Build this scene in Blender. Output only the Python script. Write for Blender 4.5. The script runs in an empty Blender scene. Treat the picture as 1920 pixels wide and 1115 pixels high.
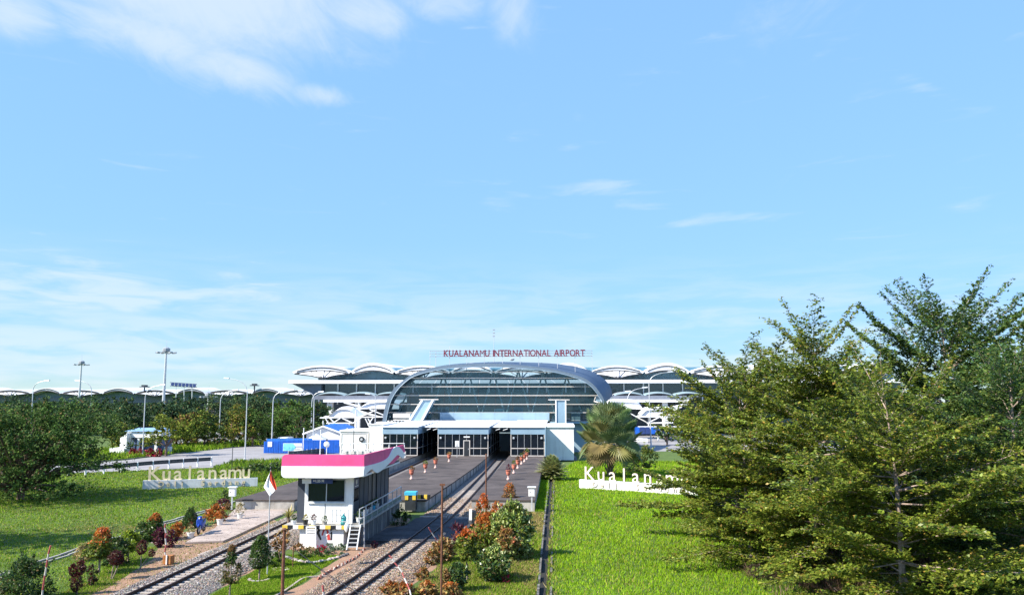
import bpy, bmesh, math, random
import numpy as np
from mathutils import Vector

R_ = math.radians
random.seed(7)
rng = np.random.default_rng(7)
SC = bpy.context.scene
COL = SC.collection

# ------------------------------------------------------------------ camera
F_PX, CX, CY = 1500.0, 960.0, 557.5
CAM_H = 9.3
PITCH = math.atan(194.5 / F_PX)
YAW = math.atan(86 * math.cos(PITCH) / F_PX)
cam_d = bpy.data.cameras.new('camera')
cam = bpy.data.objects.new('camera', cam_d)
COL.objects.link(cam)
cam.location = (0, 0, CAM_H)
cam.rotation_euler = (math.pi / 2 + PITCH, 0, YAW)
cam_d.sensor_width = 36
cam_d.sensor_fit = 'HORIZONTAL'
cam_d.lens = F_PX / 1920 * 36
cam_d.clip_start = 0.1
cam_d.clip_end = 9000
SC.camera = cam

# ------------------------------------------------------------------ sky and sun
SUN_EL = R_(40)
SUN_XY = Vector((-0.87, -0.50)).normalized()      # horizontal direction towards the sun
world = bpy.data.worlds.new('World')
SC.world = world
world.use_nodes = True
wn = world.node_tree.nodes
wl = world.node_tree.links
wn.clear()


def wnode(t, **kw):
    n = wn.new(t)
    for k, v in kw.items():
        setattr(n, k, v)
    return n


w_out = wnode('ShaderNodeOutputWorld')
w_bg = wnode('ShaderNodeBackground')
w_bg.inputs['Strength'].default_value = 0.15
w_sky = wnode('ShaderNodeTexSky', sky_type='NISHITA', sun_disc=False)
w_sky.sun_elevation = SUN_EL
w_sky.sun_rotation = math.atan2(SUN_XY.x, SUN_XY.y)
w_sky.air_density = 0.6
w_sky.dust_density = 0.0
w_sky.ozone_density = 3.0
w_tc = wnode('ShaderNodeTexCoord')


def wmath(op, a, b=None, clamp=False):
    n = wnode('ShaderNodeMath', operation=op, use_clamp=clamp)
    for i, v in enumerate((a, b)):
        if v is None:
            continue
        if hasattr(v, 'is_output'):
            wl.new(v, n.inputs[i])
        else:
            n.inputs[i].default_value = v
    return n.outputs[0]


def wramp(v, a, b):
    n = wnode('ShaderNodeMapRange', interpolation_type='SMOOTHSTEP')
    wl.new(v, n.inputs[0])
    n.inputs[1].default_value = a
    n.inputs[2].default_value = b
    return n.outputs[0]


w_sep = wnode('ShaderNodeSeparateXYZ')
wl.new(w_tc.outputs['Generated'], w_sep.inputs[0])
dx, dy, dz = w_sep.outputs
w_den = wmath('ADD', wmath('MAXIMUM', dz, 0.0), 0.06)
u = wmath('DIVIDE', dx, w_den)
v = wmath('DIVIDE', dy, w_den)
w_comb = wnode('ShaderNodeCombineXYZ')
wl.new(u, w_comb.inputs[0])
wl.new(v, w_comb.inputs[1])


def wnoise(vec, scale, detail, rough, off, stretch=(1, 1, 1), dist=0.0, rot=0.0):
    m = wnode('ShaderNodeMapping')
    m.inputs['Location'].default_value = off
    m.inputs['Rotation'].default_value = (0, 0, rot)
    m.inputs['Scale'].default_value = stretch
    wl.new(vec, m.inputs['Vector'])
    n = wnode('ShaderNodeTexNoise')
    n.inputs['Scale'].default_value = scale
    n.inputs['Detail'].default_value = detail
    n.inputs['Roughness'].default_value = rough
    n.inputs['Distortion'].default_value = dist
    wl.new(m.outputs[0], n.inputs['Vector'])
    return n.outputs[0]


def px_dir(px, py):
    th, ps = PITCH, YAW
    fw = Vector((-math.sin(ps) * math.cos(th), math.cos(ps) * math.cos(th), math.sin(th)))
    rt = Vector((math.cos(ps), math.sin(ps), 0))
    up = rt.cross(fw)
    return fw + rt * ((px - CX) / F_PX) + up * ((CY - py) / F_PX)


def cloud_bank(px, py, sx, sy, tilt=0.0):
    """soft patch of the real sky (direction space) in which a cloud lies: centre, half-width, half-height in degrees"""
    d = px_dir(px, py).normalized()
    az0, el0 = math.atan2(d.x, d.y), math.asin(d.z)
    az = wmath('SUBTRACT', wmath('ARCTAN2', dx, dy), az0)
    el = wmath('SUBTRACT', wmath('ARCSINE', dz), el0)
    a = wmath('ADD', wmath('MULTIPLY', az, math.cos(tilt)), wmath('MULTIPLY', el, math.sin(tilt)))
    b = wmath('SUBTRACT', wmath('MULTIPLY', el, math.cos(tilt)), wmath('MULTIPLY', az, math.sin(tilt)))
    a = wmath('DIVIDE', a, R_(sx))
    b = wmath('DIVIDE', b, R_(sy))
    r2 = wmath('ADD', wmath('MULTIPLY', a, a), wmath('MULTIPLY', b, b))
    return wmath('POWER', 2.718, wmath('MULTIPLY', r2, -1.0))


n_big = wnoise(w_comb.outputs[0], 1.7, 10, 0.6, (3.1, 1.7, 0), (1, 0.75, 1), 0.5, 0.3)
n_fine = wnoise(w_comb.outputs[0], 7.0, 10, 0.68, (7.3, 2.2, 0), (0.8, 0.35, 1), 1.2, 0.5)
n_hor = wnoise(w_tc.outputs['Generated'], 9.0, 8, 0.55, (1.3, 0.4, 2.0), (1, 1, 6.5), 0.5)
tex = wmath('ADD', wmath('MULTIPLY', n_big, 0.6), wmath('MULTIPLY', n_fine, 0.4))
banks = [(380, -40, 16, 4.8, 0.0, 0.45), (680, 25, 5, 1.8, -0.1, 0.44), (440, 135, 5.5, 1.8, -0.16, 0.36), (600, 178, 3.0, 0.9, -0.05, 0.33),
         (20, 15, 3.5, 2.0, 0, 0.42), (965, 20, 2.6, 3.8, 0.5, 0.34), (820, 5, 5, 1.8, 0.0, 0.34), (250, 60, 8, 1.8, -0.1, 0.36), (1450, 20, 6, 2.0, 0, 0.14)]
mask = None
for (bx_, by_, sx_, sy_, tl_, st_) in banks:
    b_ = wmath('MULTIPLY', cloud_bank(bx_, by_, sx_, sy_, tl_), st_)
    mask = b_ if mask is None else wmath('MAXIMUM', mask, b_)
high = wmath('MULTIPLY', wramp(wmath('ADD', tex, mask), 0.60, 1.0), 0.58)
thin = None
for (bx_, by_, sx_, sy_, tl_, st_) in [(1080, 355, 8, 0.55, 0.09, 0.30), (1200, 386, 2.6, 0.45, 0.0, 0.27), (1340, 412, 4.5, 0.5, 0.05, 0.2), (1740, 165, 2.2, 0.7, -0.5, 0.22), (930, 375, 2.2, 0.7, 0.1, 0.22)]:
    b_ = wmath('MULTIPLY', cloud_bank(bx_, by_, sx_, sy_, tl_), st_)
    thin = b_ if thin is None else wmath('MAXIMUM', thin, b_)
thin_c = wmath('MULTIPLY', wramp(wmath('ADD', n_hor, thin), 0.60, 0.90), 0.30)
# low veil along the whole horizon, thickest to the west
low = wmath('MULTIPLY', wramp(dz, 0.20, 0.05), wramp(wmath('ADD', n_hor, wmath('MULTIPLY', dx, -0.10)), 0.34, 0.66))
low = wmath('MULTIPLY', low, 0.46)
bank = wmath('MULTIPLY', wramp(wmath('ADD', n_hor, wmath('MULTIPLY', cloud_bank(150, 545, 17, 2.3, -0.02), 0.34)), 0.62, 0.92), 0.50)
low = wmath('MAXIMUM', low, bank)
cl = wmath('MAXIMUM', wmath('MAXIMUM', high, thin_c), low)
# even out the sky's brightness from zenith to horizon, as a phone camera does (same for the whole dome)
w_bw = wnode('ShaderNodeRGBToBW')
wl.new(w_sky.outputs[0], w_bw.inputs[0])
w_k = wmath('MULTIPLY', wmath('POWER', wmath('MAXIMUM', w_bw.outputs[0], 0.02), -0.8), 1.72)
w_sc = wnode('ShaderNodeVectorMath', operation='SCALE')
wl.new(w_sky.outputs[0], w_sc.inputs[0])
wl.new(w_k, w_sc.inputs[3])
w_mix = wnode('ShaderNodeMix', data_type='RGBA')
wl.new(cl, w_mix.inputs[0])
w_tint = wnode('ShaderNodeVectorMath', operation='MULTIPLY')
w_tint.inputs[1].default_value = (0.97, 1.05, 1.05)
wl.new(w_sc.outputs[0], w_tint.inputs[0])
wl.new(w_tint.outputs[0], w_mix.inputs[6])
w_mix.inputs[7].default_value = (3.0, 3.2, 3.42, 1)
wl.new(w_mix.outputs[2], w_bg.inputs['Color'])
wl.new(w_bg.outputs[0], w_out.inputs[0])

sun_d = bpy.data.lights.new('sun', 'SUN')
sun_d.energy = 5.0
sun_d.angle = R_(0.5)
sun_d.color = (1.0, 0.94, 0.84)
sun = bpy.data.objects.new('sun', sun_d)
COL.objects.link(sun)
sdir = Vector((SUN_XY.x * math.cos(SUN_EL), SUN_XY.y * math.cos(SUN_EL), math.sin(SUN_EL)))
sun.rotation_euler = sdir.to_track_quat('Z', 'Y').to_euler()
sun.location = sdir * 60

SC.view_settings.view_transform = 'Standard'
SC.view_settings.look = 'None'
SC.view_settings.exposure = 1.06
SC.view_settings.gamma = 1.0
SC.view_settings.use_curve_mapping = False
SC.render.engine = 'CYCLES'
SC.cycles.max_bounces = 6
SC.cycles.transparent_max_bounces = 12
SC.cycles.use_denoising = True

# ------------------------------------------------------------------ pixel measurements -> places on the ground or on an upright plane


def P(px, py, z=0.0):
    d = px_dir(px, py)
    t = (z - CAM_H) / d.z
    return Vector((d.x * t, d.y * t, z))


def Q(px, py, Y):
    d = px_dir(px, py)
    t = Y / d.y
    return Vector((d.x * t, Y, CAM_H + d.z * t))


# ------------------------------------------------------------------ materials
MATS = {}


def pm(name, col, rough=0.7, var=0.12, scale=1.5, bump=0.0, bscale=30.0, metal=0.0, spec=0.4, detail=6, col2=None, emit=None, streak=0.0):
    if name in MATS:
        return MATS[name]
    m = bpy.data.materials.new(name)
    m.use_nodes = True
    nt = m.node_tree
    N, L = nt.nodes, nt.links
    b = N['Principled BSDF']
    b.inputs['Roughness'].default_value = rough
    b.inputs['Metallic'].default_value = metal
    b.inputs['Specular IOR Level'].default_value = spec
    geo = N.new('ShaderNodeNewGeometry')
    no = N.new('ShaderNodeTexNoise')
    no.inputs['Scale'].default_value = scale
    no.inputs['Detail'].default_value = detail
    no.inputs['Roughness'].default_value = 0.65
    L.new(geo.outputs['Position'], no.inputs['Vector'])
    mr = N.new('ShaderNodeMapRange')
    mr.inputs[1].default_value = 0.3
    mr.inputs[2].default_value = 0.7
    L.new(no.outputs[0], mr.inputs[0])
    mx = N.new('ShaderNodeMix')
    mx.data_type = 'RGBA'
    c2 = col2 if col2 else tuple(c * (1 - 2 * var) for c in col)
    c1 = col if col2 else tuple(min(1, c * (1 + var)) for c in col)
    mx.inputs[6].default_value = (*c2, 1)
    mx.inputs[7].default_value = (*c1, 1)
    L.new(mr.outputs[0], mx.inputs[0])
    out_c = mx.outputs[2]
    if streak:
        # rain streaks: noise drawn out downwards
        mp = N.new('ShaderNodeMapping')
        mp.inputs['Scale'].default_value = (1, 1, .07)
        L.new(geo.outputs['Position'], mp.inputs['Vector'])
        ns_ = N.new('ShaderNodeTexNoise')
        ns_.inputs['Scale'].default_value = 4.5
        ns_.inputs['Detail'].default_value = 8
        ns_.inputs['Roughness'].default_value = .7
        L.new(mp.outputs[0], ns_.inputs['Vector'])
        mr2 = N.new('ShaderNodeMapRange')
        mr2.inputs[1].default_value = .50
        mr2.inputs[2].default_value = .78
        mr2.inputs[4].default_value = streak
        L.new(ns_.outputs[0], mr2.inputs[0])
        mx2 = N.new('ShaderNodeMix')
        mx2.data_type = 'RGBA'
        L.new(mr2.outputs[0], mx2.inputs[0])
        L.new(mx.outputs[2], mx2.inputs[6])
        mx2.inputs[7].default_value = (.16, .14, .11, 1)
        out_c = mx2.outputs[2]
    L.new(out_c, b.inputs['Base Color'])
    if bump:
        n2 = N.new('ShaderNodeTexNoise')
        n2.inputs['Scale'].default_value = bscale
        n2.inputs['Detail'].default_value = 5
        L.new(geo.outputs['Position'], n2.inputs['Vector'])
        bp = N.new('ShaderNodeBump')
        bp.inputs['Strength'].default_value = bump
        bp.inputs['Distance'].default_value = 0.05
        L.new(n2.outputs[0], bp.inputs['Height'])
        L.new(bp.outputs[0], b.inputs['Normal'])
    if emit:
        b.inputs['Emission Color'].default_value = (*emit, 1)
        b.inputs['Emission Strength'].default_value = 1
    MATS[name] = m
    return m


def leafmat(name, rough=0.45, trans=0.25, spec=0.3):
    if name in MATS:
        return MATS[name]
    m = bpy.data.materials.new(name)
    m.use_nodes = True
    N, L = m.node_tree.nodes, m.node_tree.links
    b = N['Principled BSDF']
    at = N.new('ShaderNodeAttribute')
    at.attribute_name = 'col'
    b.inputs['Roughness'].default_value = rough
    b.inputs['Specular IOR Level'].default_value = spec
    L.new(at.outputs['Color'], b.inputs['Base Color'])
    tr = N.new('ShaderNodeBsdfTranslucent')
    L.new(at.outputs['Color'], tr.inputs['Color'])
    mx = N.new('ShaderNodeMixShader')
    mx.inputs[0].default_value = trans
    L.new(b.outputs[0], mx.inputs[1])
    L.new(tr.outputs[0], mx.inputs[2])
    L.new(mx.outputs[0], N['Material Output'].inputs[0])
    MATS[name] = m
    return m


def glassmat(name, tint=(0.02, 0.04, 0.05), see=0.3, refl=0.25, rough=0.03):
    if name in MATS:
        return MATS[name]
    m = bpy.data.materials.new(name)
    m.use_nodes = True
    N, L = m.node_tree.nodes, m.node_tree.links
    N.remove(N['Principled BSDF'])
    d = N.new('ShaderNodeBsdfDiffuse')
    d.inputs[0].default_value = (*tint, 1)
    t = N.new('ShaderNodeBsdfTransparent')
    t.inputs[0].default_value = (0.55, 0.75, 0.82, 1)
    g = N.new('ShaderNodeBsdfGlossy')
    g.inputs['Roughness'].default_value = rough
    g.inputs[0].default_value = (0.75, 0.9, 1.0, 1)
    geo = N.new('ShaderNodeNewGeometry')
    no = N.new('ShaderNodeTexNoise')
    no.inputs['Scale'].default_value = 0.5
    L.new(geo.outputs['Position'], no.inputs['Vector'])
    bp = N.new('ShaderNodeBump')
    bp.inputs['Strength'].default_value = 0.12
    bp.inputs['Distance'].default_value = 0.1
    L.new(no.outputs[0], bp.inputs['Height'])
    L.new(bp.outputs[0], g.inputs['Normal'])
    m1 = N.new('ShaderNodeMixShader')
    m1.inputs[0].default_value = see
    L.new(d.outputs[0], m1.inputs[1])
    L.new(t.outputs[0], m1.inputs[2])
    m2 = N.new('ShaderNodeMixShader')
    m2.inputs[0].default_value = refl
    L.new(m1.outputs[0], m2.inputs[1])
    L.new(g.outputs[0], m2.inputs[2])
    L.new(m2.outputs[0], N['Material Output'].inputs[0])
    MATS[name] = m
    return m


M_WHITE = pm('white_paint', (0.80, 0.80, 0.78), 0.55, 0.06, 0.8)
M_WALL = pm('white_wall', (0.80, 0.79, 0.76), 0.8, 0.07, 0.5, streak=.42)
M_ROOFW = pm('white_roof_sheet', (0.82, 0.82, 0.82), 0.5, 0.05, 0.3)
M_GALV = pm('galvanised_steel', (0.55, 0.57, 0.58), 0.45, 0.12, 3, metal=0.2)
M_LAMPH = pm('lamp_housing', (0.30, 0.32, 0.34), 0.5, 0.1)
M_DARKM = pm('dark_metal', (0.03, 0.035, 0.04), 0.5, 0.2)
M_BLUEGREY = pm('blue_grey_cladding', (0.26, 0.36, 0.43), 0.45, 0.06, 0.4, metal=0.0)
M_PALEBLUE = pm('pale_blue_panel', (0.25, 0.37, 0.46), 0.5, 0.06, 0.4)
M_ARCH = pm('arch_metal_sheet', (0.062, 0.095, 0.145), 0.55, 0.10, 0.5, spec=.25, streak=.2)
M_GLASS = glassmat('hall_glass', (0.014, 0.042, 0.060), 0.50, 0.04)
M_GLASSD = glassmat('dark_glass', (0.008, 0.013, 0.02), 0.12, 0.035)
M_GLASST = glassmat('terminal_glass', (0.035, 0.060, 0.085), 0.15, 0.08)
M_GLASSB = pm('blue_clerestory_glass', (0.09, 0.20, 0.28), 0.15, 0.1, 0.2, spec=0.6)
M_MULL = pm('mullion_cream', (0.62, 0.57, 0.52), 0.5, 0.1)
M_CONC = pm('concrete', (0.40, 0.38, 0.34), 0.9, 0.25, 0.7, 0.3, 25, streak=.75)
M_CONCD = pm('weathered_concrete', (0.13, 0.125, 0.12), 0.9, 0.3, 0.6, 0.4, 18)
M_PLAT = pm('platform_asphalt', (0.118, 0.098, 0.088), 0.95, 0.28, 0.38, 0.6, 14, detail=12, col2=(0.048, 0.040, 0.037), spec=.2)
M_ROAD = pm('road_concrete', (0.28, 0.265, 0.255), 0.9, 0.14, 0.25, 0.2, 20)
M_PAVE = pm('pale_paving', (0.46, 0.375, 0.315), 0.95, 0.2, 0.55, 0.5, 16, col2=(0.25, 0.20, 0.165))
M_RAIL = pm('rusty_rail', (0.050, 0.028, 0.022), 0.6, 0.3, 4, 0.2, 30, metal=0.3)
M_RUST = pm('rusty_pole', (0.16, 0.065, 0.035), 0.8, 0.3, 6, 0.3, 40)
M_SLEEP = pm('sleeper_concrete', (0.42, 0.36, 0.30), 0.9, 0.2, 3, 0.3, 30)
M_BALL = pm('ballast_bed', (0.20, 0.175, 0.155), 1.0, 0.3, 9, 1.0, 22)
M_DIRT = pm('red_soil', (0.36, 0.205, 0.12), 1.0, 0.25, 1.1, 0.9, 14, col2=(0.22, 0.14, 0.09))
M_GRASSG = pm('grass_ground', (0.085, 0.135, 0.018), 1.0, 0.3, 0.35, 0.6, 14, col2=(0.055, 0.090, 0.014))
M_BARK = pm('bark', (0.20, 0.14, 0.105), 0.95, 0.3, 5, 0.6, 30)
M_BARKP = pm('pale_bark', (0.36, 0.27, 0.22), 0.95, 0.3, 5, 0.5, 30)
M_LEAF = leafmat('leaf', 0.42, 0.38, 0.35)
M_LEAFM = leafmat('leaf_matte', 0.7, 0.22, 0.12)
M_LEAFG = leafmat('leaf_glossy', 0.35, 0.2, 0.5)
M_GRASS = leafmat('grass_blade', 0.7, 0.3, 0.05)
M_STONE = leafmat('ballast_stone', 0.95, 0.0, 0.1)
M_PINK = pm('pink_red_fascia', (0.80, 0.075, 0.24), 0.6, 0.10, 0.9, streak=.16)
M_FWHITE = pm('fascia_white', (0.80, 0.80, 0.80), 0.5, 0.03, 0.6, streak=.22)
M_HGREY = pm('house_grey_cladding', (0.060, 0.068, 0.086), 0.6, 0.1, 1.2, spec=.2, streak=.25)
M_RED = pm('sign_red', (0.16, 0.012, 0.03), 0.5, 0.06)
M_REDP = pm('red_paint', (0.55, 0.05, 0.04), 0.55, 0.12, 5)
M_BLACK = pm('black_paint', (0.02, 0.02, 0.022), 0.5, 0.2)
M_YEL = pm('yellow_paint', (0.72, 0.50, 0.06), 0.6, 0.12, 3)
M_NAVY = pm('navy_board', (0.025, 0.05, 0.17), 0.45, 0.1)
M_BLUE = pm('blue_sheet', (0.012, 0.115, 0.52), 0.5, 0.12, 1.5)
M_BLUER = pm('blue_roof', (0.02, 0.15, 0.50), 0.5, 0.08, 0.5)
M_TERRA = pm('terracotta', (0.52, 0.16, 0.10), 0.8, 0.15, 3)
M_CREAM = pm('letter_cream', (0.92, 0.76, 0.46), 0.6, 0.06)
M_LETW = pm('letter_white', (0.74, 0.66, 0.55), 0.6, 0.04)
M_BROWN = pm('letter_side_brown', (0.20, 0.075, 0.03), 0.7, 0.1)
M_TEAL = pm('teal_plastic', (0.08, 0.42, 0.40), 0.4, 0.1)
M_CYAN = pm('cyan_plastic', (0.06, 0.42, 0.62), 0.4, 0.05)
M_TYRE = pm('tyre_rubber', (0.015, 0.015, 0.016), 0.85, 0.2)
M_RIM = pm('wheel_rim', (0.6, 0.6, 0.62), 0.35, 0.05, metal=0.5)
M_MBLUE = pm('motorbike_blue', (0.02, 0.06, 0.32), 0.3, 0.05)

# ------------------------------------------------------------------ object helpers


def origin_of(o):
    v = Vector((0, 0, 0))
    while o is not None:
        v += o.location
        o = o.parent
    return v


def tag(o, label=None, cat=None, group=None, kind=None):
    if label:
        o['label'] = label
    if cat:
        o['category'] = cat
    if group:
        o['group'] = group
    if kind:
        o['kind'] = kind
    return o


def thing(name, label, cat, loc=(0, 0, 0), group=None):
    o = bpy.data.objects.new(name, None)
    o.empty_display_size = 0.2
    COL.objects.link(o)
    o.location = loc
    return tag(o, label, cat, group)


class MB:
    def __init__(self):
        self.v, self.f, self.mi = [], [], []

    def add(self, vs, fs, mi=0):
        n = len(self.v)
        self.v += [tuple(p) for p in vs]
        self.f += [tuple(n + i for i in f) for f in fs]
        self.mi += [mi] * len(fs)
        return self

    def box(self, x0, x1, y0, y1, z0, z1, mi=0):
        vs = [(x0, y0, z0), (x1, y0, z0), (x1, y1, z0), (x0, y1, z0), (x0, y0, z1), (x1, y0, z1), (x1, y1, z1), (x0, y1, z1)]
        return self.add(vs, [(0, 3, 2, 1), (4, 5, 6, 7), (0, 1, 5, 4), (1, 2, 6, 5), (2, 3, 7, 6), (3, 0, 4, 7)], mi)

    def beam(self, a, b, w, h=None, up=(0, 0, 1), mi=0):
        """box along a-b, width w across, height h"""
        h = h or w
        a, b = Vector(a), Vector(b)
        d = (b - a).normalized()
        upv = Vector(up)
        if abs(d.dot(upv)) > 0.98:
            upv = Vector((0, 1, 0))
        s = d.cross(upv).normalized()
        t = s.cross(d).normalized()
        vs = []
        for p in (a, b):
            for (i, j) in ((-1, -1), (1, -1), (1, 1), (-1, 1)):
                vs.append(p + s * (i * w / 2) + t * (j * h / 2))
        return self.add(vs, [(0, 1, 2, 3), (7, 6, 5, 4), (0, 4, 5, 1), (1, 5, 6, 2), (2, 6, 7, 3), (3, 7, 4, 0)], mi)

    def tube(self, pts, rad, n=6, caps=True, mi=0):
        pts = [Vector(p) for p in pts]
        if not isinstance(rad, (list, tuple)):
            rad = [rad] * len(pts)
        vs, fs = [], []
        ref = None
        for i, p in enumerate(pts):
            d = (pts[min(i + 1, len(pts) - 1)] - pts[max(i - 1, 0)]).normalized()
            if ref is None:
                ref = Vector((1, 0, 0)) if abs(d.x) < 0.9 else Vector((0, 1, 0))
            s = d.cross(ref).normalized()
            t = d.cross(s).normalized()
            ref = -t if False else ref
            for k in range(n):
                a = 2 * math.pi * k / n
                vs.append(p + (s * math.cos(a) + t * math.sin(a)) * rad[i])
        for i in range(len(pts) - 1):
            for k in range(n):
                k2 = (k + 1) % n
                fs.append((i * n + k, i * n + k2, (i + 1) * n + k2, (i + 1) * n + k))
        if caps:
            fs.append(tuple(range(n)))
            fs.append(tuple((len(pts) - 1) * n + k for k in reversed(range(n))))
        return self.add(vs, fs, mi)

    def lathe(self, prof, c=(0, 0, 0), n=12, mi=0):
        vs, fs = [], []
        for (r, z) in prof:
            for k in range(n):
                a = 2 * math.pi * k / n
                vs.append((c[0] + r * math.cos(a), c[1] + r * math.sin(a), c[2] + z))
        for i in range(len(prof) - 1):
            for k in range(n):
                k2 = (k + 1) % n
                fs.append((i * n + k, i * n + k2, (i + 1) * n + k2, (i + 1) * n + k))
        fs.append(tuple(reversed(range(n))))
        fs.append(tuple((len(prof) - 1) * n + k for k in range(n)))
        return self.add(vs, fs, mi)

    def prism(self, poly, z0, z1, mi=0):
        n = len(poly)
        vs = [(p[0], p[1], z0) for p in poly] + [(p[0], p[1], z1) for p in poly]
        fs = [tuple(range(n, 2 * n)), tuple(reversed(range(n)))]
        for i in range(n):
            j = (i + 1) % n
            fs.append((i, j, n + j, n + i))
        return self.add(vs, fs, mi)

    def yprism(self, poly, y0, y1, mi=0):
        """poly of (x,z), extruded along y"""
        n = len(poly)
        vs = [(p[0], y0, p[1]) for p in poly] + [(p[0], y1, p[1]) for p in poly]
        fs = [tuple(range(n)), tuple(reversed(range(n, 2 * n)))]
        for i in range(n):
            j = (i + 1) % n
            fs.append((i, n + i, n + j, j))
        return self.add(vs, fs, mi)

    def grid(self, rows, mi=0):
        nr, nc = len(rows), len(rows[0])
        vs = [p for r in rows for p in r]
        fs = [(i * nc + j, i * nc + j + 1, (i + 1) * nc + j + 1, (i + 1) * nc + j) for i in range(nr - 1) for j in range(nc - 1)]
        return self.add(vs, fs, mi)

    def mesh(self, name, mats, off=Vector((0, 0, 0)), smooth=False, bevel=0.0):
        me = bpy.data.meshes.new(name)
        me.from_pydata([(x - off.x, y - off.y, z - off.z) for (x, y, z) in self.v], [], self.f)
        if not isinstance(mats, (list, tuple)):
            mats = [mats]
        for m in mats:
            me.materials.append(m)
        if len(mats) > 1:
            me.polygons.foreach_set('material_index', self.mi)
        bm = bmesh.new()
        bm.from_mesh(me)
        bmesh.ops.recalc_face_normals(bm, faces=bm.faces)
        if bevel:
            bmesh.ops.bevel(bm, geom=list(bm.edges), offset=bevel, segments=1, affect='EDGES', profile=0.5)
        bm.to_mesh(me)
        bm.free()
        if smooth:
            me.polygons.foreach_set('use_smooth', [True] * len(me.polygons))
        me.update()
        return me

    def build(self, name, mats, parent=None, smooth=False, bevel=0.0):
        off = origin_of(parent) if parent else Vector((0, 0, 0))
        o = bpy.data.objects.new(name, self.mesh(name, mats, off, smooth, bevel))
        COL.objects.link(o)
        o.parent = parent
        return o

    def build_thing(self, name, mats, label, cat, loc, group=None, smooth=False, bevel=0.0):
        loc = Vector(loc)
        o = bpy.data.objects.new(name, self.mesh(name, mats, loc, smooth, bevel))
        o.location = loc
        COL.objects.link(o)
        return tag(o, label, cat, group)


def struct(name, mb, m, kind='structure', **kw):
    return tag(mb.build(name, m, **kw), kind=kind)


def linked(name, me, parent, loc, rot=None):
    """one more piece that shares mesh data; loc is a world position (parents are never rotated)"""
    o = bpy.data.objects.new(name, me)
    COL.objects.link(o)
    o.parent = parent
    o.location = Vector(loc) - (origin_of(parent) if parent else Vector((0, 0, 0)))
    if rot is not None:
        o.rotation_euler = rot
    return o


def np_mesh(name, verts, k, cols, m, tris=False):
    """verts: (N*k,3); every k verts one face (k=3 or 4); cols (N,3)"""
    verts = np.ascontiguousarray(verts, dtype=np.float32)
    nf = len(verts) // k
    me = bpy.data.meshes.new(name)
    me.vertices.add(len(verts))
    me.vertices.foreach_set('co', verts.ravel())
    me.loops.add(len(verts))
    me.loops.foreach_set('vertex_index', np.arange(len(verts), dtype=np.int32))
    me.polygons.add(nf)
    me.polygons.foreach_set('loop_start', np.arange(0, len(verts), k, dtype=np.int32))
    me.update(calc_edges=True)
    a = me.attributes.new('col', 'FLOAT_COLOR', 'FACE')
    c4 = np.ones((nf, 4), dtype=np.float32)
    c4[:, :3] = cols
    a.data.foreach_set('color', c4.ravel())
    me.materials.append(m)
    return me


def unit(a):
    return a / np.maximum(np.linalg.norm(a, axis=1, keepdims=True), 1e-6)


def leaf_quads(c, axis, nrm, length, width):
    """rhombic leaves, slightly folded; returns (4N,3)"""
    axis = unit(axis)
    side = unit(np.cross(axis, nrm))
    n2 = unit(np.cross(side, axis))
    L = length[:, None]
    Wd = width[:, None]
    p0 = c - axis * L * 0.5
    p2 = c + axis * L * 0.5 - n2 * L * 0.08
    p1 = c + side * Wd * 0.5 + n2 * L * 0.08
    p3 = c - side * Wd * 0.5 + n2 * L * 0.08
    return np.stack([p0, p1, p2, p3], 1).reshape(-1, 3)


def pick_cols(pal, n, jitter=0.18):
    """pal: list of (rgb, weight)"""
    w = np.array([p[1] for p in pal], float)
    idx = rng.choice(len(pal), n, p=w / w.sum())
    c = np.array([p[0] for p in pal], float)[idx]
    return np.clip(c * (1 + rng.normal(0, jitter, (n, 1))) * (1 + rng.normal(0, jitter * 0.3, (n, 3))), 0.004, 0.9)


# palettes (real leaf colours)
G_DARK = [((0.038, 0.080, 0.022), 3), ((0.060, 0.112, 0.026), 3), ((0.100, 0.155, 0.032), 1.5)]
G_FAR = [((0.042, 0.085, 0.040), 3), ((0.062, 0.112, 0.046), 3), ((0.10, 0.150, 0.048), 1.4)]
G_MID = [((0.050, 0.100, 0.020), 3), ((0.075, 0.135, 0.025), 3), ((0.11, 0.16, 0.035), 1)]
G_MANT = [((0.130, 0.185, 0.022), 4), ((0.185, 0.235, 0.028), 4), ((0.26, 0.285, 0.040), 3), ((0.065, 0.110, 0.020), 1.5), ((0.33, 0.22, 0.045), 0.7)]
G_MANT_DK = [((0.060, 0.120, 0.034), 4), ((0.100, 0.170, 0.038), 4), ((0.150, 0.215, 0.042), 2.5), ((0.21, 0.24, 0.05), 1)]
G_YEL = [((0.16, 0.21, 0.03), 3), ((0.25, 0.26, 0.035), 2), ((0.08, 0.13, 0.02), 2)]
ORANGE = [((0.50, 0.13, 0.025), 3), ((0.42, 0.18, 0.04), 2), ((0.30, 0.16, 0.03), 1)]
ORANGE_BR = [((0.62, 0.13, 0.03), 3), ((0.50, 0.20, 0.04), 2)]
BROWN = [((0.22, 0.11, 0.04), 3), ((0.30, 0.17, 0.06), 2), ((0.10, 0.09, 0.03), 1)]
CROTON = [((0.40, 0.22, 0.07), 3), ((0.48, 0.32, 0.12), 2), ((0.12, 0.12, 0.03), 2), ((0.33, 0.10, 0.05), 1)]
VARIEG = [((0.22, 0.28, 0.05), 3), ((0.40, 0.45, 0.15), 2.4), ((0.10, 0.16, 0.025), 2)]
DKRED = [((0.085, 0.020, 0.020), 4), ((0.14, 0.03, 0.025), 2), ((0.035, 0.015, 0.015), 2)]
PURPLE = [((0.10, 0.018, 0.035), 3), ((0.17, 0.03, 0.06), 2), ((0.05, 0.015, 0.02), 2)]
REDFL = [((0.42, 0.02, 0.06), 3), ((0.22, 0.02, 0.04), 2), ((0.06, 0.07, 0.02), 1)]
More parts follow.
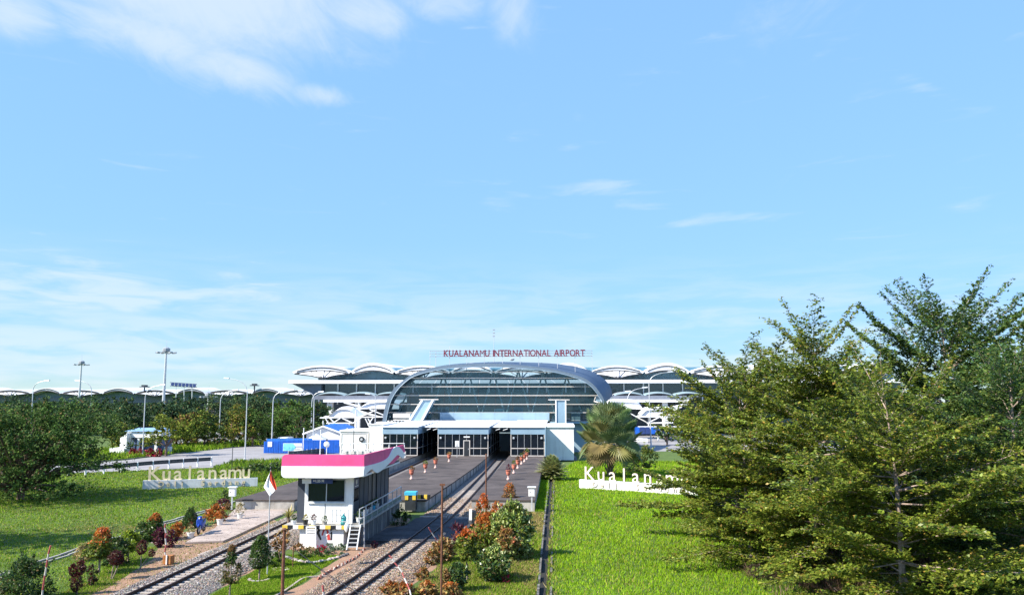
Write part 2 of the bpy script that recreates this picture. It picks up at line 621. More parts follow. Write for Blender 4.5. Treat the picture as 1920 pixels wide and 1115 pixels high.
DRYG = [((0.30, 0.24, 0.09), 3), ((0.40, 0.30, 0.13), 2), ((0.14, 0.14, 0.04), 1)]


def shape_radius(shape, t):
    """relative radius at relative height t (0..1)"""
    if shape == 'ball':
        return np.sqrt(np.clip(1 - (2 * t - 1) ** 2, 0, 1))
    if shape == 'cone':
        return np.clip(1.12 * (1 - t) ** 0.8, 0, 1) * np.clip(t / 0.10, 0.45, 1)
    if shape == 'column':
        return np.clip(np.minimum(1.0, t / 0.18 * 0.6 + 0.4) * np.sqrt(np.clip(1 - t ** 3, 0, 1)), 0, 1)
    if shape == 'dome':
        return np.sqrt(np.clip(1 - t ** 2, 0, 1)) * np.clip(0.75 + t * 0.8, 0, 1)
    return np.ones_like(t)


def bush_leaves(c0, r, h, shape, n, leaf, pal, pal_top=None, top_from=0.6, flat=0.0, lump=0.30, ratio=0.45, spiky=0.0, clumpy=0.78):
    """leaf cloud of a bush made of uneven clumps and stray sprigs: c0 centre of its underside; returns verts, cols"""
    def shell(m, pw):
        t = rng.random(m)
        if shape == 'cone':
            t = 1 - np.sqrt(1 - t * 0.98)
        ph = rng.random(m) * 2 * math.pi
        s1, s2, s3 = ph_s
        lum = 1 + lump * (np.sin(3 * ph + 5 * t + s1) * 0.6 + np.sin(5 * ph - 9 * t + s2) * 0.5 + np.sin(2 * ph + 14 * t + s3) * 0.4)
        rad = shape_radius(shape, t) * r * lum * np.power(rng.random(m), pw)
        return np.stack([rad * np.cos(ph), rad * np.sin(ph), h * t], 1)
    ph_s = rng.random(3) * 6.28
    nc = int(np.clip(n / 55, 5, 34))
    cen = shell(nc, 0.30) * np.array([0.86, 0.86, 0.92])
    cs = (0.16 + 0.22 * rng.random(nc)) * min(r, h * .7)
    which = rng.integers(0, nc, n)
    d = unit(rng.normal(0, 1, (n, 3)))
    rr = np.power(rng.random(n), 0.45)
    p = cen[which] + d * (cs[which] * rr)[:, None] * np.array([1, 1, 0.85])
    # stray sprigs reaching out of the crown
    spr = rng.random(n) < 0.07
    p = np.where(spr[:, None], cen[which] + unit(cen[which] - np.array([0, 0, h * .35])) * (cs[which] * (0.8 + 0.9 * rng.random(n)))[:, None], p)
    uni = rng.random(n) > clumpy
    p = np.where(uni[:, None], shell(n, 0.28), p)
    p[:, 2] = np.maximum(p[:, 2], 0.02)
    t = np.clip(p[:, 2] / h, 0, 1)
    c = p + np.array(c0)
    out = unit(p - np.array([0, 0, h * .35]))
    nrm = unit(out * 0.55 + rng.normal(0, 0.6, (n, 3)) + np.array([0, 0, 0.4]))
    ax = unit(rng.normal(0, 0.6, (n, 3)) + out * (0.5 + spiky) + np.array([0, 0, 0.25 + spiky * 0.5]))
    ln = leaf * (0.55 + 0.8 * rng.random(n))
    v = leaf_quads(c, ax, nrm, ln, ln * ratio)
    cols = pick_cols(pal, n)
    if pal_top:
        ct = pick_cols(pal_top, n)
        pr = np.clip((t - top_from) / max(0.05, 1 - top_from) * 1.8 + rng.normal(0, 0.25, n), 0, 1) > rng.random(n)
        cols = np.where(pr[:, None], ct, cols)
    cl_tone = 0.78 + 0.44 * rng.random(nc)          # young and old shoots differ
    cols = cols * cl_tone[which][:, None]
    old = rng.random(n) < 0.06
    cols = np.where(old[:, None], pick_cols([((0.22, 0.15, 0.06), 1), ((0.12, 0.10, 0.04), 1)], n), cols)
    return v, np.clip(cols, 0.004, 0.9)


def crown_obj(name, parts, parent, m=None):
    v = np.concatenate([p[0] for p in parts])
    c = np.concatenate([p[1] for p in parts])
    off = np.array(origin_of(parent)) if parent else np.zeros(3)
    me = np_mesh(name, v - off, 4, c, m or M_LEAF)
    o = bpy.data.objects.new(name, me)
    COL.objects.link(o)
    o.parent = parent
    return o


def put_text(body, size, extrude, offset=0.0, spacing=1.0):
    cu = bpy.data.curves.new('lettering', 'FONT')
    cu.body = body
    cu.size = size
    cu.extrude = extrude
    cu.offset = offset
    cu.space_character = spacing
    cu.resolution_u = 3
    o = bpy.data.objects.new('lettering', cu)
    COL.objects.link(o)
    dg = bpy.context.evaluated_depsgraph_get()
    me = bpy.data.meshes.new_from_object(o.evaluated_get(dg))
    bpy.data.objects.remove(o)
    bpy.data.curves.remove(cu)
    return me


LET = {}


def letter(ch, size, extrude, offset, mats):
    key = (ch, size, extrude, offset, mats[0].name)
    if key not in LET:
        me = put_text(ch, size, extrude, offset)
        me.materials.clear()
        for m in mats:
            me.materials.append(m)
        if len(mats) > 1:
            for p in me.polygons:
                p.material_index = 0 if abs(p.normal.z) > 0.7 else 1
        xs = [v.co.x for v in me.vertices]
        LET[key] = (me, min(xs), max(xs))
    return LET[key]


# ================================================================== SETTING: ground, roads, platforms, tracks
g = MB()
S = 4000
g.add([(-S, -40, 0), (S, -40, 0), (S, S, 0), (-S, S, 0)], [(0, 1, 2, 3)])
struct('ground', g, M_GRASSG)


def pts(lst, z=0.0):
    return [P(x, y, z) for (x, y) in lst]


def wavy(poly, amp, step):
    """subdivide an outline and push it about, so that an edge of soil is uneven"""
    out = []
    n = len(poly)
    for i in range(n):
        a, b = poly[i], poly[(i + 1) % n]
        L = (Vector((b[0], b[1], 0)) - Vector((a[0], a[1], 0))).length
        k = max(1, int(L / step))
        for j in range(k):
            t = j / k
            out.append((a[0] + (b[0] - a[0]) * t + random.uniform(-amp, amp), a[1] + (b[1] - a[1]) * t + random.uniform(-amp, amp)))
    return out


def sheet(name, poly, z, m, kind='structure'):
    mb = MB()
    mb.add([(p[0], p[1], z) for p in poly], [tuple(range(len(poly)))])
    return struct(name, mb, m, kind)


# road sweeping past the station forecourt
road_poly = pts([(-700, 985), (-200, 915), (150, 886), (400, 876), (442, 866), (540, 863), (640, 856), (760, 850), (900, 848), (900, 832), (640, 833), (490, 836), (400, 843), (320, 852), (240, 862), (100, 874), (-200, 893), (-700, 945)])
sheet('road', road_poly, 0.02, M_ROAD)
yard_r = pts([(1130, 842), (1400, 846), (1400, 822), (1130, 820)])
sheet('forecourt', yard_r, 0.02, M_ROAD)
hall_pave = [(-60, 125), (-2, 125), (-2, 152), (60, 158), (60, 240), (-120, 240), (-90, 175), (-60, 152)]
sheet('pavement', hall_pave, 0.012, M_ROAD)

# kerb along the far side of the road
kb = MB()
kl = pts([(100, 873), (240, 861), (320, 851), (400, 842), (490, 835)])
for a, b in zip(kl[:-1], kl[1:]):
    kb.beam(a + Vector((0, 0, 0.07)), b + Vector((0, 0, 0.07)), 0.25, 0.14)
struct('kerb', kb, M_CONCD)

# tracks -----------------------------------------------------------
def track_r(y):
    xs = [(28, -11.35), (37.5, -10.40), (46, -9.74), (54, -9.28), (64.5, -8.92), (80, -8.85), (105, -9.0), (125, -9.2), (170, -9.3)]
    for (a, xa), (b, xb) in zip(xs[:-1], xs[1:]):
        if y <= b:
            t = max(0, (y - a) / (b - a))
            return xa + (xb - xa) * t
    return xs[-1][1]


def smooth_r(y):
    return sum(track_r(y + d) for d in (-6, -3, 0, 3, 6)) / 5


def track_l(y):
    return -19.75 - 0.45 * max(0, min(1, (y - 40) / 60))


RAIL_TOP = 0.35
Y0T, Y1T = 29.0, 128.0


def railway(name, fx, label, sleeper_every=0.6, sl_top=0.215):
    root = thing(name, label, 'railway track', (fx(40), 40, 0), 'railway tracks')
    prof = [(-0.075, 0.19), (0.075, 0.19), (0.075, 0.22), (0.018, 0.235), (0.018, 0.305), (0.043, 0.315), (0.043, RAIL_TOP), (-0.043, RAIL_TOP), (-0.043, 0.315), (-0.018, 0.305), (-0.018, 0.235), (-0.075, 0.22)]
    ys = np.arange(Y0T, Y1T + 0.1, 1.5)
    for sgn in (-1, 1):
        mb = MB()
        rows = []
        for y in ys:
            x = fx(y) + sgn * 0.5335
            rows.append([(x + a, y, z) for (a, z) in prof + [prof[0]]])
        mb.grid(rows)
        mb.build('rail', M_RAIL, root)
    sm = MB().add([(-1.0, -.12, .04), (1.0, -.12, .04), (1.0, .12, .04), (-1.0, .12, .04), (-.98, -.10, sl_top), (.98, -.10, sl_top), (.98, .10, sl_top), (-.98, .10, sl_top)],
                  [(4, 5, 6, 7), (0, 1, 5, 4), (1, 2, 6, 5), (2, 3, 7, 6), (3, 0, 4, 7)]).mesh('sleeper', M_SLEEP)
    y = Y0T + 0.3
    while y < 84:
        dxdy = (fx(y + .5) - fx(y - .5))
        linked('sleeper', sm, root, (fx(y) + random.uniform(-.02, .02), y, random.uniform(-.006, .006)), (0, 0, -math.atan(dxdy) + random.uniform(-.01, .01)))
        y += sleeper_every
    return root


railway('railway_track', track_l, 'straight track with pale sleepers running left of the signal house')
railway('railway_track', smooth_r, 'curving track with gravelled sleepers running right of the signal house', sl_top=0.195)


def bed(name, fx, wl_, wr_, y0, y1, m, z=0.17):
    mb = MB()
    rows = []
    for y in np.arange(y0, y1 + .1, 1.0):
        x = fx(y)
        j = random.uniform(-.12, .12)
        k = random.uniform(-.12, .12)
        rows.append([(x - wl_ - .45 + j, y, 0.0), (x - wl_ + j, y, z - 0.01), (x - .5, y, z), (x + .5, y, z), (x + wr_ + k, y, z - .01), (x + wr_ + .45 + k, y, 0.0)])
    mb.grid(rows)
    return struct(name, mb, m)


bed('ballast_bed', track_l, 1.55, 2.2, Y0T, Y1T + 25, M_BALL)
bed('ballast_bed', smooth_r, 1.7, 1.9, Y0T, Y1T + 25, M_BALL)

# ballast stones (uncountable)
def stones(name, n, fx, wl_, wr_, y0, y1, z, size, pal, clear=0.0):
    y = y0 + (y1 - y0) * np.power(rng.random(n), 1.7)
    x = np.array([fx(a) for a in y]) + (-wl_ + (wl_ + wr_) * rng.random(n))
    keep_ = ~((np.abs(x - np.array([fx(a) for a in y])) < .98) & (rng.random(n) < clear))
    x, y = x[keep_], y[keep_]
    n = len(x)
    base = np.array([(1, 0, 0), (-1, 0, 0), (0, 1, 0), (0, -1, 0), (0, 0, 1)], float)
    s = size * (0.55 + 0.9 * rng.random(n))
    ang = rng.random(n) * 6.28
    ca, sa = np.cos(ang), np.sin(ang)
    b = base[None] * (0.6 + 0.8 * rng.random((n, 5, 1))) + rng.normal(0, .15, (n, 5, 3))
    b = b * s[:, None, None] * np.array([1, .8, .75])
    rot = np.stack([b[..., 0] * ca[:, None] - b[..., 1] * sa[:, None], b[..., 0] * sa[:, None] + b[..., 1] * ca[:, None], b[..., 2]], -1)
    edge = np.maximum(0, np.maximum((np.array([fx(a) for a in y]) - wl_ + 0.5) - x, x - (np.array([fx(a) for a in y]) + wr_ - 0.5)))
    zz = np.maximum(z - edge * 0.30, 0.01) + rng.normal(0, .012, n)
    pos = np.stack([x, y, zz], 1)
    vv = rot + pos[:, None]
    tri = np.array([(0, 2, 4), (2, 1, 4), (1, 3, 4), (3, 0, 4)])
    fv = vv[:, tri].reshape(-1, 3)
    cols = np.repeat(pick_cols(pal, n, .2), 4, 0)
    me = np_mesh(name, fv, 3, cols, M_STONE)
    o = bpy.data.objects.new(name, me)
    COL.objects.link(o)
    tag(o, 'loose grey and brown track ballast stones', 'gravel', kind='stuff')


BAL = [((0.24, 0.21, 0.185), 3), ((0.36, 0.325, 0.29), 2), ((0.13, 0.115, 0.105), 2.2), ((0.26, 0.185, 0.13), 1.6)]
BALR = [((0.25, 0.19, 0.145), 3), ((0.35, 0.275, 0.21), 2), ((0.13, 0.10, 0.078), 2.4), ((0.30, 0.185, 0.11), 2)]
stones('gravel', 34000, track_l, 2.0, 2.7, Y0T, 70, .165, .050, BAL, .72)
stones('gravel', 42000, smooth_r, 2.2, 2.4, Y0T, 78, .18, .049, BALR, .35)

# bare red soil strips beside the tracks
soil = []
soil_l = wavy([(track_l(30) - 3.0, 30), (track_l(30) - 1.6, 30), (track_l(62) - 1.6, 62), (-23.2, 66), (-25.5, 66), (-27.0, 58), (-26.0, 52), (-24.2, 47.5), (-22.9, 42)], .35, 1.0)
sheet('soil', soil_l, 0.006, M_DIRT)
soil_m = wavy([(track_l(30) + 2.2, 30), (track_l(30) + 3.1, 30), (track_l(46) + 2.9, 46), (-16.2, 49.5), (-14, 51.5), (-12.4, 49.5), (smooth_r(44) - 3.1, 44), (smooth_r(38) - 3.6, 38), (smooth_r(30) - 2.4, 30), (smooth_r(30) - 1.5, 30), (smooth_r(52) - 1.5, 53), (-11.6, 60), (-18, 66), (track_l(60) + 2, 60)], .25, 1.0)
# the soil round the lawn island is two strips and the ground by the house
sheet('soil', wavy([(track_l(30) + 2.0, 30), (track_l(30) + 3.0, 30), (track_l(46) + 2.8, 46), (-17.2, 51), (-17.8, 66), (track_l(66) + 1.5, 66), (track_l(50) + 2.0, 50)], .25, .9), 0.006, M_DIRT)
sheet('soil', wavy([(smooth_r(30) - 3.0, 30), (smooth_r(30) - 1.4, 30), (smooth_r(52) - 1.5, 52), (-11.2, 60), (-12.0, 66), (-17.5, 66), (-17.4, 51.6), (-13.2, 49.6), (smooth_r(44) - 3.2, 43.5), (smooth_r(38) - 3.4, 38)], .25, .9), 0.008, M_DIRT)
sheet('soil', wavy([(smooth_r(30) + 1.6, 30), (smooth_r(30) + 3.0, 30), (smooth_r(38) + 2.9, 38), (smooth_r(46) + 2.7, 46), (smooth_r(56) + 2.6, 55), (smooth_r(66) + 2.5, 67), (smooth_r(66) + 1.4, 67), (smooth_r(48) + 1.5, 48)], .3, .9), 0.006, M_DIRT)
sheet('soil', wavy([(-3.4, 64), (-1.2, 64), (-1.0, 69.5), (-6.5, 69.5), (-6.2, 66)], .3, .8), 0.006, M_DIRT)

# paved apron beside the left track, with its concrete edge
pave_poly = [tuple(P(x, y, .14).xy) for (x, y) in [(347, 1016), (418, 1013), (446, 1001), (478, 986), (520, 967), (556, 953), (440, 954), (420, 972), (402, 990), (372, 1003)]]
pv = MB().prism(pave_poly, 0.0, 0.14)
struct('pavement', pv, M_PAVE)
pv = MB().prism([tuple(P(x, y, .0).xy) for (x, y) in [(370, 1040), (440, 1015), (452, 1018), (390, 1046)]], 0.0, 0.05)
struct('pavement', pv, M_PAVE)

# asphalt crossing round the curving rails, coloured dark to deepen the house's shadow
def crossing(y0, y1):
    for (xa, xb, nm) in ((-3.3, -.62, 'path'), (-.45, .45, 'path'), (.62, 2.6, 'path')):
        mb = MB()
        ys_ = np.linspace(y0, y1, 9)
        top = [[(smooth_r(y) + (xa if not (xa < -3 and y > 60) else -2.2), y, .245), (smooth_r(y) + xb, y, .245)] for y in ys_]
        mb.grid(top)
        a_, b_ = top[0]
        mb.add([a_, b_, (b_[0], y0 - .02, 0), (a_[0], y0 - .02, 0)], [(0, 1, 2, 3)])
        struct(nm, mb, pm('crossing_asphalt_shade', (.055, .055, .058), .95, .35, .8, .7, 16))


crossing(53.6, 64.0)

# platforms ---------------------------------------------------------
PH = 0.95
def platform(name, poly, lab):
    root = thing(name, lab, 'platform', (sum(p[0] for p in poly) / len(poly), poly[0][1], 0), 'station platforms')
    MB().prism(poly, 0.0, PH - .12).build('platform_wall', M_CONC, root)
    # coping that overhangs a little
    cx = sum(p[0] for p in poly) / len(poly)
    cop = [(p[0] + (0.06 if p[0] > cx else -0.06), p[1] + (-0.06 if p[1] < 90 else 0)) for p in poly]
    MB().prism(cop, PH - .118, PH).build('platform_surface', M_PLAT, root)
    return root


plat_l = platform('platform', [(-27.7, 69), (-22.6, 69), (-22.1, 90), (-21.9, 152), (-27.3, 152), (-27.5, 100)], 'narrow asphalt platform with white front wall behind the waving flag')
plat_m = platform('platform', [(-18.2, 69.5), (-11.35, 69.5), (-11.0, 85), (-10.75, 105), (-10.75, 152), (-18.6, 152)], 'wide middle platform carrying four planter urns behind the signal house')
plat_r = platform('platform', [(-7.45, 70), (-2.05, 70), (-2.1, 100), (-2.2, 152), (-7.6, 152), (-7.45, 100)], 'right platform with a row of terracotta urns beside the green lawn')
# upright joints of the retaining wall under the middle platform
jm = MB().box(-.03, .03, -.06, .06, 0, PH - .13).mesh('wall_rib', M_CONCD)
for i in range(16):
    y = 71 + i * 3.2
    x = -11.35 + .35 * min(1, (y - 69.5) / 15.5) + (0.25 * max(0, min(1, (y - 85) / 20))) + .015
    linked('wall_rib', jm, plat_m, (x, y, 0))

# drain channel along the lawn --------------------------------------
def drain(name, line, w, label, m=M_CONC, worn=0.0, hk=.13):
    root = thing(name, label, 'drain', line[0])
    for s in (-1, 1):
        for a, b in zip(line[:-1], line[1:]):
            d = (b - a).normalized()
            n = Vector((-d.y, d.x, 0))
            L = (b - a).length
            k = max(1, int(L / 1.1))
            for i in range(k):
                p = a + d * (L * i / k + .01) + n * s * (w / 2 + .05)
                q = a + d * (L * (i + 1) / k - .01) + n * s * (w / 2 + .05)
                h = (hk if s > 0 else .12) + random.uniform(-.035, .02)
                if random.random() < worn * (1.0 if s > 0 else 2.4):
                    continue
                MB().beam(p + Vector((0, 0, h / 2 - .01)), q + Vector((0, 0, h / 2 - .01 + random.uniform(-.01, .01))), .11, h).build('kerb_stone', m, root)
    mb = MB()
    for a, b in zip(line[:-1], line[1:]):
        mb.beam(a + Vector((0, 0, .008)), b + Vector((0, 0, .008)), w, .016)
    mb.build('channel_bottom', pm('drain_mud', (0.022, 0.020, 0.014), .9, .3, 4, .5), root)
    return root


drain('drain', [Vector((-0.72, 30, 0)), Vector((-0.70, 37, 0)), Vector((-0.75, 50, 0)), Vector((-0.80, 65, 0)), Vector((-0.82, 82, 0)), Vector((-0.82, 98, 0))], .52, 'straight concrete drain between the garden and the bright lawn', pm('drain_kerb', (.17, .16, .14), .95, .45, 3, .5, 20), .22, .21)
ll = pts([(-60, 1105), (60, 1061), (120, 1042), (182, 1020), (240, 1004), (305, 983), (352, 969), (402, 954), (436, 940)])
drain('drain', ll, .40, 'pale kerbed drain slanting past the potted bushes left of the track', M_CONC)

# ================================================================== STATION: canopies, arched hall, walls
def catmull(ps, k=4):
    out = []
    n = len(ps)
    for i in range(n - 1):
        p0, p1, p2, p3 = ps[max(i - 1, 0)], ps[i], ps[i + 1], ps[min(i + 2, n - 1)]
        for j in range(k):
            t = j / k
            out.append(tuple(0.5 * ((2 * p1[c]) + (-p0[c] + p2[c]) * t + (2 * p0[c] - 5 * p1[c] + 4 * p2[c] - p3[c]) * t * t + (-p0[c] + 3 * p1[c] - 3 * p2[c] + p3[c]) * t ** 3) for c in range(2)))
    out.append(tuple(ps[-1]))
    return out


YC = 125.0
def canopy(x0, x1, ncol, label, door=None):
    root = thing('platform_canopy', label, 'canopy', ((x0 + x1) / 2, YC, PH), 'glazed platform canopies')
    zt, zb, zm = 5.3, 4.26, 2.13
    yb = 149.6
    # roof: slightly sloping white slab, with standing seams
    r = MB()
    r.add([(x0 - .15, YC - .2, zt), (x1 + .15, YC - .2, zt), (x1 + .15, yb, zt + .42), (x0 - .15, yb, zt + .42), (x0 - .15, YC - .2, zt + .12), (x1 + .15, YC - .2, zt + .12), (x1 + .15, yb, zt + .54), (x0 - .15, yb, zt + .54)],
          [(0, 3, 2, 1), (4, 5, 6, 7), (0, 1, 5, 4), (1, 2, 6, 5), (2, 3, 7, 6), (3, 0, 4, 7)])
    roof = r.build('roof', M_ROOFW, root)
    sm = MB()
    for i in range(1, int((x1 - x0) / .6)):
        xx = x0 + i * .6
        sm.beam((xx, YC - .18, zt + .135), (xx, yb - .05, zt + .555), .04, .05)
    sm.build('roof_seam', M_ROOFW, roof)
    f = MB().box(x0, x1, YC, YC + .14, zb, zt - .003)
    f.box(x0, x0 + .14, YC + .142, yb - 2, zb, zt - .003)
    f.box(x1 - .14, x1, YC + .142, yb - 2, zb, zt - .003)
    f.build('fascia', M_PALEBLUE, root)
    # frame
    for i in range(ncol + 1):
        x = x0 + .08 + (x1 - x0 - .16) * i / ncol
        wide = .10 if i in (0, ncol) else .045
        MB().box(x - wide / 2, x + wide / 2, YC + .02, YC + .12, PH, zb - .003).build('post', M_MULL if i in (0, ncol) else M_GALV, root)
    for z in (PH + .06, zm):
        MB().box(x0 + .15, x1 - .15, YC + .0, YC + .018, z - .06, z + .06).build('rail', M_MULL, root)
    for i in range(ncol):
        xa = x0 + .08 + (x1 - x0 - .16) * i / ncol + .05
        xb = x0 + .08 + (x1 - x0 - .16) * (i + 1) / ncol - .05
        for (za, zc) in ((PH + .1, zm - .02), (zm + .02, zb - .02)):
            MB().box(xa, xb, YC + .06, YC + .075, za, zc).build('glass_pane', M_GLASSD, root)
    # glazed flanks
    for xs in (x0 + .05, x1 - .05):
        for j in range(5):
            ya = YC + .4 + j * 4.6
            MB().box(xs - .01, xs + .01, ya, ya + 4.5, PH + .1, zb - .02).build('glass_pane', M_GLASSD, root)
            MB().box(xs - .05, xs + .05, ya + 4.5, ya + 4.6, PH, zb - .003).build('post', M_GALV, root)
        MB().box(xs - .03, xs + .03, YC + .3, YC + 23, zm - .05, zm + .05).build('rail', M_GALV, root)
    # ticket-hall wall closing the far end
    MB().box(x0 + .1, x1 - .1, yb - 1.2, yb - 1.0, PH, zt + .38).build('end_wall', M_DARKM, root)
    if door:
        d = MB()
        xa, xb = door
        d.box(xa, xa + .12, YC - .03, YC - .004, PH, 3.35)
        d.box(xb - .12, xb, YC - .03, YC - .004, PH, 3.35)
        d.box(xa + .12, xb - .12, YC - .03, YC - .004, 3.23, 3.35)
        dd = d.build('door_frame', M_MULL, root)
        MB().box(xa + .13, xb - .13, YC - .02, YC - .006, PH + .02, 3.22).build('door_leaf', M_DARKM, dd)
        MB().box(xb - .28, xb - .22, YC - .05, YC - .022, 1.9, 2.1).build('door_handle', M_GALV, dd)
        MB().box(xa + .05, xb - .05, YC - .05, YC - .006, 3.75, 3.95).build('lamp', M_WHITE, root)
    # little floodlights under the fascia
    for x in (x0 + .5, x1 - .5):
        MB().box(x - .14, x + .14, YC - .2, YC - .02, 3.55, 3.85).build('lamp', M_GALV, root, bevel=.03)
    return root


canopy(-27.3, -21.75, 5, 'left glazed canopy with pale curtains beside the white wall')
canopy(-18.67, -10.75, 7, 'widest middle canopy with the framed door in its glazing', (-14.65, -13.6))
canopy(-7.35, -2.05, 5, 'right glazed canopy behind the row of terracotta urns')
cv = thing('curtain', 'pale green hanging strips behind the glass of the left canopy', 'curtain', (-26.3, 126, PH))
for i in range(6):
    MB().box(-27.0 + i * .38, -26.78 + i * .38, 125.5, 125.55, PH + .2, 4.1).build('curtain_strip', pm('curtain_green', (.45, .55, .50), .8, .1), cv)

# sheltered track bays between the canopies
for (xa, xb, lab) in ((-21.55, -18.87, 'corrugated roof strip over the left track bay between canopies'), (-10.55, -7.55, 'corrugated roof strip over the right track bay between canopies')):
    t = thing('bay_roof', lab, 'roof', ((xa + xb) / 2, 129, 5), 'track bay roofs')
    MB().add([(xa, 129, 5.15), (xb, 129, 5.15), (xb, 149.5, 5.66), (xa, 149.5, 5.66), (xa, 129, 5.23), (xb, 129, 5.23), (xb, 149.5, 5.74), (xa, 149.5, 5.74)], [(0, 3, 2, 1), (4, 5, 6, 7), (0, 1, 5, 4), (1, 2, 6, 5), (2, 3, 7, 6), (3, 0, 4, 7)]).build('roof_sheet', M_GALV, t)
    for k in range(7):
        MB().beam((xa, 129.3 + k * 3, 5.3 + k * .075), (xb, 129.3 + k * 3, 5.3 + k * .075), .12, .12).build('purlin', M_WHITE, t)
    for s in (.2, .6):
        MB().beam((xa + (xb - xa) * s, 128.6, 4.75), (xa + (xb - xa) * (s + .25), 128.6, 5.0), .14, .10).build('brace', M_WHITE, t)
# added wall, coloured dark for the shade below the hall
MB().box(-21.5, -7.4, 158, 158.3, 0, 5.2).build_thing('dark_backing', M_DARKM, 'added dark wall standing for the deep shade under the hall', 'wall', (-14, 158, 0))

# notice on a post in front of the middle canopy
npt = Q(857, 850, 122)
t = thing('notice_sign', 'white notice board on a thin post at the middle canopy', 'sign', (npt.x, 122, PH))
MB().tube([(npt.x, 122, PH), (npt.x, 122, 2.6)], .035, 6).build('post', M_GALV, t)
MB().box(npt.x - .3, npt.x + .3, 121.95, 121.98, 2.5, 3.4).build('board', M_WHITE, t)
MB().box(npt.x - .14, npt.x + .14, 121.935, 121.948, 2.62, 2.72).box(npt.x - .04, npt.x + .04, 121.935, 121.948, 2.85, 3.0).build('print', M_BLACK, t)

# white service walls either side -----------------------------------
t = thing('white_wall', 'white gable wall with grey cap beside the right canopy', 'wall', (0, 127, 0))
MB().box(-1.95, 2.45, 127.5, 140, 0.2, 5.25).build('wall', M_WALL, t)
MB().box(-2.0, 2.6, 127.3, 140.2, 5.253, 5.55).build('coping', M_WHITE, t)
MB().box(-2.0, 3.0, 128.0, 139, 0.0, .19).build('plinth', M_CONCD, t)
# raised canopy corner that throws the slanting shade
MB().box(-2.04, -1.9, 124.6, 127.4, 0.95, 5.3).build('end_panel', M_PALEBLUE, t)
wl_ = thing('white_wall', 'long white wall with a round black porthole beside the left canopy', 'wall', (-30, 126, 0))
MB().box(-34.4, -29.9, 126.5, 136, 0.3, 4.55).build('wall', M_WALL, wl_)
MB().box(-34.5, -29.85, 126.35, 136.1, 4.553, 4.8).build('coping', M_WHITE, wl_)
for (xa, xb, za, zc) in ((-34.2, -30.2, 4.2, 4.26), (-34.2, -30.2, 1.2, 1.26), (-34.2, -34.14, 1.262, 4.198), (-30.26, -30.2, 1.262, 4.198)):
    MB().box(xa, xb, 126.44, 126.498, za, zc).build('wall_moulding', M_MULL, wl_)
pc = Q(678, 823, 126.4)
ph = MB()
ph.tube([(pc.x, 126.498, pc.z), (pc.x, 126.3, pc.z)], .42, 20)
po = ph.build('porthole', M_DARKM, wl_)
MB().tube([(pc.x, 126.298, pc.z), (pc.x, 126.26, pc.z)], .20, 16).build('porthole_pane', M_GALV, po)
MB().box(-29.6, -27.45, 126, 138, 0.3, 5.62).build('tower_wall', M_WALL, wl_)
MB().box(-29.66, -27.4, 125.9, 138.1, 5.623, 5.75).build('coping', M_WHITE, wl_)

# arched hall --------------------------------------------------------
HY, HB = 150.0, 166.0
FO = [(716, 800), (718, 782), (720.5, 768), (727, 746), (740, 727), (756.5, 712.5), (775, 700), (810, 689), (848, 684), (902, 681.5), (940, 682), (987, 685.5), (1034, 691.5), (1069, 699.5), (1097, 709.5), (1115, 723), (1129, 742), (1135, 755)]
FI = [(723, 800), (725, 783), (729, 765), (735, 747), (746, 730), (760, 716), (777, 705), (812, 695), (848, 690), (902, 687.5), (940, 688), (987, 690.5), (1034, 696.5), (1068, 704.5), (1094, 714.5), (1111.5, 727.5), (1125, 746), (1132, 756)]
BO = [(722, 800), (725, 784), (729, 769), (736, 748), (749, 730), (765, 716), (783, 703), (816, 690), (852, 683), (905, 679), (945, 678), (990, 679), (1041, 681.5), (1083, 688), (1111, 696), (1131, 709), (1144, 724), (1148.5, 742)]
FO, FI, BO = catmull(FO), catmull(FI), catmull(BO)
hall = thing('arched_hall', 'glazed station hall under a grey barrel arch with white mullions', 'hall', (-12.8, HY, 0))
fo = [Q(x, y, HY) for x, y in FO]
fi = [Q(x, y, HY) for x, y in FI]
bo = [Q(x, y, HB) for x, y in BO]
bi = [Vector((p.x + (q.x - p.x) * .02, HB, p.z - .5)) for p, q in zip(bo, [Vector((-12.8, HB, 6))] * len(bo))]
shell = MB()
mid = [a.lerp(b, .5) + Vector((0, 0, .12)) for a, b in zip(fo, bo)]
shell.grid([fo, mid, bo])
shell.build('arch_roof', M_ARCH, hall, smooth=True)
MB().grid([fo, fi]).build('arch_fascia', pm('arch_edge', (.12, .165, .215), .55, .05), hall)
MB().grid([[p + Vector((0, .01, 0)) for p in fi], bi]).build('arch_soffit', pm('soffit_grey', (.20, .24, .27), .6, .08), hall)
# standing seams of the barrel roof
seam = MB()
for k in range(4, len(fo) - 1, 3):
    seam.beam(fo[k] + Vector((0, .3, .03)), bo[k] + Vector((0, -.1, .03)), .08, .07)
seam.build('roof_seam', M_ARCH, hall)
# edge tube
MB().tube([p + Vector((0, -.05, 0)) for p in fi], .06, 6).build('arch_edge_tube', M_BLUEGREY, hall)

GY = 151.6


def fi_x(y, side):
    ps = FI[:len(FI) // 2] if side < 0 else FI[len(FI) // 2:]
    for (xa, ya), (xb, yb) in zip(ps[:-1], ps[1:]):
        lo, hi = min(ya, yb), max(ya, yb)
        if lo <= y <= hi and hi > lo:
            return xa + (xb - xa) * (y - ya) / (yb - ya)
    return ps[0][0] + 3 if side < 0 else ps[-1][0] - 2


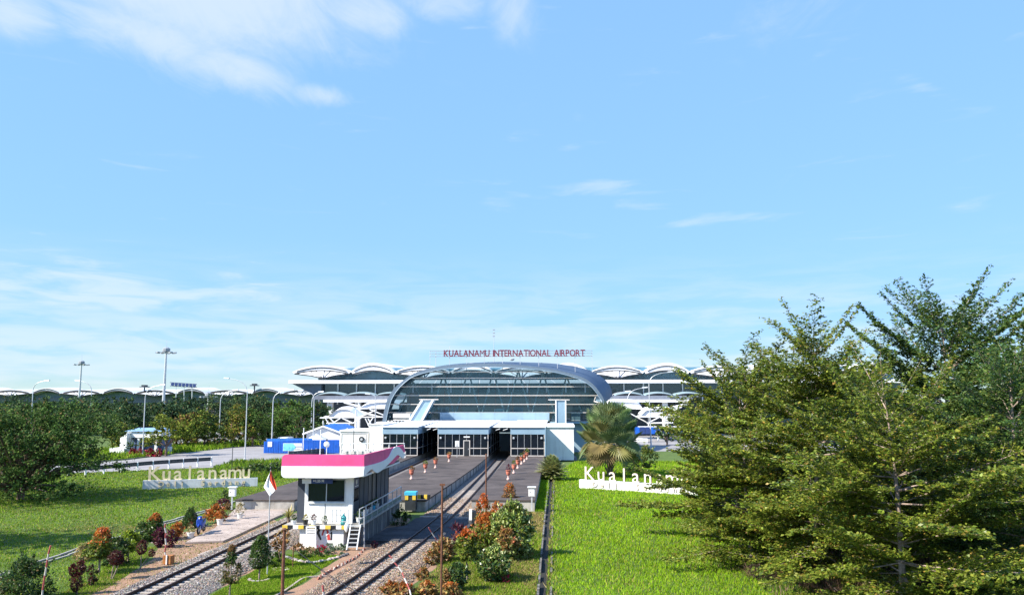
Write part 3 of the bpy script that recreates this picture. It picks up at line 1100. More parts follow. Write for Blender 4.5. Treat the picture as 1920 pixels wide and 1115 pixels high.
levels = [691.5, 697, 708.5, 724.5, 741, 757.5, 773, 787]
for a, b in zip(levels[:-1], levels[1:]):
    ys = np.linspace(a, b, 4)
    lft = [Q(min(fi_x(y, -1) + 1, 935), y, GY) for y in ys]
    rgt = [Q(max(fi_x(y, 1) - 1, 945), y, GY) for y in ys]
    # split each glazing band in panes of a few metres
    ncol = 12
    for c in range(ncol):
        mb = MB()
        rows = []
        for l_, r_ in zip(lft, rgt):
            rows.append([l_.lerp(r_, c / ncol + .0008), l_.lerp(r_, (c + 1) / ncol - .0008)])
        mb.grid(rows)
        mb.build('glass_pane', M_GLASS, hall)
for y in levels[1:-1]:
    l_, r_ = Q(fi_x(y, -1) + 1, y, GY - .15), Q(fi_x(y, 1) - 1, y, GY - .15)
    MB().beam(l_, r_, .25, .13).build('mullion', M_MULL, hall)
for c in range(1, 12):
    y0_, y1_ = 697, 787
    l0, r0 = Q(fi_x(741, -1), 741, GY), Q(fi_x(741, 1), 741, GY)
    x = l0.x + (r0.x - l0.x) * c / 12
    px_top = 700 if 2 < c < 10 else (716 if c in (2, 10) else 735)
    MB().box(x - .018, x + .018, GY - .04, GY - .01, 5.75, Q(900, px_top, GY).z).build('mullion', M_DARKM, hall)
# inner diagonal trusses
nodes_t = [(775, 716), (832, 700), (878, 695), (925, 694), (972, 694), (1018, 697), (1062, 706)]
nodes_b = [(745, 775), (806, 782), (852, 782), (902, 782), (948, 782), (996, 782), (1042, 782), (1090, 770)]
for i, tn in enumerate(nodes_t):
    for bn in (nodes_b[i], nodes_b[i + 1]):
        MB().tube([Q(tn[0], tn[1], 154), Q(bn[0], bn[1], 154)], .17, 6).build('truss_member', M_WHITE, hall)
hall_floor = MB().box(-33.5, 8.8, 151.0, 178, 5.1, 5.6).build('floor_slab', M_CONCD, hall)
MB().box(-33, 8.2, 175, 175.3, 5.6, 11.2).build('rear_wall', pm('hall_back', (.04, .05, .06), .6, .2), hall)
# things glimpsed inside: counters and kiosks
for k in range(9):
    x = -27 + k * 3.7
    hh = random.uniform(1.0, 2.6)
    MB().box(x, x + random.uniform(1, 2.2), 153.5 + random.uniform(0, 3), 160, 5.603, 5.6 + hh).build('kiosk', random.choice([M_HGREY, M_PALEBLUE, M_WHITE, M_NAVY]), hall, bevel=.05)
sp0, sp1 = Q(825, 773, 149.8), Q(1030, 789, 149.8)
MB().box(sp0.x, sp1.x, 149.8, 151.3, sp1.z, sp0.z).build('spandrel', M_PALEBLUE, hall)
for k in range(1, 8):
    xx = sp0.x + (sp1.x - sp0.x) * k / 8
    MB().box(xx - .02, xx + .02, 149.775, 149.797, sp1.z, sp0.z).build('panel_joint', M_BLUEGREY, hall)
MB().box(-33.6, 8.9, 151.05, 152, 0, 5.09).build('base_wall', M_BLUEGREY, hall)
MB().box(-33.9, sp0.x - .1, 149.5, 151, 5.0, 5.5).build('ledge', M_WHITE, hall)
MB().box(sp1.x + .1, 9.0, 149.9, 151, 5.2, 5.6).build('ledge', M_PALEBLUE, hall)
# prop under the right springing of the arch
pr = Q(1133, 756, HY)
MB().tube([(pr.x, HY, pr.z), (pr.x + .1, HY + .4, 0)], .16, 8).build('arch_prop', M_GALV, hall)
MB().tube([Q(1117, 744, 151), Q(1114, 752, 151), Q(1128, 756, 150.2)], .12, 6).build('arch_prop', M_MULL, hall)
# covered stair chutes coming out of the facade
chl = thing('stair_enclosure', 'slanting pale blue stair enclosure on the left of the hall front', 'staircase', Q(775, 795, 147.5))
q = [Q(762, 797, 147), Q(786, 797, 147), Q(812, 749, 147), Q(792, 749, 147)]
MB().yprism([(p.x, p.z) for p in q], 147, 150.5).build('enclosure', M_PALEBLUE, chl)
for a, b in ((q[0], q[3]), (q[1], q[2])):
    MB().beam(a + Vector((0, -.1, 0)), b + Vector((0, -.1, 0)), .2, .35).build('edge_trim', M_WHITE, chl)
MB().beam(Q(786, 748.5, 146.9), Q(822, 748.5, 146.9), .3, .16).build('cap_rail', M_MULL, chl)
chr_ = thing('stair_enclosure', 'upright pale blue stair enclosure on the right of the hall front', 'staircase', Q(1051, 795, 147.5))
a, b = Q(1041, 750, 147), Q(1062, 794, 147)
MB().box(a.x + .25, b.x - .25, 147, 150.5, b.z, a.z).build('enclosure', M_PALEBLUE, chr_)
for xx in (a.x, b.x - .23):
    MB().box(xx, xx + .23, 146.85, 150.4, b.z, a.z).build('edge_trim', M_WHITE, chr_)
c_, d_ = Q(1028, 748, 147), Q(1068, 750, 147)
MB().box(c_.x, d_.x, 146.8, 150.4, a.z + .003, a.z + .18).build('cap_rail', M_MULL, chr_)
# white plant box at the left foot of the arch
pb = thing('plant_room', 'white louvred plant room inside the left foot of the arch', 'plant room', Q(750, 796, 148.5))
a, b = Q(737, 775, 148.5), Q(768, 783, 148.5)
MB().box(a.x, b.x, 148.5, 150.8, b.z, a.z).build('wall', M_WALL, pb)
a, b = Q(737, 786, 148.4), Q(765, 788, 148.4)
MB().box(a.x, b.x, 148.4, 150.8, b.z, a.z).build('louvre', M_WALL, pb)
a, b = Q(726, 790, 148.3), Q(763, 797, 148.3)
for k in range(6):
    xx = a.x + (b.x - a.x) * k / 6
    MB().box(xx, xx + .3, 148.5, 148.8, b.z, a.z + .2).build('post', M_WHITE, pb)

# rooftop lettering ---------------------------------------------------
sg = thing('rooftop_sign', 'dark red airport name letters on a steel frame above the arch', 'sign', Q(960, 680, 153))
SY = 153.0
a, b = Q(806, 658, SY), Q(1110, 667, SY)
for z in (a.z, (a.z + b.z) / 2, b.z):
    MB().beam((a.x, SY + .15, z), (b.x, SY + .15, z), .10, .10).build('frame_rail', M_LAMPH, sg)
for px in (806, 817, 843, 875, 908, 942, 975, 1010, 1045, 1078, 1110):
    x = Q(px, 660, SY).x
    zt_ = a.z if px != 843 else Q(843, 648, SY).z
    MB().beam((x, SY + .2, Q(px, 684 + abs(px - 945) * .03, SY).z - .9), (x, SY + .2, zt_), .09, .09).build('frame_post', M_GALV, sg)
words = 'KUALANAMU INTERNATIONAL AIRPORT'
lx0, lx1 = Q(832, 668, SY).x, Q(1097, 668, SY).x
sz = 1.75
ws = []
for ch in words:
    if ch == ' ':
        ws.append(.62)
    else:
        me, xa, xb = letter(ch, sz, .08, .0 if ch == 'M' else .03, [M_RED])
        ws.append(xb - xa)
gap = ((lx1 - lx0) - sum(ws) * .82) / (len(words) - 1)
x = lx0
zb_ = Q(900, 667.8, SY).z
for ch, w in zip(words, ws):
    if ch != ' ':
        me, xa, xb = letter(ch, sz, .08, .0 if ch == 'M' else .03, [M_RED])
        o = linked('letter', me, sg, (x - xa * .82, SY, zb_), (math.pi / 2, 0, 0))
        o.scale = (.82, 1.0, 1)
    x += w * .82 + gap
an = thing('antenna', 'tall thin mast rising behind the rooftop lettering', 'antenna', Q(926, 683, 158))
p0, p1 = Q(926, 684, 158), Q(926, 618, 158)
MB().tube([p0, p1], [.07, .03], 6).build('mast', M_GALV, an)
for yy in (618, 624, 630):
    c = Q(926, yy, 158)
    MB().box(c.x - .22, c.x + .22, 157.9, 158.1, c.z - .08, c.z + .08).build('aerial', M_LAMPH, an)
MB().lathe([(.1, 0), (.45, .15), (.5, .35), (.1, .45)], Q(960, 676, 156), 10).build_thing('roof_vent', M_GALV, 'small round vent on the crest of the arch', 'vent', Q(960, 677, 156))

# ================================================================== TERMINAL with scalloped roofs
def strip_px(ps, Y):
    return [Q(x, y, Y) for x, y in ps]


def wave_arch(root, x0, x1, ypk, yend, th, Y, depth, name='roof_wave', fan=None, white=M_ROOFW):
    n = 18
    ts = np.linspace(0, 1, n + 1)
    out = [(x0 + (x1 - x0) * t, yend - (yend - ypk) * math.sin(math.pi * t) ** .85) for t in ts]
    inn = [(x0 + (x1 - x0) * (.04 + .92 * t), yend + th * .35 - (yend - ypk - th * .65) * math.sin(math.pi * t) ** .9) for t in ts]
    o3, i3 = strip_px(out, Y), strip_px(inn, Y)
    back = [p + Vector((0, depth, .6)) for p in o3]
    w = MB()
    w.grid([back, o3, i3])
    w.grid([i3, [p + Vector((0, depth, 0)) for p in i3]])
    wo = w.build(name, white, root, smooth=False)
    ln = strip_px([(a[0] + (b[0] - a[0]) * .45, a[1] + (b[1] - a[1]) * .42) for a, b in zip(out, inn)], Y - .12)
    rr = .012 * Y / 22
    MB().tube(ln[1:-1], rr, 4).build('edge_line', M_DARKM, wo)
    MB().tube([p + Vector((0, -.1, -.02)) for p in i3], rr * 1.5, 4).build('edge_line', M_DARKM, wo)
    if fan:
        ap = Q(fan[0], fan[1], Y - 3)
        f = MB()
        pts_ = [p + Vector((0, .05, 0)) for p in i3]
        ends = [pts_[0], pts_[-1]]
        for k in range(len(pts_) - 1):
            a_, b_ = pts_[k], pts_[k + 1]
            # drawn-in sail between neighbouring points of the rim and the low point
            m1 = (a_ * .5 + ap * .5)
            m2 = (b_ * .5 + ap * .5)
            sag = Vector((0, .3, .10 * (o3[len(o3) // 2].z - ap.z)))
            t1 = k / (len(pts_) - 1)
            t2 = (k + 1) / (len(pts_) - 1)
            f.add([a_, b_, m2 + sag * math.sin(math.pi * t2) * .6, m1 + sag * math.sin(math.pi * t1) * .6], [(0, 1, 2, 3)])
            f.add([m1 + sag * math.sin(math.pi * t1) * .6, m2 + sag * math.sin(math.pi * t2) * .6, ap], [(0, 1, 2)])
        f.build('fan_membrane', white, wo)
        for t in (.30, .42, .58, .70):
            k = int(t * (len(pts_) - 1))
            MB().tube([pts_[k] + Vector((0, -.15, 0)), ap + Vector((0, -.2, .1))], rr * .9, 4).build('fan_rib', M_HGREY, wo)
        # drooping rims down to the low point
        for e, mm in ((pts_[0], -1), (pts_[-1], 1)):
            m = e.lerp(ap, .55) + Vector((0, 0, .14 * (e.z - ap.z)))
            MB().tube([e, m, ap], rr * 1.4, 4).build('edge_line', M_DARKM, wo)
    return wo


TY = 235.0
term = thing('terminal_building', 'large airport terminal with white scalloped roofs behind the arched hall', 'terminal', (0, TY, 0))
waves = [(548, 658, 'f'), (658, 739, 'a'), (739, 845, 'f'), (845, 925, 'a'), (925, 1025, 'f'), (1025, 1105, 'a'), (1105, 1208, 'f'), (1208, 1293, 'a'), (1293, 1400, 'f'), (1400, 1485, 'a'), (1485, 1590, 'f'), (1590, 1675, 'a')]
for (xa, xb, k) in waves:
    if k == 'f':
        wave_arch(term, xa, xb, 684.5, 697, 10, TY, 36, fan=((xa + xb) / 2 + 3, 709))
    else:
        wave_arch(term, xa, xb, 679.5, 696, 15, TY, 36)
a, b = Q(597, 697, TY + 5), Q(1675, 713, TY + 5)
MB().box(a.x, b.x, TY + 5, TY + 30, b.z, a.z + 1.2).build('clerestory', M_GLASSB, term)
a, b = Q(541, 712.6, TY - 3), Q(1700, 717.4, TY - 3)
MB().box(a.x, b.x, TY - 3, TY + 32, b.z, a.z).build('roof_plate', M_ROOFW, term, bevel=.08)
w4 = [Q(547, 717.8, TY), Q(604, 717.8, TY), Q(604, 742, TY), Q(584, 738, TY), Q(566, 727, TY)]
MB().yprism([(p.x, p.z) for p in w4], TY - 1, TY + 30).build('eaves_wedge', pm('eaves_dark', (.11, .145, .18), .5, .1), term)
a, b = Q(600, 717.6, TY + 1), Q(1690, 745, TY + 1)
npan = 30
for k in range(npan):
    xa = a.x + (b.x - a.x) * k / npan
    xb = a.x + (b.x - a.x) * (k + 1) / npan - .12
    if -45 < xa < 8:
        pass
    MB().box(xa, xb, TY + 1, TY + 1.2, b.z, a.z).build('glass_pane', M_GLASST, term)
for k in range(0, npan + 1, 1):
    x = a.x + (b.x - a.x) * k / npan
    MB().box(x - .18, x + .18, TY + .3, TY + .8, b.z - 2, a.z).build('column', M_WHITE, term)
MB().box(a.x, b.x, TY + 6, TY + 6.4, 0, a.z).build('inner_wall', pm('inner_blue_grey', (.10, .13, .16), .7, .15), term)
# small pale vaults along the lower roof
xx = 592
while xx < 1300:
    if not (735 < xx < 1105):
        wave_arch(term, xx, xx + 54, 737.0, 741.5, 1.6, TY - 5, 4, name='low_vault', white=pm('vault_pale', (.30, .40, .44), .4, .08))
    xx += 56
a, b = Q(590, 741.5, TY - 16), Q(1310, 748.5, TY - 16)
MB().box(a.x, b.x, TY - 16, TY, b.z, a.z).build('deck_edge', pm('deck_grey', (.16, .18, .22), .6, .1), term)
c_, d_ = Q(606, 748.6, TY - 18), Q(1292, 753.6, TY - 18)
MB().box(c_.x, d_.x, TY - 18, TY - .5, d_.z, c_.z).build('deck_fascia', M_ROOFW, term)
MB().box(c_.x + 2, d_.x, TY - 2, TY - 1.5, 0, d_.z).build('lower_wall', pm('lower_dark', (.075, .095, .12), .5, .2), term)
for px in (620, 672, 1246, 1160):
    p = Q(px, 753, TY - 16)
    MB().box(p.x - .7, p.x + .7, TY - 17, TY - 15.6, 0, d_.z - .003).build('column', M_WHITE, term)
for (pa, pb) in (((645, 754), (676, 763)), ((1290, 757), (1240, 768)), ((1278, 762), (1245, 775)), ((1246, 762), (1246, 790))):
    MB().tube([Q(*pa, TY - 19), Q(*pb, TY - 19)], .3, 6).build('raking_strut', M_WHITE, term)

# entrance membranes in front of the terminal ------------------------------
def membrane(px, Y, label, depth=9):
    root = thing('entrance_membrane', label, 'canopy', Q(px[len(px) // 2][0], 800, Y), 'white entrance membranes')
    cc = catmull(px, 4)
    f3 = strip_px(cc, Y)
    mb = MB()
    mb.grid([f3, [p + Vector((0, depth * .5, .7)) for p in f3], [p + Vector((0, depth, 0)) for p in f3]])
    mb.build('membrane', M_ROOFW, root, smooth=True)
    lo = min(p.z for p in f3) - .05
    MB().yprism([(p.x, p.z - .03) for p in f3] + [(f3[-1].x, lo), (f3[0].x, lo)], Y + .35, Y + .5).build('gable_sheet', M_ROOFW, root)
    return root


def truss(root, segs, Y, r=.14):
    for (x0, y0, x1, y1) in segs:
        MB().tube([Q(x0, y0, Y), Q(x1, y1, Y)], r, 6).build('strut', M_WHITE, root)


m1 = membrane([(603, 783), (616, 780), (628, 770), (640, 767), (653, 768), (664, 775), (676, 783)], 192, 'white humped membrane above the blue hoarding, lower left of the hall')
truss(m1, [(600, 783, 732, 781), (612, 793, 660, 793), (618, 783, 628, 793), (638, 784, 624, 793), (642, 784, 662, 793), (680, 781, 662, 793), (610, 783, 620, 800), (655, 793, 655, 812), (668, 768, 668, 815), (676, 781, 706, 768), (700, 782, 690, 797), (685, 784, 700, 815), (690, 784, 706, 812), (606, 788, 606, 806)], 190)
m2 = membrane([(672, 766), (682, 760), (694, 756), (712, 754), (735, 754), (748, 757)], 200, 'upper white membrane tucked behind the left foot of the arch', 8)
truss(m2, [(644, 766.5, 730, 764.5), (693, 767, 727, 781), (655, 767, 700, 779), (665, 767, 712, 781), (672, 755, 676, 764)], 198)
m3 = membrane([(1138, 757), (1150, 753), (1170, 753), (1190, 754), (1199, 758), (1205, 765)], 200, 'curved white membrane right of the fan palm top', 8)
truss(m3, [(1140, 765, 1216, 766), (1172, 769, 1193, 781), (1193, 781, 1216, 768), (1193, 781, 1216, 793), (1216, 766, 1216, 800)], 198)
m4 = membrane([(1200, 780), (1206, 774), (1214, 768.5), (1240, 768), (1262, 769), (1266, 780)], 192, 'flat white membrane between lamp post and big trees', 8)
truss(m4, [(1196, 781, 1275, 781), (1213, 793, 1262, 792), (1218, 791, 1236, 782), (1238, 782, 1256, 792), (1256, 792, 1266, 784), (1222, 800, 1234, 815), (1234, 815, 1248, 798), (1234, 812, 1234, 826), (1196, 800, 1276, 800)], 190, .16)
bf = thing('blue_hoarding', 'dark blue hoarding below the right entrance membrane', 'hoarding', Q(1235, 815, 188))
for k in range(9):
    a, b = Q(1190 + k * 10, 800, 188), Q(1199.4 + k * 10, 813, 188)
    MB().box(a.x, b.x, 188, 188.1, b.z, a.z).build('sheet_panel', M_NAVY if k % 3 else M_BLUE, bf)
st = thing('steps', 'shaded grey steps behind the right lamp post', 'steps', Q(1205, 830, 185))
for k in range(4):
    a, b = Q(1195, 822 + k * 3.5, 186 - k * .6), Q(1215, 824 + k * 3.5, 186 - k * .6)
    MB().box(a.x, b.x, 186 - k * .6, 188, max(0, b.z), a.z).build('step', M_WHITE, st)

# far pier of the airport, left ----------------------------------------------
PY = 480.0
M_PIERW = pm('pier_roof', (.68, .70, .72), .6, .06, .1)
pier = thing('pier_building', 'long distant pier with low scalloped white roofs beyond the trees', 'pier', (-200, PY, 0))
pw = [(-180, -95, 'f'), (-95, -20, 'a'), (-20, 59, 'f'), (59, 114, 'a'), (114, 190, 'f'), (190, 252, 'a'), (252, 330, 'f'), (330, 385, 'a'), (385, 470, 'f'), (470, 528, 'a'), (528, 600, 'f'), (600, 660, 'a')]
for (xa, xb, k) in pw:
    if k == 'f':
        wave_arch(pier, xa, xb, 730, 736.5, 4, PY, 30, fan=((xa + xb) / 2, 742.5), white=M_PIERW)
    else:
        wave_arch(pier, xa, xb, 726.5, 736.5, 6.0, PY, 30, white=M_PIERW)
a, b = Q(-160, 735, PY + 6), Q(650, 745, PY + 6)
MB().box(a.x, b.x, PY + 6, PY + 26, b.z, a.z).build('clerestory', pm('pier_clerestory', (.16, .25, .31), .4, .08), pier)
a, b = Q(-160, 745.2, PY + 4), Q(650, 755, PY + 4)
MB().box(a.x, b.x, PY + 4, PY + 28, b.z, a.z).build('wall', pm('pier_wall', (.16, .18, .21), .6, .1), pier)
MB().box(a.x, b.x, PY + 5, PY + 27, 0, b.z - .01).build('lower_wall', M_HGREY, pier)
pb = thing('billboard', 'row of dark round letters on a frame above the pier roof', 'sign', Q(345, 728, 440))
for k in range(7):
    c = Q(324 + k * 6.8, 719.8 + k * .45, 440)
    MB().tube([(c.x, 440, c.z), (c.x, 439.6, c.z)], .95, 8).build('letter_disc', M_NAVY, pb)
for yy in (717, 723):
    MB().beam(Q(319, yy - .3, 440.2), Q(369, yy + 3, 440.2), .35, .35).build('frame_rail', M_NAVY, pb)
for px in (330, 345, 360):
    MB().beam(Q(px, 721, 440.3), Q(px, 752, 440.3), .35, .35).build('frame_post', M_GALV, pb)
for (px, py, lab) in ((268, 724, 'small roof plant on the distant pier right of the short lamp'), (475, 721.5, 'small roof plant on the distant pier below the lamp arm')):
    c = Q(px, py, PY - 2)
    vt = thing('roof_unit', lab, 'roof unit', c)
    MB().box(c.x - 2.2, c.x + 2.2, PY - 2, PY + 2, c.z - .5, c.z).build('base', M_HGREY, vt)
    MB().box(c.x - 1, c.x + 1, PY - 2, PY + 2, c.z + .003, c.z + .9).build('housing', M_HGREY, vt)
    MB().tube([(c.x, PY, c.z - .5), (c.x, PY, c.z - 6)], .4, 6).build('stalk', M_HGREY, vt)

#@@OBJECTS
# ================================================================== SIGNAL HOUSE on its deck
def QX(px, py, X):
    d = px_dir(px, py)
    t = X / d.x
    return Vector((X, d.y * t, CAM_H + d.z * t))


hs = thing('signal_house', 'white signal house with pink and white wavy fascia between the tracks', 'house', (-15.2, 58, 0))
DZ = 1.42
# plinth: white front with a recess behind the ladder
MB().box(-16.6, -13.75, 52.0, 65.8, 0, DZ - .14).build('plinth', M_WALL, hs)
MB().box(-13.748, -12.85, 53.0, 65.8, 0, DZ - .14).build('plinth_side', M_CONCD, hs)
for k in range(9):
    MB().box(-12.848, -12.80, 53.4 + k * 1.4, 53.5 + k * 1.4, .05, DZ - .15).build('plinth_rib', M_CONC, hs)
MB().box(-17.7, -12.7, 51.85, 66, DZ - .138, DZ).build('deck', M_CONC, hs)
seq = [M_YEL, M_BLACK, M_WHITE, M_YEL, M_BLACK, M_YEL, M_BLACK, M_WHITE, M_YEL, M_BLACK, M_WHITE, M_YEL]
for k, m in enumerate(seq):
    xa = -17.7 + k * (4.2 / 12)
    MB().box(xa + .005, xa + 4.2 / 12 - .005, 51.80, 51.848, DZ - .20, DZ + .02).build('edge_block', m, hs)
# walls
wf = MB()
WX0, WX1 = Q(571, 940, 53).x, Q(654, 940, 53).x
zwb, zwt = Q(610, 940, 53).z, Q(610, 898, 53).z
wx0, wx1 = Q(577, 920, 53).x, Q(648, 920, 53).x
wf.box(WX0, WX1, 53, 53.15, DZ, zwb)
wf.box(WX0, WX1, 53, 53.15, zwt, 4.4)
wf.box(WX0, wx0, 53, 53.15, zwb + .001, zwt - .001)
wf.box(wx1, WX1, 53, 53.15, zwb + .001, zwt - .001)
wf.build('front_wall', M_WALL, hs)
MB().box(-15.3, -15.27, 52.985, 52.998, DZ, zwb).build('wall_joint', M_HGREY, hs)
MB().box(WX1 + .003, WX1 + .27, 52.92, 53.2, DZ, 4.4).build('corner_column', M_WALL, hs)
MB().box(WX0 - .50, WX0 - .003, 53.05, 54.5, DZ, 4.4).build('side_recess', M_HGREY, hs)
win = MB()
for (xa, xb, za, zc) in ((wx0, wx1, zwb - .05, zwb + .03), (wx0, wx1, zwt - .03, zwt + .05), (wx0, wx0 + .06, zwb + .031, zwt - .031), (wx1 - .06, wx1, zwb + .031, zwt - .031), ((wx0 + wx1) / 2 - .03, (wx0 + wx1) / 2 + .03, zwb + .031, zwt - .031)):
    win.box(xa, xb, 52.95, 52.997, za, zc)
wn_ = win.build('window_frame', M_GALV, hs)
for (xa, xb) in ((wx0 + .06, (wx0 + wx1) / 2 - .03), ((wx0 + wx1) / 2 + .03, wx1 - .06)):
    MB().box(xa, xb, 53.04, 53.05, zwb, zwt).build('window_pane', M_GLASSD, wn_)
MB().box(wx0, wx1, 54.6, 54.65, DZ, 4.4).build('room_back', M_DARKM, hs)
MB().box(wx0, wx1, 52.90, 52.949, zwb - .10, zwb - .052).build('window_sill', M_WALL, hs)
# right flank with upright cladding, its grey darkened to deepen the flank's shade
SX = -13.56
ys_ = [53.21, 55.2, 56.4, 57.7, 59.0, 60.4, 61.8, 63.2, 64.6]
for k, (a, b) in enumerate(zip(ys_[:-1], ys_[1:])):
    MB().box(SX - .10 - (.05 if k in (3, 4) else 0), SX - (.05 if k in (3, 4) else 0), a + .02, b - .02, DZ, 4.6).build('cladding_panel', M_HGREY if k not in (3, 4) else pm('side_door', (.06, .065, .08), .5, .1), hs)
    MB().box(SX - .03, SX + .03, b - .019, b + .019, DZ, 4.6).build('cladding_joint', M_DARKM, hs)
sw = MB().box(SX + .003, SX + .02, 53.5, 54.9, 2.7, 4.0).build('side_window', M_GLASSD, hs)
pz = MB().box(SX + .022, SX + .035, 53.55, 54.8, 3.55, 4.25).build('poster', M_NAVY, hs)
em = MB().tube([(SX + .036, 54.15, 3.95), (SX + .05, 54.15, 3.95)], .16, 12)
em.build('poster_emblem', M_WHITE, pz)
MB().box(SX + .036, SX + .045, 53.75, 54.6, 3.66, 3.71).build('poster_line', M_WHITE, pz)
MB().box(WX0 - .3, SX - .15, 64.6, 64.75, DZ, 4.6).build('rear_wall', M_HGREY, hs)
MB().box(WX0 - .3, WX0 - .15, 54.6, 64.6, DZ, 4.6).build('left_wall', M_WALL, hs)
# name board above the window
a, b = Q(567, 897, 52.6), Q(624, 906, 52.6)
xm = Q(584, 900, 52.6).x
MB().box(a.x, xm, 52.55, 52.6, b.z, a.z).build('board_white', M_WHITE, hs)
nb = MB().box(xm + .002, b.x, 52.55, 52.6, b.z, a.z).build('board_navy', M_NAVY, hs)
me = put_text('+1,25 M', .22, .004, .006)
me.materials.clear()
me.materials.append(M_WHITE)
linked('board_text', me, nb, (xm + .12, 52.545, b.z + .1), (math.pi / 2, 0, 0))
# roof and fascias
FX1 = Q(682.5, 874, 51.9).x
FX0 = Q(528, 874, 51.9).x
zr1, zr0 = Q(600, 852, 51.9).z, Q(600, 873.5, 51.9).z
zw0 = Q(600, 895.5, 51.9).z
MB().box(FX0 + .1, FX1 - .15, 52.12, 64.2, 4.553, 4.72).build('roof_slab', M_CONCD, hs)
MB().box(FX0 + .1, FX1 - .08, 52.1, 64.2, 4.45, 4.55).build('soffit', M_WALL, hs)


def rounded(x0, x1, z0, z1, r, corners):
    ps = []
    for (cx, cz, a0, key) in ((x0 + r, z0 + r, math.pi, 'bl'), (x1 - r, z0 + r, 1.5 * math.pi, 'br'), (x1 - r, z1 - r, 0, 'tr'), (x0 + r, z1 - r, .5 * math.pi, 'tl')):
        if key in corners:
            for k in range(5):
                t = a0 + math.pi / 2 * k / 4
                ps.append((cx + r * math.cos(t), cz + r * math.sin(t)))
        else:
            ps.append({'bl': (x0, z0), 'br': (x1, z0), 'tr': (x1, z1), 'tl': (x0, z1)}[key])
    return ps


MB().yprism(rounded(FX0, FX1, zr0 + .002, zr1, .25, ('tl',)), 51.9, 52.1).build('fascia_red', M_PINK, hs)
wp = rounded(FX0, FX1, zw0, zr0 - .002, .28, ('bl',))
# right lower corner sweeps up
wp = [p for p in wp if not (abs(p[0] - FX1) < .01 and p[1] < zw0 + .01)]
ins = [i for i, p in enumerate(wp) if p[0] < FX0 + .4 and p[1] < zw0 + .01][-1]
wp[ins + 1:ins + 1] = [(FX1 - 1.3, zw0), (FX1 - .6, zw0 + .04), (FX1, zw0 + .14)]
MB().yprism(wp, 51.86, 52.08).build('fascia_white', M_FWHITE, hs)


def side_sheet(pxs, X, th, name, m):
    ps = [QX(x, y, X) for x, y in pxs]
    n = len(ps)
    vs = ps + [p + Vector((-th, 0, 0)) for p in ps]
    fs = [tuple(range(n)), tuple(reversed(range(n, 2 * n)))] + [(i, n + i, n + (i + 1) % n, (i + 1) % n) for i in range(n)]
    MB().add(vs, fs).build(name, m, hs)


side_sheet([(683, 852), (757, 833.5), (760, 846), (738, 868), (700, 876), (683, 876)], FX1 - .02, .1, 'fascia_red', M_PINK)
top_ = catmull([(683.5, 874), (713, 866), (728, 857.5), (735, 845), (740, 838), (747, 837), (754, 843), (759, 851.5)], 3)
bot_ = catmull([(759, 852), (756, 859), (750, 854.5), (745, 852.5), (737, 861), (727, 871), (716, 881), (707, 886), (701, 882), (697, 878.5), (691, 884), (683.5, 891)], 3)
side_sheet(top_ + bot_, FX1 + .045, .06, 'fascia_white', M_FWHITE)
# emblem on the plinth front
def px_poly(ps, Y, th, name, m, parent):
    q_ = [Q(x, y, Y) for x, y in ps]
    return MB().yprism([(p.x, p.z) for p in q_], Y, Y + th).build(name, m, parent)


EM = 51.985
px_poly([(597.5, 989), (602.5, 989), (598.5, 998), (603.5, 1011.5), (600, 1011.5), (593.2, 998)], EM, .012, 'emblem_chevron', M_BLACK, hs)
px_poly([(607, 987.5), (613.5, 987.5), (615.2, 993.5), (605.3, 993.5)], EM, .012, 'emblem_letter', M_REDP, hs)
px_poly([(605.2, 993.8), (608.3, 993.8), (605.6, 1003), (602.6, 1003)], EM, .012, 'emblem_letter', M_REDP, hs)
px_poly([(612.2, 993.8), (615.3, 993.8), (617.6, 1001), (619.5, 1011.5), (613.8, 1011.5), (613.2, 1001)], EM, .012, 'emblem_letter', M_REDP, hs)
px_poly([(619.2, 990.5), (622.8, 990.5), (622.3, 1011.5), (619.9, 1011.5)], EM, .012, 'emblem_bar', M_BLACK, hs)
px_poly([(602.5, 1010), (622.6, 993.3), (622.6, 994.7), (603.2, 1011.4), (602.4, 1011.4)], EM - .01, .012, 'emblem_slash', M_WALL, hs)
# railings
rl = MB()
RXr = -12.75
for k in range(9):
    y = 52.0 + k * 1.72
    MB().box(RXr - .03, RXr + .03, y - .03, y + .03, DZ, DZ + 1.0).build('rail_post', M_GALV, hs)
for z in (DZ + 1.0, DZ + .35):
    MB().box(RXr - .03, RXr + .03, 51.97, 65.8, z, z + .05).build('hand_rail', M_GALV, hs)
MB().box(RXr - .012, RXr + .012, 52.1, 65.7, DZ + .06, DZ + .3).build('toe_board', pm('green_sheet', (.10, .17, .15), .6, .15), hs)
fr = [Q(623, 980, 52), Q(653, 955, 52)]
for (a, b) in (((623, 955), (653, 955)), ((623, 977), (653, 977)), ((623, 955), (623, 980)), ((653, 955), (653, 980)), ((631, 955), (631, 977)), ((639, 955), (639, 977)), ((631, 965), (639, 965))):
    MB().beam(Q(*a, 52), Q(*b, 52), .045, .045).build('front_rail', M_GALV, hs)
MB().tube([Q(683, 1027, 51.9), Q(683, 955, 51.9)], .035, 6).build('rail_post', M_GALV, hs)

# ladders
def ladder(label, a0, a1, b0, b1, Y0, Y1, n, m, slat=.05):
    r = thing('ladder', label, 'ladder', P(a0[0], a0[1]))
    A0, B0 = Q(*a0, Y0), Q(*b0, Y0)
    A1, B1 = Q(*a1, Y1), Q(*b1, Y1)
    for a, b in ((A0, A1), (B0, B1)):
        MB().beam(a, b, .07, .09).build('side_rail', m, r)
    for k in range(n):
        t = (k + .7) / n
        MB().beam(A0.lerp(A1, t), B0.lerp(B1, t), .10, slat).build('rung', m, r)
    return r


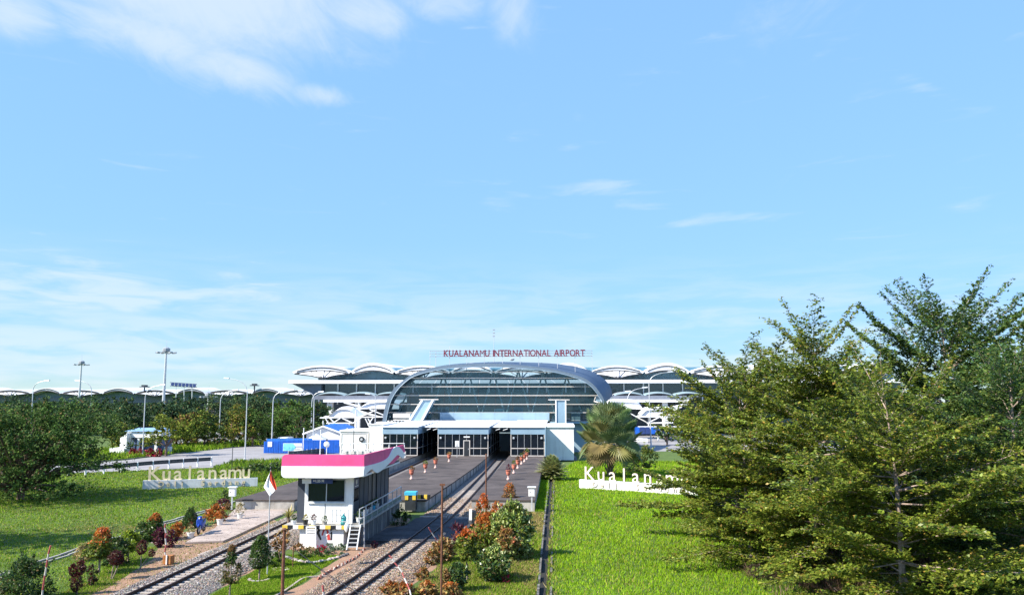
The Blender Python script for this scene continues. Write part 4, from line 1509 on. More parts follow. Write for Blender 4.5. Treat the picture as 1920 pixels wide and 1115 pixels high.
ladder('grey steel ladder leaning on the deck right of the emblem', (650, 1030), (658, 983), (669, 1030), (676, 983), 51.2, 51.75, 6, M_GALV)
ladder('white slatted ladder fixed left of the emblem', (575, 1018), (575, 986), (592, 1018), (592, 986), 51.6, 51.72, 7, M_WHITE, .085)

# ================================================================== SIGNS IN THE LAWN
def lawn_sign(label, a, b, letters_px_h, mface, board_m):
    """a, b: ends of the board on the ground"""
    a, b = Vector(a), Vector(b)
    d = (b - a).normalized()
    ang = math.atan2(d.y, d.x)
    root = thing('lawn_sign', label, 'sign', a)
    n = Vector((d.y, -d.x, 0))
    h = .92
    mb = MB()
    L = (b - a).length
    mb.beam(a + Vector((0, 0, h / 2)), b + Vector((0, 0, h / 2)), .45, h)
    mb.build('board', board_m, root)
    txt = 'Kualanamu'
    size = 2.05
    pitch = (L - 1.2) / len(txt)
    for i, ch in enumerate(txt):
        me, xa, xb = letter(ch, size, .10, .022 if mface is M_CREAM else 0.0, [mface, M_BROWN])
        c = a + d * (.55 + pitch * (i + .5) - (xa + xb) / 2) + Vector((0, 0, h + .01))
        linked('letter', me, root, c, (math.pi / 2, 0, ang))
    t2 = 'Deli  Serdang'
    p2 = (L - 2.6) / len(t2)
    for i, ch in enumerate(t2):
        if ch == ' ':
            continue
        me, xa, xb = letter(ch, .78, .05, .015, [mface, M_BROWN])
        c = a + d * (1.5 + p2 * (i + .5) - (xa + xb) / 2) + n * .27 + Vector((0, 0, .25))
        linked('letter', me, root, c, (math.pi / 2, 0, ang))
    return root


lawn_sign('grey board with tan place-name letters on the left lawn', (-44.3, 84.9, 0), (-33.3, 88.8, 0), 25, M_CREAM, pm('sign_board_grey', (.68, .69, .68), .8, .08, streak=.3))
lawn_sign('bright white board with white place-name letters before the fan palm', (2.35, 88.9, 0), (13.9, 82.6, 0), 25, M_LETW, M_WALL)

# ================================================================== STREET LAMPS, MASTS AND POLES
def lamp(label, base, top, arm, Y=None, r=.09, group='street lamps with curved arms', name='street_lamp', head=.9):
    """base, top of the straight pole and lamp head in photo measure; base stands on the ground"""
    b0 = P(*base) if Y is None else Vector((Q(base[0], base[1], Y).x, Y, 0))
    Y = b0.y
    t0, h0 = Q(*top, Y), Q(*arm, Y)
    root = thing(name, label, 'street lamp', b0, group)
    t0.x = t0.x * .5 + b0.x * .5
    s = Y / 130
    MB().tube([b0, b0.lerp(t0, .5), t0], [r * s * 1.3, r * s, r * s * .75], 8).build('pole', M_GALV, root)
    MB().lathe([(.22 * s, 0), (.22 * s, .06), (.12 * s, .3)], tuple(b0), 8).build('base', M_GALV, root)
    c1 = Vector((t0.x, Y, t0.z + (h0.z - t0.z) * .75))
    c2 = Vector((t0.x + (h0.x - t0.x) * .45, Y, h0.z - (h0.z - t0.z) * .05))
    ps = []
    for k in range(9):
        t = k / 8
        ps.append(t0 * (1 - t) ** 3 + c1 * 3 * t * (1 - t) ** 2 + c2 * 3 * t * t * (1 - t) + h0 * t ** 3)
    MB().tube(ps, [r * s * .75 * (1 - .35 * k / 8) for k in range(9)], 6).build('arm', M_GALV, root)
    sg_ = 1 if h0.x > t0.x else -1
    hd = MB()
    hl = head * s
    vs = [(h0.x - sg_ * hl * .3, Y - .16 * s, h0.z - .05 * s), (h0.x + sg_ * hl * .7, Y - .2 * s, h0.z + .02 * s), (h0.x + sg_ * hl * .7, Y + .2 * s, h0.z + .02 * s), (h0.x - sg_ * hl * .3, Y + .16 * s, h0.z - .05 * s)]
    vs += [(x, y * 0 + (Y + (y - Y) * .6), z + .2 * s) for (x, y, z) in vs]
    hd.add(vs, [(0, 3, 2, 1), (4, 5, 6, 7), (0, 1, 5, 4), (1, 2, 6, 5), (2, 3, 7, 6), (3, 0, 4, 7)])
    hd.build('lamp_head', M_GALV, root, bevel=.02)
    return root


lamp('tall street lamp at the road edge right of the guardrail, arm bending left', (459, 862), (463, 738), (427, 709.5))
lamp('street lamp between the yellow trees, arm bending right', (410, 836), (413, 752), (440, 732))
lamp('street lamp before the white booth, arm bending right', (267, 856), (271, 745), (303, 722))
lamp('street lamp behind the blue hoarding, arm bending right to the roofs', (509, 838), (512, 752), (545, 731))
lamp('street lamp rising behind the blue hoarding, arm bending left', (587, 842), (588, 748), (566, 733))
lamp('darker street lamp just beside the hoarding lamp, arm bending right', (583, 836), (584, 756), (600, 735), Y=185)
lamp('small far street lamp right of the far mast, arm bending left', (168, 800), (171, 737), (148, 714), Y=230)
lamp('far street lamp whose head pokes above the left trees', (60, 790), (59, 732), (86, 714), Y=190)
lamp('tall street lamp beside the big trees right of the palm', (1221, 838), (1215, 722), (1255, 697.5))
lamp('middle street lamp of the row behind the fan palm', (1178, 800), (1176, 752), (1207, 727), Y=210)
lamp('street lamp just right of the arch foot', (1145, 800), (1146, 747), (1175, 734), Y=225)
lamp('thin street lamp in front of the upper left membrane', (704, 800), (703, 745), (692, 739), Y=180)


def mast(label, px, ytop, Y):
    b0 = Vector((Q(px, 780, Y).x, Y, 0))
    zt = Q(px, ytop, Y).z
    root = thing('light_mast', label, 'light mast', b0, 'high floodlight masts')
    MB().tube([b0, (b0.x, Y, zt)], [.55, .28], 8).build('pole', M_GALV, root)
    MB().lathe([(.9, 0), (1.1, .1), (1.1, .9), (.5, 1.3)], (b0.x, Y, zt), 10).build('head_frame', M_LAMPH, root)
    for k in range(8):
        a = k * math.pi / 4 + .2
        c = Vector((b0.x + 2.0 * math.cos(a), Y + 2.0 * math.sin(a), zt - .4))
        MB().beam((b0.x, Y, zt + .1), c, .12, .12).build('bracket', M_GALV, root)
        MB().beam(c, c + Vector((.9 * math.cos(a), .9 * math.sin(a), .12)), .75, .35).build('floodlight', M_LAMPH, root)
    MB().tube([(b0.x, Y, zt + 1.2), (b0.x, Y, zt + 3.4)], .05, 5).build('lightning_rod', M_GALV, root)
    return root


mast('taller floodlight mast above the white booth', 305, 659, 230)
mast('farther floodlight mast above the dark left tree', 146, 682, 300)
mast('stub of a far mast behind the trees left of centre lamp', 389, 742, 260)

# thin poles near the hoarding and in the lawn
def pole(name, label, base, ytop, r, m, Y=None, group=None, cat='pole', cap=None):
    b0 = P(*base) if Y is None else Vector((Q(base[0], base[1], Y).x, Y, Q(base[0], base[1], Y).z))
    t0 = Q(base[0], ytop, b0.y)
    root = thing(name, label, cat, b0, group)
    MB().tube([b0, (b0.x, b0.y, t0.z)], [r, r * .85], 8).build('shaft', m, root)
    if cap:
        MB().box(b0.x - cap, b0.x + cap, b0.y - .04, b0.y + .04, t0.z - .1, t0.z).build('cap', m, root)
    else:
        MB().lathe([(r * 1.4, 0), (r * 1.4, .04), (r * .4, .1)], (b0.x, b0.y, t0.z - .02), 8).build('cap', m, root)
    return root


for (px, yb, yt, lab) in ((568, 853, 803, 'thin white pole at the right end of the banner'), (600, 853, 806, 'thin white pole left of the globe lamp'), (650, 852, 803, 'white pole at the left edge of the porthole wall'), (665, 851, 800, 'white pole just left of the porthole'), (716, 849, 803, 'thin white pole at the corner of the left canopy')):
    pole('white_pole', lab, (px, yb), yt, .09, M_WHITE, group='thin white poles by the hoarding')
pole('dark_pole', 'thin dark pole in front of the white porthole wall', (662, 868), 795, .06, M_DARKM)
pole('dark_pole', 'thin dark pole rising from the mound right of the guardrail', (434, 893), 838, .05, M_DARKM)
gb = P(612, 856)
t = thing('globe_lamp', 'white globe lamp on a short post before the blue hoarding', 'lamp', gb)
gt = Q(611, 836, gb.y)
MB().tube([gb, (gb.x, gb.y, gt.z)], .07, 8).build('post', M_WHITE, t)
MB().lathe([(.05, -.5), (.35, -.4), (.5, -.1), (.48, .2), (.3, .42), (.05, .5)], (gb.x, gb.y, gt.z + .3), 12).build('globe', M_WHITE, t, smooth=True)
MB().tube([(gb.x, gb.y, gt.z + .8), (gb.x, gb.y, gt.z + 1.2)], .12, 6).build('finial', M_DARKM, t)

# rusty poles of the foreground
pole('rusty_pole', 'thick rusty pole rising from the bottom edge before the signal house', (528.5, 1135), 992, .085, M_RUST, cat='pole')
pole('rusty_pole', 'thin rusty pole with a small cross-bar right of the curving track', (827, 1140), 906, .055, M_RUST, cap=.12)
pole('rusty_pole', 'thin rusty pole standing among the orange shrubs', (911, 985), 852, .06, M_RUST)

# flag
fb = P(501, 1077)
fl = thing('flag', 'red and white flag hanging limp on a thin pole', 'flag', fb)
ft = Q(507.5, 880, fb.y)
MB().tube([fb, ft], [.035, .02], 6).build('pole', M_GALV, fl)
MB().lathe([(.02, 0), (.05, .05), (.05, .12), (.01, .18)], tuple(ft), 8).build('finial', M_DARKM, fl)


def cloth(left, right, m, name, ph):
    rows = []
    for i in range(len(left)):
        row = []
        for j in range(7):
            t_ = j / 6
            px, py = left[i][0] + (right[i][0] - left[i][0]) * t_, left[i][1] + (right[i][1] - left[i][1]) * t_
            p = Q(px, py, fb.y - .05 + .09 * math.sin(t_ * 8 + i * .7 + ph) - .04 * i)
            row.append(p)
        rows.append(row)
    MB().grid(rows).build(name, m, fl, smooth=True)


cloth([(507, 883), (505.5, 892), (505, 899), (508, 905), (512, 911), (516, 918)], [(508.5, 882), (511, 890), (513.5, 897), (516, 904), (518, 911), (518.5, 917)], pm('flag_red', (.62, .07, .03), .8, .08, 4), 'red_cloth', 0)
cloth([(506.5, 885), (502, 894), (498.5, 903), (494.5, 912), (499, 919), (505.5, 929.5)], [(507, 884), (505.6, 893), (505, 899.5), (509, 907), (512.5, 913), (516, 918.5)], pm('flag_white', (.80, .80, .78), .8, .04, 4), 'white_cloth', 1.0)

# red and white rods stuck beside the tracks
M_RODR = pm('faded_red', (.42, .10, .09), .8, .3, 9)
M_RODW = pm('dirty_white', (.58, .55, .50), .8, .25, 9)


def rod(label, pl, Ys, r, cat='rod', name='striped_rod'):
    """pl: photo positions from foot to tip, Ys: distances; alternate red and white lengths"""
    ps = [Q(x, y, Y) for (x, y), Y in zip(pl, Ys)]
    root = thing(name, label, cat, ps[0], 'red and white rods')
    n = len(ps) - 1
    for i in range(n):
        a, b = ps[i], ps[i + 1]
        MB().tube([a, b], [r * .72, r * .66], 6).build('band', M_RODR if (n - i) % 2 else M_RODW, root)
    return root


rod('bent red and white rod leaning over the curving track', [(771, 1118), (768, 1105), (763, 1093), (758, 1083), (754, 1072), (746, 1061), (739, 1053), (735.5, 1046), (729, 1040)], [36.5, 37.3, 37.6, 37.8, 37.9, 38, 38, 38, 38], .05)
rod('short red and white rod leaning in the shaded track bed', [(823, 1019), (819, 1012), (815, 1006), (809, 997), (803.5, 988)], [51.8, 51.8, 51.7, 51.6, 51.5], .05)
rod('red-tipped white rod at the bottom edge left of the rails', [(607.5, 1125), (607, 1118), (606.5, 1108), (605, 1096)], [36.4, 36.4, 36.4, 36.4], .07)
rod('slanting rod with a red tip on the far left verge', [(77, 1135), (80, 1105), (84, 1078), (87, 1062), (89, 1048), (91, 1037), (95, 1022)], [36.5, 36.5, 36.4, 36.3, 36.2, 36.1, 36.0], .055)
rp = rod('upright red and white post in a wooden box by the left track', [(311, 1052), (311, 1044), (309, 1034), (311.5, 1020), (310, 1008), (311, 998), (309, 988), (310, 981)], [46.6] * 8, .06)
bx0, bx1 = Q(308, 1052, 46.5), Q(322, 1036, 46.5)
wb = thing('wooden_box', 'small orange wooden box at the foot of the striped post', 'box', (bx0.x, 46.5, 0))
bw = pm('orange_wood', (.42, .17, .05), .8, .2, 5)
for k in range(4):
    MB().box(bx0.x + k * .115, bx0.x + k * .115 + .105, 46.3, 46.34, .05, .52).build('plank', bw, wb)
MB().box(bx0.x + .2, bx0.x + .27, 46.25, 46.298, .03, .56).build('batten', M_WHITE, wb)
MB().box(bx0.x - .02, bx0.x + .48, 46.342, 46.75, .03, .5).build('body', bw, wb)

# low cable strung from the flower bed to the track side
ca_ = thing('cable', 'black cable strung low from the flower bed across the rails', 'cable', Q(550, 1027, 46))
k0, k1 = Q(550, 1027, 46), Q(692, 1123, 36.2)
MB().tube([k0.lerp(k1, i / 10) - Vector((0, 0, .10 * math.sin(math.pi * i / 10))) for i in range(11)], .018, 5).build('wire', M_BLACK, ca_)
for kk in (k0, k1):
    MB().tube([(kk.x, kk.y, 0), kk + Vector((0, 0, .05))], .03, 6).build('stake', M_RUST, ca_)

# guardrail on the road
gr = thing('guardrail', 'dark steel guardrail on white posts along the near road edge', 'guardrail', P(227, 886))
gp = [(100, 893), (128, 891.5), (160, 890), (194, 888), (227, 885), (257, 882.5), (286, 880), (316, 878), (343, 876), (370, 874.5), (396, 873)]
tops = [Q(x, y - 17, P(x, y).y) for x, y in gp]
for (x, y), tp in zip(gp, tops):
    b = P(x, y)
    MB().box(b.x - .09, b.x + .09, b.y - .09, b.y + .09, 0, tp.z).build('post', M_WHITE, gr)
for a, b in zip(tops[:-1], tops[1:]):
    for dz_ in (-.16, -.42):
        MB().beam(a + Vector((0, -.13, dz_)), b + Vector((0, -.13, dz_)), .06, .25).build('rail_beam', pm('guardrail_dark', (.045, .048, .055), .6, .2), gr)

# white meter cabinets on the platform corners
def cabinet(label, px, py, Y, z0):
    c = Q(px, py, Y)
    r = thing('meter_cabinet', label, 'cabinet', (c.x, Y, z0), 'white meter cabinets')
    MB().box(c.x - .06, c.x + .06, Y, Y + .1, z0, c.z).build('leg', M_GALV, r)
    MB().box(c.x - .27, c.x + .27, Y - .05, Y + .25, c.z, c.z + .72).build('box', M_WHITE, r, bevel=.015)
    MB().box(c.x - .36, c.x + .36, Y - .14, Y + .34, c.z + .723, c.z + .80).build('hood', M_WHITE, r)
    MB().box(c.x - .2, c.x + .2, Y - .065, Y - .052, c.z + .08, c.z + .62).build('door', M_WALL, r)
    MB().box(c.x - .16, c.x - .12, Y - .08, Y - .066, c.z + .3, c.z + .42).build('handle', M_BLACK, r)


cabinet('white meter cabinet at the corner of the left platform', 435, 930, 68.2, 0.2)
cabinet('white meter cabinet at the corner of the right platform', 997, 930, 69.3, 0.1)

# platform end markers and bin
pe = thing('bin', 'small bin with bright blue lid at the end of the middle platform', 'bin', (-13.9, 68.6, 0))
a, b = Q(759, 921, 68.6), Q(781, 928, 68.6)
MB().box(a.x, b.x, 68.4, 69.3, b.z + .002, a.z).build('lid', M_CYAN, pe, bevel=.02)
c_ = Q(770, 936, 68.6)
MB().box(a.x + .05, b.x - .05, 68.45, 69.25, .2, b.z).build('body', M_DARKM, pe)
for (xa, xb, m) in ((760, 766, M_YEL), (774, 780, M_YEL)):
    p, q_ = Q(xa, 928, 68.6), Q(xb, 936, 68.6)
    MB().box(p.x, q_.x, 68.40, 68.446, q_.z, p.z).build('stripe', m, pe)
es = thing('edge_marker', 'yellow and black striped end of the middle platform', 'marker', (-12, 69.3, .5))
for k, m in enumerate((M_YEL, M_BLACK, M_YEL, M_BLACK)):
    p, q_ = Q(783 + k * 6, 927, 69.2), Q(788.6 + k * 6, 935, 69.2)
    MB().box(p.x, q_.x, 69.2, 69.4, q_.z, p.z).build('block', m, es)

# white and black stub signal right of the crossing slab
gsx = P(882, 986)
t = thing('stub_post', 'peeling white post beside the orange shrubs at the platform end', 'post', gsx)
MB().box(gsx.x - .11, gsx.x + .11, gsx.y, gsx.y + .2, 0.45, 1.25).build('post', M_WHITE, t)
MB().box(gsx.x - .15, gsx.x + .05, gsx.y - .02, gsx.y + .2, 0.0, .449).build('foot', M_CONCD, t)
MB().box(gsx.x + .113, gsx.x + 1.0, gsx.y + .05, gsx.y + .15, 0.0, 1.05).build('panel', M_DARKM, t)
# concrete cross-beam over the right track bed
MB().box(-11.0, -9.6, 64.6, 64.9, .1, .26).build_thing('cable_trough', M_PAVE, 'pale concrete cable trough lid left of the curving rails', 'trough lid', (-10.3, 64.7, .1))
MB().box(-8.1, -6.3, 64.0, 64.3, .1, .26).build_thing('cable_trough', M_PAVE, 'pale concrete cable trough lid right of the curving rails', 'trough lid', (-7.2, 64.1, .1))

# blue hoarding, banner, tent, booth
bh = thing('blue_hoarding', 'bright blue corrugated hoarding with a banner beside the road', 'hoarding', P(540, 850))
YH = 143.0
for k in range(15):
    xa, xb = 495 + k * 9.4, 495 + k * 9.4 + 9.1
    yt = 827 - .035 * (xa - 495) if xa < 585 else 824
    a, b = Q(xa, yt, YH), Q(xb, 849, YH)
    pn = MB().box(a.x, b.x, YH, YH + .06, max(b.z, .02), a.z).build('sheet_panel', M_BLUE, bh)
    for j in (.25, .5, .75):
        xx = a.x + (b.x - a.x) * j
        MB().box(xx - .04, xx + .04, YH - .035, YH - .002, max(b.z, .03), a.z - .02).build('corrugation', M_BLUE, pn)
for k in range(10):
    a, b = Q(500 + k * 8.6, 822 - k * .12, YH + 9), Q(508 + k * 8.6, 829, YH + 9)
    MB().box(a.x, b.x, YH + 9, YH + 9.05, 0, a.z).build('sheet_panel', M_BLUER, bh)
a, b = Q(531, 830.5, YH - .1), Q(565.5, 845, YH - .1)
bn = thing('banner', 'pale blue and white banner fixed to the blue hoarding', 'banner', (a.x, YH, 1))
MB().box(a.x, b.x, YH - .08, YH - .04, b.z, a.z).build('sheet', M_WHITE, bn)
xm = a.x + (b.x - a.x) * .55
MB().yprism([(a.x + .05, b.z + .05), (xm, b.z + .05), (xm + .5, (a.z + b.z) / 2), (xm, a.z - .05), (a.x + .05, a.z - .05)], YH - .10, YH - .083).build('picture', pm('banner_blue', (.18, .62, .80), .5, .3, 1.2), bn)
for k, (w0, w1) in enumerate(((.62, .95), (.62, .98), (.66, .98))):
    zz = b.z + (a.z - b.z) * (.25 + k * .2)
    MB().box(a.x + (b.x - a.x) * w0, a.x + (b.x - a.x) * w1, YH - .10, YH - .083, zz, zz + .09).build('stripe', M_NAVY if k else M_BLACK, bn)
a, b = Q(502, 827.5, YH - .1), Q(509.5, 837, YH - .1)
MB().box(a.x, b.x, YH - .08, YH - .04, b.z, a.z).build_thing('notice_board', M_WHITE, 'small white notice on the left end of the blue hoarding', 'notice', (a.x, YH, 2))

tn = thing('gabled_shed', 'white gabled shed with blue roof behind the blue hoarding', 'shed', P(607, 838))
YG = 160.0
ap, el, er = Q(607, 799, YG), Q(571, 813, YG), Q(644, 813, YG)
MB().yprism([(el.x + .4, 0), (er.x - .4, 0), (er.x - .4, er.z + .1), (ap.x, ap.z - .15), (el.x + .4, el.z + .1)], YG, YG + 16).build('wall', M_WALL, tn)
for e in (el, er):
    s = 1 if e is er else -1
    MB().add([ap + Vector((0, -.4, 0)), e + Vector((s * .3, -.4, -.1)), e + Vector((s * .3, 16.4, -.1)), ap + Vector((0, 16.4, 0)), ap + Vector((0, -.4, .16)), e + Vector((s * .3, -.4, .06)), e + Vector((s * .3, 16.4, .06)), ap + Vector((0, 16.4, .16))],
             [(0, 1, 2, 3), (7, 6, 5, 4), (0, 4, 5, 1), (1, 5, 6, 2), (2, 6, 7, 3)]).build('roof', M_BLUER, tn)
    MB().beam(ap + Vector((0, -.46, .05)), e + Vector((s * .3, -.46, -.03)), .1, .3).build('barge_board', M_WHITE, tn)
a, b = Q(597, 814, YG), Q(602, 818, YG)
MB().box(a.x, b.x, YG - .05, YG - .003, b.z, a.z).build('vent', M_HGREY, tn)
bp = thing('gabled_shed', 'bright blue pitched roof just right of the white gable', 'shed', P(635, 836))
ap = Q(626, 793, 176)
MB().add([Q(608, 797, 172), Q(628, 793, 176), Q(655, 799, 176), Q(644, 812, 166), Q(628, 807, 168)], [(0, 1, 2, 3, 4)]).build('roof', M_BLUER, bp)
a, b = Q(612, 808, 174), Q(652, 808, 174)
MB().box(a.x, b.x, 174, 175, 0, a.z - .5).build('wall', M_WALL, bp)
sw_ = thing('small_marquee', 'little white peaked marquee under the white gable', 'marquee', P(585, 840))
ap, el, er = Q(588, 813, 155), Q(572, 824, 155), Q(606, 824, 155)
MB().add([ap + Vector((0, 2, 0)), el, er, el + Vector((0, 4, 0)), er + Vector((0, 4, 0))], [(0, 1, 2), (0, 2, 4), (0, 4, 3), (0, 3, 1)]).build('canvas', M_WALL, sw_)
for e in (el, er):
    MB().tube([e, (e.x, e.y, 0)], .08, 6).build('leg', M_GALV, sw_)

# dark parapet with white top rail in front of the forecourt
pf = thing('parapet_fence', 'dark panelled parapet curving in front of the hoarding and white wall', 'fence', P(600, 855))
pl_ = [(540, 857.5), (566, 855), (592, 852), (618, 849.5), (645, 846)]
pp = [P(x, y) for x, y in pl_]
for a, b in zip(pp[:-1], pp[1:]):
    for k in range(3):
        p, q_ = a.lerp(b, k / 3 + .01), a.lerp(b, (k + 1) / 3 - .01)
        MB().beam(p + Vector((0, 0, .5)), q_ + Vector((0, 0, .5)), .12, 1.0).build('panel', pm('parapet_dark', (.06, .07, .085), .7, .2), pf)
        MB().beam(p + Vector((0, 0, .55)), p + Vector((0, 0, 1.15)), .1, .1).build('post', M_GALV, pf)
wf_ = thing('rail_fence', 'white two-bar fence before the porthole wall above the pink roof', 'fence', (-31, 120, 0))
a, b = Q(645, 830.5, 120), Q(760, 830.5, 120)
for yy in (830.5, 841.5):
    p, q_ = Q(640, yy + .5, 120), Q(758, yy, 120)
    MB().beam(p, q_, .08, .1).build('bar', M_WHITE, wf_)
for k in range(9):
    p = Q(642 + k * 14.5, 830, 120)
    MB().box(p.x - .05, p.x + .05, 120.07, 120.17, 0, p.z).build('post', M_WHITE, wf_)
MB().box(a.x, b.x, 120.5, 120.7, .0, 1.9).build('backing_panel', pm('backing_pale', (.55, .53, .51), .8, .1), wf_)

bo_ = thing('white_booth', 'white booth with blue roof behind the red flower bed', 'booth', P(260, 853))
YB = 140.0
a, b = Q(238, 808, YB), Q(292, 820, YB)
MB().box(a.x, b.x + 1, YB, YB + 5, b.z, a.z).build('fascia', M_WALL, bo_)
MB().box(a.x + .3, b.x + .6, YB + 1.2, YB + 4.8, 0, b.z - .003).build('wall', pm('booth_glass', (.10, .14, .24), .4, .2, 1.5), bo_)
MB().add([(a.x - .3, YB - .3, a.z + .003), (b.x + 1.3, YB - .3, a.z + .003), (b.x + .4, YB + 2.5, a.z + .55), (a.x + .8, YB + 2.5, a.z + .55), (b.x + 1.3, YB + 5.3, a.z + .003), (a.x - .3, YB + 5.3, a.z + .003)], [(0, 1, 2, 3), (3, 2, 4, 5), (0, 3, 5), (1, 4, 2)]).build('roof', pm('booth_roof', (.22, .36, .52), .5, .1), bo_)
for xx in (a.x - .3, a.x + 1.9, b.x - .2):
    MB().box(xx, xx + .4, YB + .1, YB + .5, 0, b.z - .003).build('column', M_WALL, bo_)
for (px, w) in ((285, 7), (300, 8), (312, 6)):
    p = Q(px, 848, YB + 2)
    MB().box(p.x, p.x + w * .09, YB + 2, YB + 3, 0, 1.2).build('counter', M_WALL, bo_)
pg = thing('annexe', 'low white annexe wall left of the booth by the dark tree', 'annexe', P(215, 853))
a, b = Q(205, 840, 138), Q(232, 850, 138)
MB().box(a.x, b.x, 138, 141, 0, a.z).build('wall', M_WALL, pg)
a, b = Q(226, 812, 138.5), Q(236, 850, 138.5)
MB().yprism([(a.x, 0), (b.x, 0), (b.x, a.z), (a.x, a.z - .8)], 138.5, 140).build('pylon', M_WALL, pg)
vk = thing('parked_van', 'small white vehicles half hidden by the hoarding trees', 'van', P(530, 838))
p = Q(520, 815, 165)
MB().box(p.x, p.x + 2.2, 165, 169, .5, 1.9).build('body', M_WHITE, vk, bevel=.15)
MB().box(p.x + .2, p.x + 2.0, 164.95, 164.99, 1.2, 1.7).build('windscreen', M_GLASSD, vk)
for xx in (p.x + .3, p.x + 1.9):
    for yy in (165.7, 168.2):
        MB().tube([(xx - .1, yy, .35), (xx + .1, yy, .35)], .35, 12).build('wheel', M_TYRE, vk)

# motorbike ------------------------------------------------------------------
def motorbike(label, loc, ang):
    root = thing('motorbike', label, 'motorbike', loc)
    ca, sa = math.cos(ang), math.sin(ang)

    def T(p):
        p = (p[0] * 1.12, p[1] * 1.12, p[2] * 1.12)
        return Vector((loc[0] + p[0] * ca - p[1] * sa, loc[1] + p[0] * sa + p[1] * ca, loc[2] + p[2]))

    def ring(cx, R, r, n=18, m=6):
        mb = MB()
        rows = []
        for i in range(n + 1):
            a = 2 * math.pi * i / n
            rows.append([T((cx + (R + r * math.cos(b)) * math.cos(a), r * 1.1 * math.sin(b), R + r + (R + r * math.cos(b)) * math.sin(a))) for b in [2 * math.pi * j / m for j in range(m + 1)]])
        mb.grid(rows)
        return mb
    for cx in (.62, -.62):
        w = ring(cx, .25, .05).build('wheel', M_TYRE, root, smooth=True)
        ring(cx, .19, .018).build('rim', M_RIM, w, smooth=True)
        sp = MB()
        for k in range(6):
            a = k * math.pi / 3
            sp.tube([T((cx, 0, .30)), T((cx + .19 * math.cos(a), 0, .30 + .19 * math.sin(a)))], .012, 4)
        sp.build('spokes', M_RIM, w)

    def loft(name, secs, m):
        rows = [[T((x, y * wd / 2, z0 + (z1 - z0) * zz)) for (y, zz) in ((-1, .15), (-1, .8), (-.5, 1), (.5, 1), (1, .8), (1, .15), (.5, 0), (-.5, 0), (-1, .15))] for (x, wd, z0, z1) in secs]
        mb = MB().grid(rows)
        mb.add(rows[0][:-1], [tuple(range(8))])
        mb.add(rows[-1][:-1], [tuple(reversed(range(8)))])
        return mb.build(name, m, root, smooth=True)
    loft('body', [(-.75, .16, .62, .76), (-.45, .26, .42, .76), (0, .24, .34, .66), (.25, .26, .30, .60), (.42, .34, .34, .82)], M_MBLUE)
    loft('front_shield', [(.36, .30, .45, .95), (.48, .40, .42, .98), (.58, .28, .55, .92)], M_MBLUE)
    loft('seat', [(-.78, .16, .76, .82), (-.4, .26, .745, .84), (-.02, .22, .68, .78)], M_BLACK)
    loft('headlamp_cowl', [(.36, .24, .94, 1.10), (.50, .28, .92, 1.10), (.58, .16, .96, 1.06)], M_MBLUE)
    MB().tube([T((.59, 0, 1.0)), T((.61, 0, 1.0))], .06, 10).build('headlight', M_WHITE, root)
    MB().tube([T((.36, -.34, 1.08)), T((.42, -.12, 1.05)), T((.42, .12, 1.05)), T((.36, .34, 1.08))], .018, 6).build('handlebar', M_BLACK, root)
    for s in (-1, 1):
        MB().tube([T((.62, s * .09, .30)), T((.46, s * .08, .85))], .022, 6).build('fork', M_RIM, root)
        MB().tube([T((.38, s * .28, 1.07)), T((.36, s * .33, 1.22))], .010, 5).build('mirror_stem', M_BLACK, root)
        MB().box(*(lambda c: (c.x - .05, c.x + .05, c.y - .02, c.y + .02, c.z - .04, c.z + .04))(T((.36, s * .34, 1.25)))).build('mirror', M_BLACK, root)
    loft('front_mudguard', [(.40, .10, .52, .60), (.62, .12, .60, .66), (.84, .10, .50, .57)], M_MBLUE)
    MB().tube([T((-.2, .14, .32)), T((-.85, .17, .42))], [.04, .06], 8).build('exhaust', M_DARKM, root)
    MB().box(*(lambda c: (c.x - .12, c.x + .12, c.y - .12, c.y + .12, c.z - .12, c.z + .12))(T((0, 0, .34)))).build('engine', M_DARKM, root, bevel=.03)
    MB().tube([T((0, -.02, .28)), T((-.03, -.24, -.0))], .015, 5).build('kickstand', M_RIM, root)


mpt = P(377, 999, .14)
motorbike('blue scooter parked on the paved apron by the green cone bush', (mpt.x, mpt.y, .14), R_(-80))

# ================================================================== URNS AND POTS
up_ = MB().lathe([(.20, 0), (.22, .05), (.20, .12), (.11, .22), (.10, .36), (.13, .42)], (0, 0, 0), 12).mesh('pedestal', pm('urn_pale', (.62, .42, .36), .8, .12, 4), smooth=False)
ub_ = MB().lathe([(.12, .42), (.24, .50), (.30, .66), (.29, .80), (.34, .86), (.34, .92), (.28, .92)], (0, 0, 0), 12).mesh('bowl', M_TERRA)


def urn(label, px, py, plant_pal, hgt=.5, sc=1.0, n=90):
    b = P(px, py, PH + .002)
    r = thing('planter_urn', label, 'urn', b, 'terracotta planter urns on the platforms')
    for nm, me in (('pedestal', up_), ('bowl', ub_)):
        o = linked(nm, me, r, b)
        o.scale = (sc * .74, sc * .74, sc)
    v_, c_ = bush_leaves((b.x, b.y, b.z + .85 * sc), .30 * sc, hgt, 'dome', n, .22, plant_pal, spiky=.8, ratio=.25, clumpy=.2)
    crown_obj('plant', [(v_, c_)], r)


